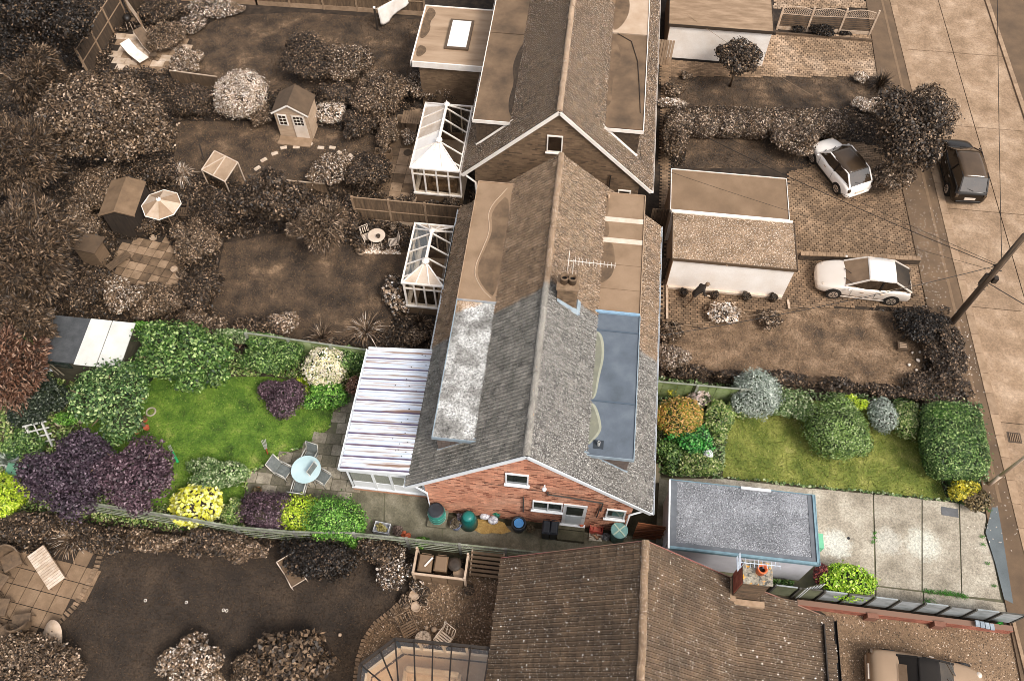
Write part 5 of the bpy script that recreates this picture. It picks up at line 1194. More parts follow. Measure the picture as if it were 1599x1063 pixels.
for k in range(n):
    a, b_ = q0.lerp(q1, k/n+.006), q0.lerp(q1, (k+1)/n-.006)
    M().bar(a+Vector((0, 0, .62)), b_+Vector((0, 0, .62)), .03, 1.12).build('board_panel', m_gp if k > 1 else mat('mossy_grey_board', [C(92, 96, 70), C(120, 122, 96)], .9, 3, fine=.2), gp)
    M().bar(a+Vector((-.02, -.03, 0)), a+Vector((-.02, -.03, 1.25)), .07, .07, up=(0, 1, 0)).build('post', m_gpd, gp)
    M().bar(a+Vector((0, .0, 1.2)), b_+Vector((0, .0, 1.2)), .05, .03).build('rail', m_gpd if k % 2 else m_gp, gp)
M().bar(q1+Vector((0, 0, 0)), q1+Vector((.0, 0, 1.25)), .07, .07, up=(0, 1, 0)).build('post', m_gpd, gp)
bk = M(); p = wl0+d*(L*.86)
for i in range(4): bk.box(p.x-.3+i*.17, p.x-.16+i*.17, p.y-.12-i*.02, p.y+.1-i*.02, .525, .60)
o = bk.build('loose_bricks', mat('slate_blue_brick', [C(128, 138, 148), C(170, 178, 186)], .8, 5, island=.1)); tag(o, 'four grey blue blocks laid on the end of the red brick wall', 'bricks')
# trellis panel between the garage and the red shrub
t = T('lath_screen', 'white narrow lath screen between garage wall and yellow green bush', 'trellis', P(1262, 925, 0))
a, b_ = P(1242, 934, 0), P(1268, 928, 0)
for k in range(6): p = a.lerp(b_, k/5); M().bar(p, p+Vector((0, 0, 1.5)), .035, .02, up=(0, 1, 0)).build('lath', m_white, t)
for z in (.7, 1.5): M().bar(a+Vector((0, .02, z)), b_+Vector((0, .02, z)), .03, .03).build('rail', mat('trellis_rail', [C(70, 66, 52)], .9), t)
# trellis topped fence at the top right
t = T('trellis_fence', 'brown slatted fence with curved lattice tops beside the far parking space', 'fence', P(1216, 48, 0))
m_pw = mat('pale_brown_wood', [S(.58), S(.72)], .85, 3, 5, fine=.1); m_dw = mat('dark_brown_slat', [S(.24), S(.36)], .85, 3, 5, island=.15)
pp_ = [P(1213, 46, 0), P(1259, 50, 0), P(1309, 52, 0), P(1357, 55, 0)]
for k, p in enumerate(pp_): p.z = 0; M().bar(p, p+Vector((0, 0, 1.65)), .10, .10, up=(0, 1, 0)).build('post', m_pw, t)
for a, b_ in zip(pp_, pp_[1:]):
    d = (b_-a).normalized(); L = (b_-a).length
    for i in range(6): M().bar(a+d*.06+Vector((0, 0, .3+.13*i)), b_-d*.06+Vector((0, 0, .3+.13*i)), .02, .085).build('slat', m_dw, t)
    M().bar(a+d*.06+Vector((0, 0, .13)), b_-d*.06+Vector((0, 0, .13)), .04, .22).build('gravel_board', m_pw, t)
    la = M(); top = lambda s: 1.42+.16*sin(pi*s/L)
    for i in range(16):
        s = L*i/15; 
        for dd in (-.28, .28):
            e = min(max(s+dd, 0), L); la.bar(a+d*s+Vector((0, 0, 1.08)), a+d*e+Vector((0, 0, 1.08+(top(e)-1.08)*abs(e-s)/.28)), .015, .02, up=(0, 1, 0))
    for i in range(10): s0, s1 = L*i/10, L*(i+1)/10; la.bar(a+d*s0+Vector((0, 0, top(s0)+.02)), a+d*s1+Vector((0, 0, top(s1)+.02)), .04, .035)
    la.bar(a+Vector((0, 0, 1.08)), b_+Vector((0, 0, 1.08)), .03, .035); la.build('lattice', m_pw, t, kind='stuff')
e = pp_[0]; M().box(e.x-.1, pp_[3].x+.1, e.y-.55, e.y-.45, 0, .18).build('bed_edging', m_dw, t)
# ladder like white trellis at the far patio
t = T('trellis_screen', 'slatted trellis screen leaning beside the far pale patio', 'trellis', P(222, 50, 0))
a, b_ = P(206, 25, 0), P(232, 62, 0)
for k in range(2): p = (a, b_)[k]; M().bar(p, p+Vector((0, 0, 1.7)), .07, .07, up=(0, 1, 0)).build('post', m_fp, t)
for i in range(6): z = .75+.17*i; M().bar(a+Vector((0, 0, z)), b_+Vector((0, 0, z)), .02, .05).build('slat', m_pw, t)
# low edging boards of the middle gardens
def board(label, pts, h, m, w_=.05, name='low_wall', cat='edging'):
    t = T(name, label, cat, pts[0])
    for a, b_ in zip(pts, pts[1:]): M().bar(a+Vector((0, 0, h)), b_+Vector((0, 0, h)), w_, .06).build('coping', m_pw, t); M().bar(a+Vector((0, 0, h*.5)), b_+Vector((0, 0, h*.5)), w_*.6, h).build('board', m, t)
    return t
board('pale topped low fence rail below the stepping stone lawn', [P(404, 292, 0), P(512, 302, 0)], .7, m_fb)
board('pale rail running left of the round white flowered bush', [P(272, 128, 0), P(345, 138, 0)], .8, m_fb)
bwl = T('dwarf_wall', 'low brown brick wall between the block drive and silver car', 'wall', P(1246, 402, 0))
a, b_ = P(1246, 404, 0), P(1432, 412, 0); M().bar(a+Vector((0, 0, .2)), b_+Vector((0, 0, .2)), .2, .4).build('wall', mat('brown_wall', [S(.16), S(.26)], .9, 6), bwl)
n = 28
for k in range(n): p, q = a.lerp(b_, (k+.03)/n), a.lerp(b_, (k+.97)/n); M().bar(p+Vector((0, 0, .43)), q+Vector((0, 0, .43)), .23, .05).build('coping_stone', mat('coping_stone', [S(.42), S(.55)], .9, 5, island=.15), bwl)
board('dark drain edge board beside the house path', [P(1040, 412, 0), P(1041, 500, 0)], .12, mat('dark_board2', [S(.1)], .8), .1)
board('dark edge board right of the cream garage', [P(1229, 470, 0), P(1231, 484, 0)], .12, mat('dark_board2', [S(.1)], .8), .1)
# ================================================================== SHEDS
m_cb = mat('summerhouse_board', [S(.56), S(.66)], .8, 2, 5, stretch=(1, 1, 6), island=.06)
m_felt1 = mat('brown_roof_felt', [S(.26), S(.33)], .9, 2, 6, fine=.15, fscale=30)
def shed(name, label, loc, rz, W, D, h, rh, mw, mr, mt, front=None, over=.1, boards=True, cat='shed'):
    """gabled shed, front faces -y, ridge along y; built round the origin then placed"""
    t = T(name, label, cat, (0, 0, 0)); b = M(); pr = [(-W/2, 0), (W/2, 0), (W/2, h), (0, h+rh), (-W/2, h)]; n = 5
    b.add([(x, -D/2, z) for x, z in pr]+[(x, D/2, z) for x, z in pr], [tuple(range(n)), tuple(range(n, 2*n))[::-1]]+[(i, n+i, n+(i+1) % n, (i+1) % n) for i in range(n)])
    b.build('wall', mw, t)
    if boards:
        z = .03; st = M()
        while z < h+rh-.12:
            w_ = W/2 if z+.1 < h else max(0, (h+rh-z-.1)/rh*W/2)
            if w_ > .05:
                st.add([(-w_, -D/2-.02, z), (w_, -D/2-.02, z), (w_, -D/2-.005, z+.11), (-w_, -D/2-.005, z+.11)], [(0, 1, 2, 3)])
            if z < h-.08:
                st.add([(W/2+.02, -D/2, z), (W/2+.02, D/2, z), (W/2+.005, D/2, z+.11), (W/2+.005, -D/2, z+.11)], [(0, 1, 2, 3)])
                st.add([(-W/2-.02, D/2, z), (-W/2-.02, -D/2, z), (-W/2-.005, -D/2, z+.11), (-W/2-.005, D/2, z+.11)], [(0, 1, 2, 3)])
            z += .118
        st.build('weatherboards', mw, t, kind='stuff')
    for s in (-1, 1):
        q = [(0, -D/2-over, h+rh+.02), (0, D/2+over, h+rh+.02), (s*(W/2+over), D/2+over, h-over*rh/(W/2)+.02), (s*(W/2+over), -D/2-over, h-over*rh/(W/2)+.02)]
        if (Vector(q[1])-Vector(q[0])).cross(Vector(q[2])-Vector(q[0])).z < 0: q = q[::-1]
        M().slab4(q, .03).build('roof', mr, t)
        M().bar((0, -D/2-over-.012, h+rh-.02), (s*(W/2+over), -D/2-over-.012, h-over*rh/(W/2)-.03), .02, .09).build('barge_board', mt, t)
    if front: front(t, W, D, h)
    t.location = loc; t.rotation_euler[2] = rz; return t
def sh_front(t, W, D, h):
    y = -D/2-.03
    d = M().box(.02, .72, y-.03, y, .05, 1.62).build('door', mat('pale_door', [S(.76), S(.84)], .7), t)
    M().box(.1, .64, y-.036, y-.031, .95, 1.55).build('pane', m_dglassS, d); b = M()
    for k in range(4): b.box(.1+.18*k-.012, .1+.18*k+.012, y-.045, y-.037, .93, 1.57)
    for k in range(4): b.box(.1, .64, y-.046, y-.036, .95+.2*k-.012, .95+.2*k+.012)
    b.build('glazing_bar', m_cream, d)
    w_ = M().box(-.72, -.22, y-.03, y, .85, 1.6).build('window', m_cream, t)
    M().box(-.67, -.27, y-.036, y-.031, .9, 1.55).build('pane', m_dglassS, w_); b = M()
    for k in range(3): b.box(-.67+.2*k-.012, -.67+.2*k+.012, y-.045, y-.037, .9, 1.55)
    for k in range(4): b.box(-.67, -.27, y-.046, y-.036, .9+.215*k-.012, .9+.215*k+.012)
    b.build('glazing_bar', m_cream, w_)
    M().box(-W/2, W/2, -D/2-.65, -D/2-.06, .0, .09).build('deck', mat('deck', [S(.44), S(.54)], .8, 3), t)
p = P(464, 212, 0)
sha = shed('summerhouse', 'brown boarded summerhouse with small paned window and door on the lawn edge', (p[0]+.05, p[1]+.55, 0), -.02, 1.75, 1.35, 1.75, .55, m_cb, m_felt1, m_cream, sh_front)
m_shd = mat('dark_shed_board', [S(.12), S(.18)], .85, 2, 6, stretch=(6, 6, 1), fine=.15)
p = P(212, 372, 0)
def sh2(t, W, D, h): M().box(-.35, .35, -D/2-.04, -D/2-.02, .05, 1.65).build('door', m_shd, t)
shed('garden_shed', 'plain brown felt roofed shed with dark front beside the parasol', (p[0]-.25, p[1]+.95, 0), .08, 1.5, 1.9, 1.85, .28, m_shd, mat('plain_brown_felt', [S(.34), S(.40), S(.44)], .9, 2, 6, fine=.08), mat('tan_edge', [S(.46)], .7), sh2)
p = P(152, 412, 0)
t = T('log_store', 'small pale boarded lean-to store below the plain brown shed', 'shed', (0, 0, 0))
M().box(-.55, .45, -.35, .35, 0, 1.25).build('wall', mat('pale_brown_board', [S(.34), S(.42)], .85, 2, 5, stretch=(1, 1, 8), fine=.12), t)
M().slab4([(-.62, -.45, 1.30), (.55, -.45, 1.30), (.75, .42, 1.5), (-.4, .42, 1.5)], .04).build('roof', m_felt1, t)
st = M()
for k in range(11): st.box(-.56, .46, -.375, -.352, .03+.115*k, .13+.115*k)
st.build('weatherboards', mat('pale_brown_board', [S(.4)], .8), t, kind='stuff'); t.location = (p[0]+.05, p[1]+.2, 0); t.rotation_euler[2] = -.12
p = P(190, 415, 0); t = T('slatted_bench', 'dark slatted bench left of the square paved area by the shed', 'bench', (0, 0, 0))
for k in range(4): M().box(-.6, .6, -.22+.11*k, -.13+.11*k, .40, .43).build('slat', m_dw, t)
for sx in (-.5, .5):
    for sy in (-.17, .17): M().box(sx-.03, sx+.03, sy-.03, sy+.03, 0, .4).build('leg', m_dw, t)
t.location = p; t.rotation_euler[2] = 1.0
# grey felt shed of our plot, half roofed in white sheets
t = T('grey_shed', 'shed with dark grey felt and two white roof sheets in the garden corner', 'shed', (-20, 16, 0))
a, b_, c_, d_ = P(77, 492, 2.1), P(208, 508, 2.0), P(178, 572, 1.95), P(58, 560, 2.0)
A, B = Vector((-21.95, 17.05, 2.1)), Vector((-18.15, 17.05, 2.1)); Cc, D_ = Vector((-18.15, 14.95, 1.92)), Vector((-21.95, 14.95, 1.92))
M().box(-21.8, -18.3, 15.1, 16.95, 0, 1.88).build('wall', mat('dark_timber', [C(58, 54, 42), C(86, 80, 62)], .9, 2, 6, stretch=(1, 1, 6)), t)
M().slab4([D_, Vector((-20.1, 14.95, 1.92)), Vector((-20.1, 17.05, 2.1)), A], .05).build('roof_felt', mat('charcoal_felt', [C(60, 62, 64), C(84, 85, 87)], .9, 2.5, 7, fine=.25, fscale=26), t)
m_ws = mat('white_sheet', [C(200, 198, 190), C(226, 224, 216)], .6, 1.5, 6, fine=.06)
for x0, x1 in ((-20.08, -19.15), (-19.11, -18.12)): M().slab4([(x0, 14.9, 1.93), (x1, 14.9, 1.93), (x1, 17.05, 2.12), (x0, 17.05, 2.12)], .04).build('roof_sheet', m_ws, t)
M().box(-21.5, -20.5, 15.05, 15.09, 1.2, 1.6).build('window', m_dglassC, t)
p = P(55, 577, 1.2); q = P(92, 600, .5)
o = M().bar((-22.6, 15.0, .75), (-21.6, 15.15, .85), .28, .05).build('white_plank', m_white); tag(o, 'short white board sticking out beside the grey shed', 'board')
o = M().bar(P(68, 565, 1.4), P(92, 585, .8), .06, .06).bar(P(78, 568, 1.4), P(100, 586, .9), .06, .06).build('timber_rails', mat('grey_rail', [C(96, 88, 72)], .9)); tag(o, 'two grey timber rails propped in front of the dark shed', 'timber')
# greenhouse box with tan sheet roof
p = P(345, 292, 0); t = T('greenhouse', 'small glazed lean-to box with tan sheet roof beyond the stepping stones', 'greenhouse', (0, 0, 0))
m_gf = mat('pale_alloy', [S(.7), S(.8)], .5); fr = M()
for x in (-.75, .75):
    for y, h in ((-.55, 1.1), (.55, 1.45)): fr.box(x-.025, x+.025, y-.025, y+.025, 0, h)
for a, b_ in (((-.75, -.55, 1.1), (.75, -.55, 1.1)), ((-.75, .55, 1.45), (.75, .55, 1.45)), ((-.75, -.55, 1.1), (-.75, .55, 1.45)), ((.75, -.55, 1.1), (.75, .55, 1.45)), ((-.75, -.56, .05), (.75, -.56, .05)), ((0, -.55, 1.13), (0, .55, 1.48)), ((-.75, -.55, 1.13), (0, .55, 1.48))): fr.bar(a, b_, .045, .045)
fr.build('frame', m_gf, t)
for x0, x1 in ((-.72, -.02), (.02, .72)): M().slab4([(x0, -.55, 1.1), (x1, -.55, 1.1), (x1, .55, 1.45), (x0, .55, 1.45)], .01).build('roof_sheet', mat('tan_sheet', [S(.52), S(.64)], .35, 2, 5), t)
M().box(-.72, .72, -.55, -.545, .06, 1.08).build('pane', m_gl, t); M().add([(-.75, -.53, .06), (-.75, .53, .06), (-.75, .53, 1.42), (-.75, -.53, 1.08)], [(0, 1, 2, 3)]).build('pane', m_gl, t)
t.location = (p[0]+.25, p[1]+.25, 0); t.rotation_euler[2] = -.42
o = M().bar(P(318, 248, .3), P(311, 225, .9), .07, .07).build('wooden_prop', m_shd); tag(o, 'short dark stake leaning behind the greenhouse box', 'stake')
o = M().bar(P(283, 258, .5), P(302, 283, .3), .05, .05).build('wooden_prop', m_fp); tag(o, 'brown stake among the spiky grass left of the greenhouse box', 'stake')
# ================================================================== FURNITURE
def parasol(loc, R, h, m, mp):
    t = T('parasol', 'open tan and cream panelled parasol beside the shed', 'parasol', loc); L = Vector(loc); n = 8; rim = [L+Vector((R*cos(2*pi*k/n+.2), R*sin(2*pi*k/n+.2), h-.32)) for k in range(n)]; top = L+Vector((0, 0, h+.08))
    for k in range(n):
        b = M(); a, c = rim[k], rim[(k+1) % n]; mid = (a+c)/2+Vector((0, 0, -.03)); mm = (mid+top)/2+Vector((0, 0, -.03))
        b.add([top, a, mid, c], [(0, 1, 2), (0, 2, 3)]); b.build('canopy_panel', m[k % 2], t)
        M().bar(a, c, .03, .03).build('piping', m_cream, t)
    M().tube([L, top+Vector((0, 0, .1))], .025, 8).build('pole', mp, t)
    M().lathe([(.12, 0), (.1, .06), (0, .1)], 8, (L.x, L.y, h+.06)).build('cap', m_cream, t); M().lathe([(.25, 0), (.22, .08), (0, .1)], 12, (L.x, L.y, 0)).build('base', m_shd, t)
c = P(250, 316, 2.1); parasol((c[0], c[1], 0), .92, 2.25, [mat('parasol_tan', [S(.48), S(.56)], .8, 4), mat('parasol_cream', [S(.64), S(.72)], .8, 4)], m_fp)
def round_table(name, label, loc, R, h, m, mleg, thick=.03, cat='table'):
    t = T(name, label, cat, (0, 0, 0)); M().lathe([(R-.02, h-thick), (R, h-thick/2), (R-.01, h), (0, h)], 28).build('tabletop', m, t)
    for k in range(4): a = pi/4+k*pi/2; M().tube([(R*.75*cos(a), R*.75*sin(a), h-thick), (R*.85*cos(a), R*.85*sin(a), 0)], .018, 6).build('leg', mleg, t)
    t.location = loc; return t
def chair(name, label, loc, rz, ms, mf, w_=.5, slats=0, arms=True, back=.55, recl=.18, group=None, sh=.42):
    """chair facing -y; back rest at +y"""
    t = T(name, label, 'chair', (0, 0, 0), group); W = w_/2
    if slats:
        for k in range(slats): y = -W+.05+k*(w_-.06)/slats; M().box(-W, W, y, y+(w_-.06)/slats*.6, sh-.02, sh).build('seat_slat', ms, t)
        for k in range(slats-1): x = -W+.04+k*(w_-.06)/(slats-1.5); M().bar((x, W, sh+.08), (x, W+recl*.8, sh+back-.04), .035, .02, up=(0, 1, 0)).build('back_slat', ms, t)
    else:
        M().slab4([(-W+.03, -W, sh+.01), (W-.03, -W, sh+.01), (W-.03, W, sh-.03), (-W+.03, W, sh-.03)], .02).build('seat', ms, t)
        M().slab4([(-W+.03, W, sh), (W-.03, W, sh), (W-.03, W+recl, sh+back), (-W+.03, W+recl, sh+back)], .02).build('backrest', ms, t)
    f = M()
    for s in (-1, 1):
        f.tube([(s*W, -W, 0), (s*W, -W+.02, sh+.2 if arms else sh)], .017, 6).tube([(s*W, W+.08, 0), (s*W, W, sh), (s*W, W+recl, sh+back+.02)], .017, 6).tube([(s*W, -W, sh), (s*W, W, sh-.03)], .015, 6)
        if arms: f.tube([(s*W, -W+.0, sh+.2), (s*W, 0, sh+.23), (s*W, W+recl*.4, sh+.2)], .025, 6)
    f.tube([(-W, W+recl, sh+back+.02), (W, W+recl, sh+back+.02)], .017, 6).tube([(-W, -W, sh), (W, -W, sh)], .015, 6); f.build('frame', mf, t, smooth=True)
    t.location = loc; t.rotation_euler[2] = rz; return t
m_sil = mat('silver_frame', [C(176, 172, 162), C(204, 200, 192)], .4, 5, metal=.2); m_mesh = mat('grey_mesh_fabric', [C(92, 96, 94), C(116, 120, 117)], .8, 8, 3, fine=.12, fscale=80)
m_aqua = mat('frosted_glass_top', [C(176, 200, 202), C(194, 214, 216)], .12, 1.5, 3)
c = P(478, 733, .72)
tb = round_table('patio_table', 'round frosted pale blue glass patio table on weathered slabs', (c[0], c[1], .05), .60, .72, m_aqua, m_sil)
M().lathe([(.59, .69), (.615, .70), (.615, .725), (.59, .73)], 28, (0, 0, 0), cap=False).build('rim', m_sil, tb, smooth=True)
M().lathe([(.03, .72), (.03, .728), (0, .729)], 10).build('parasol_hole_cap', m_sil, tb)
G4 = 'grey mesh chairs round the patio table'
def at(x, y, z=0.): p = P(x, y, z); return (p[0], p[1], .05)
chair('patio_chair', 'grey mesh patio chair tipped back left of the round glass table', at(447, 742), radians(70), m_mesh, m_sil, .52, group=G4, back=.62, recl=.26)
chair('patio_chair', 'grey mesh patio chair behind the round glass table, mostly under it', at(487, 722), radians(-12), m_mesh, m_sil, .52, group=G4)
chair('patio_chair', 'grey mesh patio chair pushed in right of the round glass table', at(507, 752), radians(-112+180), m_mesh, m_sil, .52, group=G4, back=.6)
chair('patio_chair', 'grey mesh patio chair in front of the round glass table, nearest the purple bush', at(472, 768), radians(178), m_mesh, m_sil, .52, group=G4, back=.6)
# bistro set
m_iron = mat('pale_iron', [S(.72), S(.84)], .5)
tb = round_table('bistro_table', 'small round pale bistro table with a pot on it', at(591, 382), .42, .68, mat('bistro_top', [S(.72), S(.8)], .5, 3), m_iron)
o = M().lathe([(.07, 0), (.1, .12), (.11, .13), (.09, .14), (.08, .11), (0, .1)], 12).build('flower_pot', mat('dark_pot', [S(.16), S(.24)], .8)); q = P(591, 370, .75); o.location = (q[0], q[1], .735); tag(o, 'dark little pot standing on the bistro table', 'pot')
chair('bistro_chair', 'pale slatted folding chair left of the bistro table', at(575, 378), radians(35), m_iron, m_iron, .42, 5, False, .45, .08)
chair('bistro_chair', 'pale slatted folding chair right of the bistro table on the shingle', at(616, 387), radians(-70), m_iron, m_iron, .42, 6, False, .4, .12)
gp_ = XY([(563, 382), (622, 380), (625, 397), (563, 396)]); struct('shingle_pad', M().sheet(gp_, .03), m_grav)
pebbles('shingle', gp_, 1500, leafmat('pale_pebble', [(0, S(.4)), (.5, S(.66)), (1, S(.95))], .8), .03, 'pale shingle pad under the bistro chairs', 9, (.03, .06))
# table and chair below the parasol
tb = round_table('garden_table', 'round brown table half hidden under the parasol', at(266, 338), .46, .7, mat('brown_top', [S(.28), S(.34)], .6), m_shd)
chair('garden_chair', 'dark wooden armchair right of the table under the parasol', at(290, 340), radians(-80), m_dw, m_dw, .5, 4, True)
chair('garden_chair', 'dark folding chair below the table under the parasol', at(272, 352), radians(160), m_dw, m_dw, .45, 4, False, .4)
# far patio: loungers, barbecue
def lounger(name, label, loc, rz, L, w_, ms, mf, back=.35, split=.38, slats=0, h=.36):
    t = T(name, label, 'lounger', (0, 0, 0)); W = w_/2; x0, x1, xb = -L/2, L/2, -L/2+L*split
    if slats:
        n = slats
        for k in range(n): x = x0+L*k/n; M().box(x+.008, x+L/n-.012, -W, W, h, h+.025).build('slat', ms, t)
    else:
        M().slab4([(xb, -W, h), (x1, -W, h), (x1, W, h), (xb, W, h)], .05).build('seat_cushion', ms, t)
        M().slab4([(x0+.1, -W, h+back), (xb, -W, h), (xb, W, h), (x0+.1, W, h+back)], .05).build('back_cushion', ms, t)
    f = M()
    for s in (-1, 1):
        f.tube([(xb, s*W, h-.05), (x1, s*W, h-.05)], .02, 6).tube([(xb, s*W, h-.05), (x0+.1*(not slats), s*W, h+(back if not slats else 0)-.05)], .02, 6)
        for x in (xb+.1, x1-.1): f.tube([(x, s*W, h-.05), (x, s*W, 0)], .018, 6)
    f.build('frame', mf, t); t.location = loc; t.rotation_euler[2] = rz; return t
lounger('sun_lounger', 'lounger with pale patterned cushion on the far patio', at(215, 92), radians(-35), 1.7, .6, mat('pale_cushion', [S(.80), S(.96)], .8, 3, 6), m_dw, .4)
lounger('recliner', 'dark brown recliner chair beside the pale cushioned lounger', at(234, 76), radians(-42), 1.6, .6, mat('brown_fabric', [S(.28), S(.36)], .8, 5), m_iron, .55, .5)
t = T('barbecue', 'black trolley barbecue behind the trellis screen', 'barbecue', (0, 0, 0))
m_blk_ = mat('black_metal', [S(.06), S(.1)], .5)
M().lathe([(0, .6), (.16, .62), (.24, .72), (.25, .8), (.2, .92), (.1, .98), (0, 1.)], 14).build('bowl', m_blk_, t, smooth=True)
for k in range(4): a = pi/4+k*pi/2; M().tube([(.15*cos(a), .15*sin(a), .65), (.24*cos(a), .24*sin(a), .05)], .015, 5).build('leg', m_iron, t)
M().box(.22, .5, -.15, .15, .72, .74).build('side_shelf', m_dw, t)
for s in (-1, 1): M().tube([(-.2, s*.2-.02, .08), (-.2, s*.2+.02, .08)], .08, 10).build('wheel', m_blk_, t)
t.location = at(207, 48)
t = T('footstool', 'small folding stool in front of the dark recliner', 'stool', (0, 0, 0)); M().box(-.2, .2, -.15, .15, .3, .33).build('seat', m_dw, t)
for s in (-1, 1): M().bar((-.2, s*.13, 0), (.2, s*.13, .3), .02, .03).bar((.2, s*.13, 0), (-.2, s*.13, .3), .02, .03).build('leg', m_dw, t)
t.location = at(243, 94)
# lower left sitting area
m_rat = mat('brown_rattan', [S(.24), S(.32), S(.38)], .75, 5, 5, fine=.2, fscale=50)
lounger('slatted_lounger', 'flat pale slatted wooden lounger on the lower left patio', at(80, 890), radians(-40), 1.75, .66, mat('pale_teak', [S(.62), S(.72), S(.82)], .7, 3, 5, island=.12), m_fp, slats=15)
def rattan(label, x, y, rz, s=1.):
    t = T('rattan_chair', label, 'armchair', (0, 0, 0), 'rattan armchairs of the lower left patio'); b = M()
    M().box(-.3, .3, -.3, .28, .30, .40).build('seat', m_rat, t, bevel=.03)
    b = M(); n = 9; pts = []
    for k in range(n): a = pi*k/(n-1); pts.append((.34*cos(a), .05+.34*sin(a), .62+.25*sin(a)))
    vs = []
    for (x_, y_, z_) in pts: vs += [(x_, y_, .28), (x_*1.06, y_*1.06, z_)]
    b.add(vs+[(v[0]*.88, v[1]*.88, v[2]) for v in vs], [(2*i, 2*i+2, 2*i+3, 2*i+1) for i in range(n-1)]+[(2*n+2*i+1, 2*n+2*i+3, 2*n+2*i+2, 2*n+2*i) for i in range(n-1)]+[(2*i+1, 2*i+3, 2*n+2*i+3, 2*n+2*i+1) for i in range(n-1)]+[(0, 1, 2*n+1, 2*n), (2*n-2, 4*n-2, 4*n-1, 2*n-1)])
    b.build('backrest', m_rat, t)
    for sx in (-1, 1):
        for sy in (-1, 1): M().tube([(sx*.26, sy*.24, .3), (sx*.28, sy*.27, 0)], .02, 6).build('leg', m_rat, t)
    t.location = at(x, y); t.rotation_euler[2] = rz; t.scale = (s, s, s)
rattan('brown rattan armchair at the top left of the lower patio, by the slatted lounger', 27, 880, radians(40), 1.15)
rattan('brown rattan armchair at the left edge, second from the top', 5, 912, radians(75), 1.1)
rattan('brown rattan armchair at the left edge of the patio, third from the top', 8, 952, radians(95), 1.1)
rattan('brown rattan armchair at the bottom of the patio, backed against the covered seat', 42, 976, radians(195), 1.1)
rattan('brown rattan armchair in the bottom left corner of the patio', 2, 992, radians(150), 1.1)
tb = round_table('patio_table', 'low round brown table in the bottom left corner', at(22, 1000), .5, .5, m_rat, m_rat)
o = M(); c = P(85, 990, .3)
b = M().add([(c[0]-.25, c[1]+.55, .6), (c[0]+.3, c[1]+.35, .65), (c[0]+.45, c[1]-.1, .5), (c[0]+.35, c[1]-.5, .05), (c[0]-.45, c[1]-.45, .05), (c[0]-.6, c[1]+.1, .1), (c[0], c[1], .75)], [(6, 0, 5), (6, 5, 4), (6, 4, 3), (6, 3, 2), (6, 2, 1), (6, 1, 0)])
o = b.build('cloth_cover', mat('cream_cover', [S(.62), S(.74)], .8, 3, 5)); tag(o, 'cream cloth cover draped at the lower patio edge', 'cover'); s_ = o.modifiers.new('s', 'SUBSURF'); s_.levels = s_.render_levels = 2
chair('garden_chair', 'lone brown chair standing on the dark lower lawn by the hedge', at(465, 905), radians(40), mat('tan_sling', [S(.3), S(.38)], .7, 4), m_iron, .6, 0, False, .7, .3)
# gravel yard: store bay, slatted staging, pots, chairs
bx0, bx1 = P(650, 905, 0), P(728, 915, 0)
t = T('bin_store', 'open topped wooden bin store against the pale fence', 'store', (bx0[0], bx0[1], 0)); x0, x1, y0, y1 = bx0[0], bx1[0], bx0[1]-.05, bx0[1]+.85
m_bs = mat('store_panel', [S(.36), S(.46)], .8, 3, 5, island=.1)
for x in (x0, x1):
    for y in (y0, y1): M().box(x-.04, x+.04, y-.04, y+.04, 0, 1.25 if y == y0 else 1.3).build('post', m_pw, t)
n = 3
for k in range(n): a = x0+.05+(x1-x0-.1)*k/n; M().box(a, a+(x1-x0-.1)/n-.04, y0-.02, y0+.02, .15, 1.05).build('front_panel', m_bs, t)
M().box(x0-.04, x1+.04, y0-.05, y0+.03, 1.06, 1.14).build('front_rail', m_pw, t)
for x in (x0, x1): M().box(x-.02, x+.02, y0+.05, y1-.05, .15, 1.1).build('side_panel', m_dw, t); M().box(x-.04, x+.04, y0+.04, y1-.03, 1.12, 1.18).build('side_rail', m_pw, t)
def bin_(name, label, loc, w_, d_, h, m, ml, rz=0, cat='bin', lidlab=None):
    t = T(name, label, cat, (0, 0, 0)); b = M()
    b.add([(-w_*.42, -d_*.42, .03), (w_*.42, -d_*.42, .03), (w_*.42, d_*.42, .03), (-w_*.42, d_*.42, .03), (-w_/2, -d_/2, h-.08), (w_/2, -d_/2, h-.08), (w_/2, d_/2, h-.08), (-w_/2, d_/2, h-.08)], [(0, 3, 2, 1), (4, 5, 6, 7), (0, 1, 5, 4), (1, 2, 6, 5), (2, 3, 7, 6), (3, 0, 4, 7)])
    b.build('body', m, t, bevel=.02)
    l = M().add([(-w_/2-.02, -d_/2-.03, h-.08), (w_/2+.02, -d_/2-.03, h-.08), (w_/2+.02, d_/2+.02, h-.08), (-w_/2-.02, d_/2+.02, h-.08), (-w_/2+.04, -d_/2+.05, h-.02), (w_/2-.04, -d_/2+.05, h-.02), (w_/2-.04, d_/2-.03, h+.02), (-w_/2+.04, d_/2-.03, h+.02)], [(4, 5, 6, 7), (0, 1, 5, 4), (1, 2, 6, 5), (2, 3, 7, 6), (3, 0, 4, 7), (0, 3, 2, 1)]).build('lid', ml, t, bevel=.015)
    M().tube([(-w_*.35, d_/2+.04, h-.05), (w_*.35, d_/2+.04, h-.05)], .015, 6).build('handle', m, t)
    for s in (-1, 1): M().tube([(s*w_*.4-.03, d_*.42, .08), (s*w_*.4+.03, d_*.42, .08)], .08, 10).build('wheel', m_blk_, t)
    t.location = loc; t.rotation_euler[2] = rz; return t
ys_ = (y0+y1)/2+.02
m_bl = mat('tan_bin', [S(.36), S(.42)], .6, 3); 
bin_('wheelie_bin', 'brown wheeled bin with raised panel lid, leftmost in the wooden store', (x0+.36, ys_, 0), .52, .62, 1.02, m_bl, m_bl)
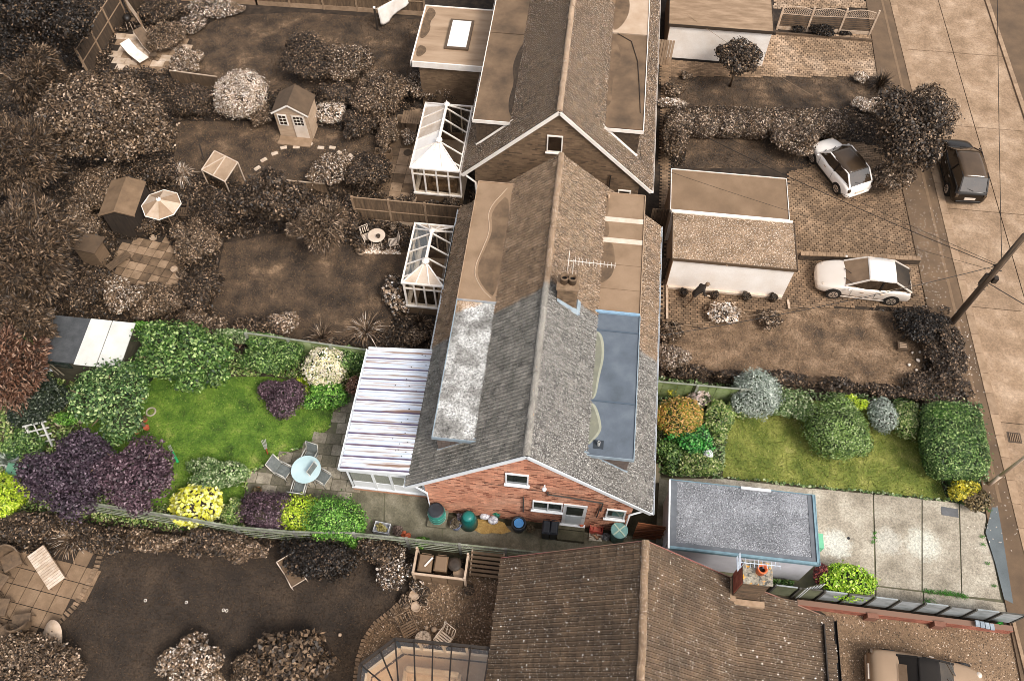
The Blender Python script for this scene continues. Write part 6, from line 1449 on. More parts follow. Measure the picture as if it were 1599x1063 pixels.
bin_('wheelie_bin', 'brown square bin, second from the left in the wooden store', (x0+.95, ys_+.05, 0), .48, .55, 1.0, m_bl, mat('bin_lid2', [S(.4)], .5))
o = M().lathe([(.2, .05), (.24, .8), (.26, .84), (.26, .9), (.18, .96), (0, .98)], 18).build('dustbin', mat('dark_dustbin', [S(.15), S(.2)], .6)); o.location = (x0+1.46, ys_+.1, 0); tag(o, 'dark round dustbin between the other bins in the store', 'bin')
o = M().lathe([(.17, .05), (.21, .7), (.23, .74), (.23, .8), (.1, .83), (0, .83)], 18).build('dustbin', mat('pale_dustbin', [S(.48), S(.56)], .6)); o.location = (x1-.27, ys_-.2, 0); tag(o, 'pale round topped bin at the right front of the store', 'bin')
o = M().box(-.03, .03, -.22, .22, 0, .03).build('white_tool', m_cream); o.location = (x0+.5, ys_+.02, 1.05); o.rotation_euler[2] = -.6; tag(o, 'white stick lying on the leftmost bin of the store', 'stick')
a, b_ = P(732, 902, 0), P(783, 910, 0)
t = T('slatted_staging', 'stepped slatted wooden staging between bin store and tiled roof', 'staging', (a[0], a[1], 0))
for k in range(7): M().box(a[0], b_[0]+.05, a[1]+.05+.14*k, a[1]+.15+.14*k, .22+.09*k, .26+.09*k).build('slat', m_bs, t)
for x in (a[0]+.05, b_[0]): M().bar((x, a[1]+.05, .18), (x, a[1]+1., .8), .05, .06).build('side_rail', m_pw, t); M().box(x-.03, x+.03, a[1]+.98, a[1]+1.04, 0, .85).build('leg', m_dw, t)
def pot(name, label, x, y, r, h, m, fill=None, z=0., group=None, rim=True, n=18, cat='pot', ox=0):
    """planted pot: its foot centre at photo spot"""
    t = T(name, label, cat, (0, 0, 0), group)
    M().lathe([(r*.72, 0), (r*.95, h*.85), (r, h*.86), (r, h), (r*.86, h), (r*.84, h*.86), (0, h*.84)], n).build('pot', m, t, smooth=False)
    if fill:
        _seed[0] += 1
        me = crown_mesh('plant', r*1.05, r*1.05, r*.8, fill, 'shrub', .07, .04, 1.6, _seed[0], zmin=-.2) if fill is not True else None
        if me: o = bpy.data.objects.new('plant', me); COL.objects.link(o); o.parent = t; o.location = (0, 0, h)
    p = P(x, y, h*.5+z); t.location = (p[0], p[1], z); return t
lf_b = leafmat('brown_leaf', [(0, S(.10)), (.45, S(.2)), (.8, S(.36)), (1, S(.66))])
m_potd = mat('dark_glazed_pot', [S(.14), S(.22)], .5, 6); m_potp = mat('pale_rim_pot', [S(.55), S(.7)], .6, 5)
GP = 'pots clustered at the corner of the gravel yard'
for k, (x, y, r, lab, fl_, mm) in enumerate([(648, 930, .2, 'pale rimmed pot at the top of the pot cluster on the gravel', True, m_potp), (663, 925, .22, 'tan planted pot right of the top one in the pot cluster', lf_b, m_potd), (634, 941, .24, 'bushy planted pot leftmost in the cluster beside the lawn', lf_b, m_potp), (650, 948, .19, 'pale rimmed empty pot lowest in the cluster', True, m_potp), (662, 941, .18, 'planted pot rightmost and low in the cluster', lf_b, m_potp)]):
    pot('plant_pot', lab, x, y, r, .34, mm, fl_, z=.03, group=GP)
pot('plant_pot', 'low dark twiggy pot by the corner post of the bin store', 733, 922, .2, .22, m_potd, lf_b, z=.03)
chair('garden_chair', 'brown wooden armchair above the tan glass roof', at(641, 985), radians(35), mat('tan_wood', [S(.38), S(.46)], .7, 4), mat('tan_wood', [S(.4)], .7), .55, 5, True, .55, .2)
round_table('garden_table', 'small round patterned table between two chairs above the tan glass roof', at(663, 1003), .3, .6, mat('mosaic_top', [S(.3), S(.75)], .5, 14, 2), m_iron)
chair('garden_chair', 'ornate pale metal chair right of the small round table on gravel', at(694, 1002), radians(-30), m_iron, m_iron, .5, 5, True, .5, .2)
for k, (x, y, r, l) in enumerate([(666, 980, .07, 'small white stone ornament on the gravel above the round table'), (678, 983, .1, 'tan rounded stone ornament left of the ornate chair')]):
    o = M().lathe([(0, 0), (r, .02), (r*1.1, r), (r*.6, r*1.7), (0, r*1.9)], 10).build('stone_ornament', m_slp, smooth=True); p = P(x, y, .05); o.location = (p[0], p[1], .03); tag(o, l, 'ornament')
# ================================================================== SIDE YARD THINGS
m_teal = mat('teal_plastic', [C(40, 112, 100), C(56, 136, 122)], .45, 3, 4, fine=.06); m_teald = mat('dark_teal_plastic', [C(16, 82, 78), C(26, 100, 94)], .4, 3)
m_dkp = mat('charcoal_plastic', [C(34, 38, 44), C(52, 56, 62)], .5, 4)
t = T('water_butt', 'teal banded water butt with dark lid beside the downpipe', 'water butt', (0, 0, 0))
M().lathe([(.27, .0), (.31, .3), (.33, .55), (.31, .8), (.29, .86)], 24).build('body', m_teal, t, smooth=True)
for z in (.2, .42, .64): M().lathe([(.33, z), (.345, z+.02), (.33, z+.04)], 24, cap=False).build('band', mat('pale_teal', [C(104, 186, 172)], .4), t, smooth=True)
M().lathe([(.30, .86), (.31, .90), (.27, .93), (.26, .91), (0, .92)], 24).build('lid', m_dkp, t); M().box(-.38, .38, -.36, .34, -.14, .0).build('stand', m_sideC, t)
p = P(683, 806, .4); t.location = (p[0], p[1], .2)
t = T('compost_bin', 'dark teal domed compost bin leaning by a bag', 'compost bin', (0, 0, 0))
M().lathe([(.36, 0), (.30, .55), (.26, .72), (.2, .82), (0, .86)], 24).build('body', m_teald, t, smooth=True); M().lathe([(.24, .74), (.22, .84), (.1, .9), (0, .9)], 20).build('lid', mat('teal_lid', [C(30, 118, 112)], .4), t, smooth=True)
p = P(732, 812, .4); t.location = (p[0], p[1], .05)
pot('planter', 'grey blue rimmed round planter left of the compost bin', 712, 820, .23, .38, mat('blue_grey_glaze', [C(88, 98, 128), C(120, 128, 150)], .4, 4), leafmat('pot_soil_green', [(0, C(70, 60, 46)), (1, C(120, 108, 90))]), z=.05)
pot('planter', 'small mauve pot between blue planter and compost bin', 719, 808, .13, .3, mat('mauve_glaze', [C(128, 108, 120), C(170, 156, 160)], .5, 8), leafmat('pot_mauve', [(0, C(90, 76, 86)), (1, C(200, 190, 196))]), z=.05)
pot('planter', 'teal pot with foliage against the brick wall, right of the white bags', 777, 801, .17, .42, m_teal, leafmat('teal_plant', [(0, C(20, 80, 60)), (1, C(60, 140, 110))]), z=.05)
def blobmesh(name, rx, ry, rz, m, seed, n=10):
    g = random.Random(seed); b = M(); vs = []; U, W = n, 6
    for j in range(W+1):
        ph = -pi/2+pi*j/W
        for i in range(U):
            q = 1+g.uniform(-.16, .16); vs.append((rx*q*cos(2*pi*i/U)*cos(ph), ry*q*sin(2*pi*i/U)*cos(ph), max(0, rz+rz*q*sin(ph))))
    b.add(vs, [(j*U+i, j*U+(i+1) % U, (j+1)*U+(i+1) % U, (j+1)*U+i) for j in range(W) for i in range(U)])
    o = b.build(name, m, smooth=True); s_ = o.modifiers.new('s', 'SUBSURF'); s_.levels = s_.render_levels = 1; return o
m_bag = mat('white_plastic_bag', [C(150, 146, 156), C(214, 212, 218), C(236, 235, 238)], .35, 9, 4, lo=.4, hi=.6)
for k, (x, y, s, l) in enumerate([(757, 806, .22, 'crumpled white plastic bag left in the pair by the brick wall'), (770, 812, .24, 'crumpled white plastic bag right in the pair, nearer the sand')]):
    o = blobmesh('plastic_bag', s, s*.8, s*.6, m_bag, k+3); p = P(x, y, .15); o.location = (p[0], p[1], .05); tag(o, l, 'bag')
t = T('barrel', 'dark barrel planter holding a bright blue lid', 'barrel', (0, 0, 0)); M().lathe([(.24, 0), (.30, .3), (.29, .52), (.25, .56), (.23, .5), (0, .48)], 22).build('body', m_dkp, t, smooth=True)
M().lathe([(.19, .5), (.19, .55), (.15, .555), (.14, .54), (0, .54)], 20).build('lid', mat('bright_blue_plastic', [C(66, 132, 196), C(92, 156, 214)], .4), t); p = P(810, 820, .3); t.location = (p[0], p[1], .05)
pot('plant_pot', 'weathered low pot right of the barrel with the blue lid', 828, 826, .17, .16, mat('mossy_pot', [C(90, 82, 60), C(120, 110, 86)], .9, 6), leafmat('twiggy', [(0, C(70, 60, 44)), (1, C(120, 104, 80))]), z=.05)
m_wb = mat('black_bin_plastic', [C(26, 30, 36), C(42, 46, 54)], .45, 5)
for k, (x, l) in enumerate(((853, 'black wheeled bin, left of the pair beside the back step'), (865, 'black wheeled bin with white mark on its lid, right of the pair'))):
    p = P(x, 824+k, .8); t_ = bin_('wheelie_bin', l, (p[0], p[1], .05), .3, .5, .92, m_wb, m_wb); t_['group'] = 'black bins by the back door'
    if k: M().lathe([(0, 0), (.06, 0), (.06, .004), (0, .005)], 10, (0, 0, 0)).build('lid_mark', m_white, t_).location = (0, .02, .925)
stp = T('back_step', 'two slab concrete step below the back door', 'step', (0, 0, 0)); m_stp = mat('mossy_step', [C(72, 68, 50), C(104, 98, 78)], .95, 4, 7, fine=.3)
M().box(-.52, .52, -.01, .36, 0, .26).build('step', m_stp, stp); M().box(-.52, .52, -.42, -.03, 0, .24).build('step', m_stp, stp)
p = P(892, 828, .2); stp.location = (p[0], p[1], .05)
pot('plant_pot', 'small orange clay pot on the step below the back door', 908, 819, .09, .14, mat('orange_clay', [C(178, 84, 52), C(206, 112, 76)], .8, 6), None, z=.31)
# red crate, rubble crate
def crate(name, label, loc, w_, d_, h, m, rz=0, cat='crate'):
    t = T(name, label, cat, (0, 0, 0)); M().box(-w_/2, w_/2, -d_/2, d_/2, 0, .02).build('bottom', m, t)
    for a in ((-w_/2, w_/2, -d_/2, -d_/2+.02), (-w_/2, w_/2, d_/2-.02, d_/2), (-w_/2, -w_/2+.02, -d_/2+.02, d_/2-.02), (w_/2-.02, w_/2, -d_/2+.02, d_/2-.02)): M().box(*a, .02, h).build('side', m, t)
    t.location = loc; t.rotation_euler[2] = rz; return t
p = P(931, 825, .2); crate('crate', 'red plastic crate in front of the small white window', (p[0], p[1], .05), .52, .36, .34, mat('red_plastic', [C(196, 72, 60), C(216, 100, 86)], .5, 4))
o = M().box(-.19, .19, -.1, .1, 0, .1).box(-.1, .02, -.12, .1, .1, .16).build('clay_bricks', mat('pale_red', [C(206, 120, 100)], .8)); o.location = (p[0], p[1], .08); tag(o, 'pale red bricks lying inside the red crate', 'bricks')
p = P(930, 836, .1); rb = T('rubble_tray', 'tray of broken brick and stone below the red crate', 'tray', (0, 0, 0)); M().box(-.26, .26, -.2, .2, 0, .05).build('tray', mat('cream_tray', [C(196, 188, 170)], .8), rb); g = random.Random(12)
for k in range(14): x_, y_ = g.uniform(-.2, .2), g.uniform(-.15, .15); M().box(x_-g.uniform(.03, .06), x_+.04, y_-.03, y_+g.uniform(.02, .05), .05, g.uniform(.1, .18)).build('stone', g.choice([mat('rub1', [C(190, 150, 120)], .9), mat('rub2', [C(120, 90, 70)], .9), mat('rub3', [C(214, 206, 190)], .9)]), rb)
rb.location = (p[0], p[1], .05)
pot('plant_pot', 'white rimmed grey pot beside the pale teal water butt', 946, 839, .15, .2, mat('white_pot', [C(190, 192, 196), C(214, 216, 218)], .6, 4), leafmat('grey_fill', [(0, C(90, 90, 90)), (1, C(170, 170, 170))]), z=.05)
t = T('water_butt', 'pale teal water butt with cross ribbed lid by the side gate', 'water butt', (0, 0, 0)); m_pt = mat('pale_teal_plastic', [C(106, 150, 148), C(136, 178, 172)], .5, 3, 5, fine=.1)
M().lathe([(.26, 0), (.31, .9), (.32, .93)], 26).build('body', mat('teal_green_plastic', [C(72, 116, 116), C(92, 138, 134)], .5, 3), t, smooth=True)
ld = M().lathe([(.33, .93), (.33, .97), (.3, .985), (.29, .975), (0, .98)], 26).build('lid', m_pt, t)
M().bar((-.22, -.22, .99), (.22, .22, .99), .05, .02).build('rib', mat('lid_rib', [C(190, 206, 186)], .5), ld); M().bar((-.22, .22, .995), (.22, -.22, .995), .05, .02).build('rib', mat('lid_rib', [C(190, 206, 186)], .5), ld)
p = P(965, 834, .5); t.location = (p[0], p[1], .05)
pot('plant_pot', 'grey stone pot at the foot of the garage corner', 1030, 846, .16, .25, mat('stone_pot', [C(112, 106, 92), C(140, 134, 118)], .9, 5), None, z=.05)
t = crate('planter_box', 'white rimmed square planter box by the pale fence', at(598, 828), .62, .42, .34, mat('white_planter', [C(196, 196, 200), C(222, 222, 226)], .5, 6), -.08, 'planter')
me = crown_mesh('plant', .26, .17, .12, leafmat('straw_plant', [(0, C(90, 76, 40)), (.6, C(160, 146, 84)), (1, C(200, 190, 130))]), 'shrub', .08, .03, 1.5, 77, zmin=-.2); o = bpy.data.objects.new('plant', me); COL.objects.link(o); o.parent = t; o.location = (0, 0, .3)
pot('plant_pot', 'round grey brown pot between white planter and orange pots', 621, 830, .2, .3, mat('taupe_pot', [C(112, 92, 84), C(150, 132, 122)], .8, 5), leafmat('dark_dry', [(0, C(60, 48, 42)), (1, C(120, 100, 90))]), z=.05)
for k, (x, y, l) in enumerate([(631, 829, 'orange clay pot tipped beside the taupe pot at the fence'), (638, 833, 'orange clay pot at the right end of the pots by the fence')]):
    t = pot('clay_pot', l, x, y, .11, .18, mat('orange_clay', [C(178, 84, 52), C(206, 112, 76)], .8, 6), None, z=.07); t.rotation_euler[0] = 1.1-k*.5
pot('plant_pot', 'round terracotta pot on the patio left of the table', 402, 768, .19, .26, mat('terracotta', [C(150, 92, 62), C(176, 116, 82)], .8, 5), leafmat('dry_fill', [(0, C(50, 44, 30)), (1, C(110, 96, 64))]), z=.05)
pot('plant_pot', 'turquoise rimmed pot with plants by the green bush', 393, 781, .26, .26, mat('turquoise_glaze', [C(60, 140, 150), C(92, 168, 176)], .35, 4), leafmat('mixed_fill', [(0, C(60, 70, 44)), (.6, C(130, 140, 100)), (1, C(190, 190, 170))]), z=.05)
# back garden bits
t = T('water_barrel', 'blue green barrel lying tilted in the back shrubs', 'barrel', (0, 0, 0)); M().lathe([(.24, 0), (.28, .2), (.29, .5), (.27, .78), (.24, .82)], 22).build('body', mat('sea_blue', [C(54, 116, 134), C(84, 148, 162)], .45, 3), t, smooth=True)
M().lathe([(.25, .82), (.25, .86), (.18, .87), (.17, .84), (0, .84)], 22).build('lid', mat('sea_blue_lid', [C(96, 164, 176)], .4), t); p = P(218, 612, .3); t.location = (p[0], p[1], .15); t.rotation_euler = (.25, -.5, 0)
t = T('water_barrel', 'grey green lidded barrel behind the blue one, under the leaves', 'barrel', (0, 0, 0)); M().lathe([(.28, 0), (.3, .8)], 20).build('body', m_dkp, t, smooth=True); M().lathe([(.31, .8), (.31, .85), (.2, .88), (0, .88)], 20).build('lid', mat('grey_green_lid', [C(110, 136, 132), C(142, 164, 158)], .5, 5), t); p = P(219, 576, .8); t.location = (p[0], p[1], .0)
t = T('white_arch', 'white wooden garden seat frame behind the purple tree', 'garden frame', (0, 0, 0)); m_wo = mat('weathered_white', [C(186, 184, 176), C(212, 210, 204)], .7, 5)
for sx in (-.32, .32): M().bar((sx, -.3, 0), (sx, .4, 1.0), .09, .07, up=(1, 0, 0)).build('side_rail', m_wo, t)
for k in range(4): f = .25+.24*k; M().bar((-.45, -.3+.7*f, f), (.5, -.3+.7*f, f), .05, .05).build('rung', m_wo, t)
M().bar((0, .1, .55), (0, .35, .95), .04, .04).build('rung', m_wo, t)
p = P(70, 690, 0); t.location = (p[0], p[1], 0); t.rotation_euler[2] = .38
o = M().tube([(.19*cos(2*pi*k/20), .19*sin(2*pi*k/20)*1, 0) for k in range(21)], .035, 6).build('stone_ring', mat('pale_ring', [C(168, 158, 140)], .8, 5)); p = P(236, 643, .04); o.location = (p[0], p[1], .06); tag(o, 'pale round stone ring lying on the back lawn edge', 'ring')
for k, (x, y, r, l) in enumerate([(226, 655, .13, 'orange clay pot with plant just below the stone ring'), (229, 668, .13, 'bright orange clay pot second below the stone ring'), (214, 675, .1, 'small orange pot beside the purple foliage'), (223, 621, .09, 'tiny orange pot above the stone ring')]):
    pot('clay_pot', l, x, y, r, .18, mat('orange_clay', [C(178, 84, 52), C(206, 112, 76)], .8, 6), leafmat('dry_fill', [(0, C(50, 44, 30)), (1, C(110, 96, 64))]) if k == 0 else None)
for k, (x, y, l) in enumerate([(92, 661, 'small white rimmed pot right of the white seat frame'), (125, 656, 'cream pot with a plant at the end of the pot row'), (113, 655, 'terracotta pot in the row behind the purple tree')]):
    pot('plant_pot', l, x, y, .13, .2, mat('cream_pot', [C(184, 168, 140), C(204, 192, 168)], .8, 5) if k < 2 else mat('terracotta', [C(150, 92, 62)], .8), leafmat('mixed_fill', []) if False else None)
o = M(); a, b_ = P(203, 652, .3), P(219, 668, .3)
for k in range(2): o.bar(Vector(a)+Vector((.16*k, .1*k, 0)), Vector(b_)+Vector((.16*k, .1*k, 0)), .12, .04)
o = o.build('wooden_bench_boards', mat('grey_oak', [C(96, 88, 74), C(126, 116, 98)], .9, 5)); tag(o, 'two weathered boards among the leaves of the apple tree', 'boards')
t = T('garden_fork', 'green handled garden tool lying on the back lawn', 'tool', (0, 0, 0)); M().bar((-.45, 0, .05), (.1, 0, .06), .1, .03).build('handle', mat('bright_green', [C(20, 150, 80), C(40, 176, 104)], .5), t)
for k in range(3): M().tube([(.1, -.04+.04*k, .05), (.5, -.05+.05*k, .03)], .012, 5).build('tine', m_sil, t)
p = P(272, 710, 0); t.location = (p[0], p[1], .03); t.rotation_euler[2] = radians(132)
t = T('garden_rake', 'silver folded frame tool lying on the lawn by the patio', 'tool', (0, 0, 0))
for k in range(4): M().tube([(-.3, -.1+.06*k, .05), (.15, -.05+.03*k, .05)], .014, 5).build('tine', m_sil, t)
M().tube([(.15, 0, .05), (.4, 0, .05)], .02, 6).build('handle', mat('red_grip', [C(190, 60, 50)], .5), t); p = P(415, 697, 0); t.location = (p[0], p[1], .03); t.rotation_euler[2] = radians(-60)
t = T('wheelbarrow', 'pale green wheelbarrow in the shade left of the purple tree', 'wheelbarrow', (0, 0, 0)); mg = mat('pale_green_metal', [C(92, 136, 112), C(116, 160, 134)], .5, 4)
M().add([(-.35, -.2, .25), (.3, -.15, .25), (.3, .15, .25), (-.35, .2, .25), (-.5, -.3, .5), (.45, -.25, .5), (.45, .25, .5), (-.5, .3, .5)], [(0, 1, 2, 3), (0, 4, 5, 1), (1, 5, 6, 2), (2, 6, 7, 3), (3, 7, 4, 0)]).build('tray', mg, t)
for s in (-1, 1): M().tube([(.5, s*.05, .15), (-.3, s*.22, .25), (-.9, s*.25, .45)], .02, 6).tube([(-.3, s*.22, .25), (-.4, s*.22, 0)], .02, 6).build('handle', m_sil, t)
M().tube([(.5, -.04, .17), (.5, .04, .17)], .17, 14).build('wheel', m_dkp, t); p = P(34, 738, .2); t.location = (p[0], p[1], 0); t.rotation_euler[2] = .1
pot('planter', 'grey tub planter at the far left behind the wheelbarrow', 24, 712, .28, .3, mat('grey_tub', [C(130, 134, 134), C(160, 162, 160)], .6, 5), leafmat('dark_green_fill', [(0, C(20, 40, 16)), (1, C(60, 96, 50))]))
o = M().tube([(.2*cos(2*pi*k/20), .16*sin(2*pi*k/20), 0) for k in range(21)], .03, 6).build('hose_ring', mat('pale_hose', [C(168, 140, 120)], .7)); p = P(30, 722, .04); o.location = (p[0], p[1], .04); tag(o, 'pale looped hose beside the grey tub at the far left', 'hose')
# sepia garden pots and ornaments
for (x, y, r, h, l, fl_, mm) in [(273, 422, .17, .25, 'pale rimmed pot right of the square slabs', None, m_potp), (283, 430, .24, .2, 'wide brown bowl right of the square slabs', lf_b, m_potp), (240, 372, .18, .15, 'pale rimmed bowl at the foot of the plain shed', None, m_potp), (614, 355, .2, .35, 'patterned pot on the stand behind the bistro table', lf_b, m_potp),
        (630, 368, .2, .2, 'pale rimmed round pot between bistro set and conservatory', lf_b, m_potp), (563, 393, .22, .2, 'pot with spiky leaves at the left of the shingle pad', lf_b, m_potp), (645, 311, .2, .3, 'round pot at the corner of the bright roofed conservatory', lf_b, m_potp), (596, 307, .14, .2, 'small planted pot behind the middle fence', lf_b, m_potd), (602, 468, .16, .15, 'rimmed pot under the white flowered bush', None, m_potp),
        (373, 365, .13, .2, 'pale pot with flowers at the corner of the dark tree', lf_b, m_potp)]:
    pot('plant_pot', l, x, y, r, h, mm, fl_)
pot('wall_planter', 'long terracotta trough under the conservatory front window', 706, 318, .42, .3, m_potd, lf_b)
for (x, y, l) in [(1115, 462, 'dark ball shaped potted plant second from left along the cream garage'), (1165, 464, 'dark ball shaped potted plant third from left along the cream garage'), (1207, 466, 'dark ball shaped potted plant at the right end of the cream garage'), (1067, 458, 'dark bushy potted plant left of the walking person')]:
    pot('plant_pot', l, x, y, .2, .28, m_potd, leafmat('dark_ball', [(0, S(.06)), (.7, S(.2)), (1, S(.45))]), z=.06, group='potted plants along the cream garage')
t = crate('planter_box', 'wooden planter trough with pale flowers by the slab patio', at(600, 245), .85, .4, .4, m_bs, .05, 'planter'); me = crown_mesh('plant', .4, .2, .2, lf_b, 'shrub', .07, .05, 1.8, 78, zmin=-.2); o = bpy.data.objects.new('plant', me); COL.objects.link(o); o.parent = t; o.location = (0, 0, .4)
t = T('garden_bench', 'slatted wooden table standing left of the bright roofed conservatory', 'table', (0, 0, 0))
for k in range(8): M().box(-.5+.125*k, -.5+.125*k+.105, -.45, .45, .68, .71).build('slat', m_bs, t)
for sx in (-.42, .42):
    for sy in (-.38, .38): M().box(sx-.03, sx+.03, sy-.03, sy+.03, 0, .68).build('leg', m_dw, t)
t.location = at(645, 200)
o = M().lathe([(0, 0), (.22, 0), (.23, .02), (0, .025)], 18).build('drain_cover', mat('dark_round_cover', [S(.2), S(.28)], .8, 5)); o.location = at(637, 240)[:2]+(.055,); tag(o, 'dark round cover in the slabs left of the conservatory', 'drain cover')
# lawn ornaments of the lower lawn
for (x, y, l) in [(227, 937, 'leftmost small white ring on the dark lower lawn'), (291, 940, 'second small white ring on the dark lower lawn'), (349, 952, 'left ring of the touching pair on the dark lower lawn'), (354, 953, 'right ring of the touching pair on the dark lower lawn')]:
    o = M().tube([(.05*cos(2*pi*k/12), .05*sin(2*pi*k/12), 0) for k in range(13)], .011, 5).build('white_ring', m_cream); p = P(x, y, .04); o.location = (p[0], p[1], .045); tag(o, l, 'ring')
o = M().lathe([(0, 0), (.06, .02), (.075, .07), (.05, .13), (0, .15)], 10).build('ball', mat('tan_ball', [S(.66)], .6), smooth=True); p = P(531, 991, .05); o.location = (p[0], p[1], .02); tag(o, 'pale ball on the lower lawn near the gravel edge', 'ball')
# rockery
g = random.Random(4)
m_rock = mat('pale_rock', [S(.74), S(.9)], .9, 6, 5, fine=.2)
for k, (x, y, l) in enumerate([(1424, 551, 'highest left'), (1436, 550, 'highest right'), (1433, 563, 'round with a dark hole'), (1419, 570, 'leftmost'), (1430, 578, 'in the middle'), (1441, 584, 'right of the middle'), (1453, 577, 'upright and rightmost'), (1427, 592, 'broad, low left'), (1440, 598, 'low centre'), (1443, 609, 'lowest')]):
    o = blobmesh('rockery_stone', g.uniform(.07, .12), g.uniform(.06, .1), .06, m_rock, k+20, 8); p = P(x, y, .05); o.location = (p[0], p[1], .03); o.rotation_euler[2] = g.uniform(0, 3); tag(o, 'pale rockery stone beside the dry lawn, '+l, 'stone', 'rockery stones')
t = T('drain_box', 'square dark metal box with slotted top on the dry lawn edge', 'box', (0, 0, 0)); M().box(-.22, .22, -.2, .2, 0, .18).build('body', m_dw, t); 
for k in range(3): M().box(-.15, .15, -.12+.09*k, -.08+.09*k, .18, .2).build('slat', m_pw, t)
t.location = at(1407, 543)
# washing line
t = T('clothes_post', 'dark wooden clothes post at the edge of the far lawn', 'post', P(590, 48, 0)); p = P(590, 48, 0); M().bar(p, p+Vector((0, 0, 1.5)), .10, .10, up=(0, 1, 0)).build('post', m_shd, t); M().lathe([(.06, 0), (.08, .08), (0, .14)], 10, (p[0], p[1], 1.5)).build('cap', m_cream, t)
A = p+Vector((.05, 0, 1.45)); B = P(640, -16, 1.55)
o = M().tube([A, A.lerp(B, .5)+Vector((0, 0, -.06)), B, B+(B-A)], .01, 5).build('clothes_line', m_iron); tag(o, 'washing line holding the white sheet', 'line')
b = M(); nu, nv = 22, 10; vs = []
for i in range(nu+1):
    for j in range(nv+1):
        u, v = i/nu, j/nv; top = A.lerp(B, .06+.9*u)+Vector((0, 0, -.05)); drop = .3+.85*sin(pi*(.1+.5*(1-u)))
        off = .05*sin(u*26+v*2)*(.3+v); vs.append(top+Vector((off*.5+.12*v*sin(u*9), off, -drop*v)))
b.add(vs, [(i*(nv+1)+j, (i+1)*(nv+1)+j, (i+1)*(nv+1)+j+1, i*(nv+1)+j+1) for i in range(nu) for j in range(nv)])
o = b.build('bed_sheet', mat('white_cotton', [S(.9), S(.97)], .9, 3), smooth=True); s_ = o.modifiers.new('thick', 'SOLIDIFY'); s_.thickness = .006; tag(o, 'white bed sheet hung in folds on the washing line', 'sheet')
# ================================================================== POLES AND WIRES
m_pole = mat('tarred_pole', [S(.16), S(.26), S(.34)], .85, 2, 6, stretch=(8, 8, .6), fine=.2)
pb = P(1485, 505, 0); t = T('telegraph_pole', 'tall brown telegraph pole rising from the dark bush by the road', 'pole', pb)
M().tube([pb, pb+Vector((0, 0, 6.4))], .15, 14, .12).build('shaft', m_pole, t, smooth=True)
M().box(pb.x+.1, pb.x+.28, pb.y-.2, pb.y+.0, 3.45, 3.75).build('junction_box', mat('box_dark', [S(.14)], .6), t)
M().box(pb.x-.24, pb.x-.12, pb.y-.06, pb.y+.06, 3.1, 3.8).build('junction_box', mat('box_dark', [S(.14)], .6), t)
for z in (2.7, 3.0, 3.3): M().tube([pb+Vector((-.22, 0, z)), pb+Vector((.22, 0, z))], .015, 5).build('climbing_step', mat('box_dark', [S(.14)], .6), t)
M().tube([pb+Vector((-.2, .1, 4.3)), pb+Vector((-.05, .05, 4.35))], .04, 8).tube([pb+Vector((-.2, -.05, 4.15)), pb+Vector((.2, -.05, 4.15))], .03, 6).build('bracket', mat('box_dark', [S(.14)], .6), t)
m_wire = mat('black_wire', [S(.10)], .6); m_wirep = mat('pale_wire', [S(.5)], .6)
def wire(label, a, b_, sag=.25, r=.018, m=m_wire, n=14):
    a, b_ = Vector(a), Vector(b_); o = M().tube([a.lerp(b_, k/n)+Vector((0, 0, -sag*4*(k/n)*(1-k/n))) for k in range(n+1)], r, 5).build('overhead_wire', m); tag(o, label, 'wire')
tp_ = pb+Vector((-.15, 0, 4.35))
wire('thick overhead wire from the pole to the eave of the coloured bungalow', tp_, (3.95, 18.6, 2.75), .35, .015)
wire('second overhead wire just beside the thick one, ending over the silver car', tp_+Vector((0, 0, -.1)), (3.95, 18.9, 2.8), .35, .008, m_wirep)
wire('thick overhead wire from the pole into the crown of the roadside tree', tp_+Vector((0, 0, .05)), (3.6, 31.5, 2.8), .3, .015)
wire('thin overhead wire beside the one into the roadside tree', tp_+Vector((0, 0, .15)), (3.6, 32.2, 2.8), .2, .009)
wire('thin wire crossing the plain brown garage roof to the pole', tp_+Vector((0, 0, -.25)), (3.5, 27.8, 2.9), .2, .008)
wire('black overhead wire running up the middle of the road', pb+Vector((.05, 0, 4.5)), (24.5, 70, 7.5), .3, .014)
wire('short wire from the pole down to the right edge', pb+Vector((.1, -.1, 3.3)), (24, 18.5, 3.0), .1, .02)
wire('thin wire above the small tree by the far cream garage', P(1073, 23, 2.5), P(1270, 150, 1.9), .15, .01, m_wirep)
lb = P(1543, 757, 0); t = T('street_lamp', 'slim pale grey lamp column at the edge of the yellow shrub', 'street lamp', lb)
m_lp = mat('galvanised', [S(.66), S(.76)], .5, 4)
M().tube([lb, lb+Vector((0, 0, 1.0))], .085, 12).build('base', m_lp, t, smooth=True); M().tube([lb+Vector((0, 0, 1.0)), lb+Vector((0, 0, 4.6))], .07, 10, .06).build('column', m_lp, t, smooth=True)
M().tube([lb+Vector((0, 0, 4.6)), lb+Vector((.5, 0, 4.9)), lb+Vector((1.0, 0, 4.95))], .035, 8).build('arm', m_lp, t, smooth=True); M().box(lb.x+.9, lb.x+1.4, lb.y-.1, lb.y+.1, 4.88, 5.0).build('lantern', m_lp, t, bevel=.02)
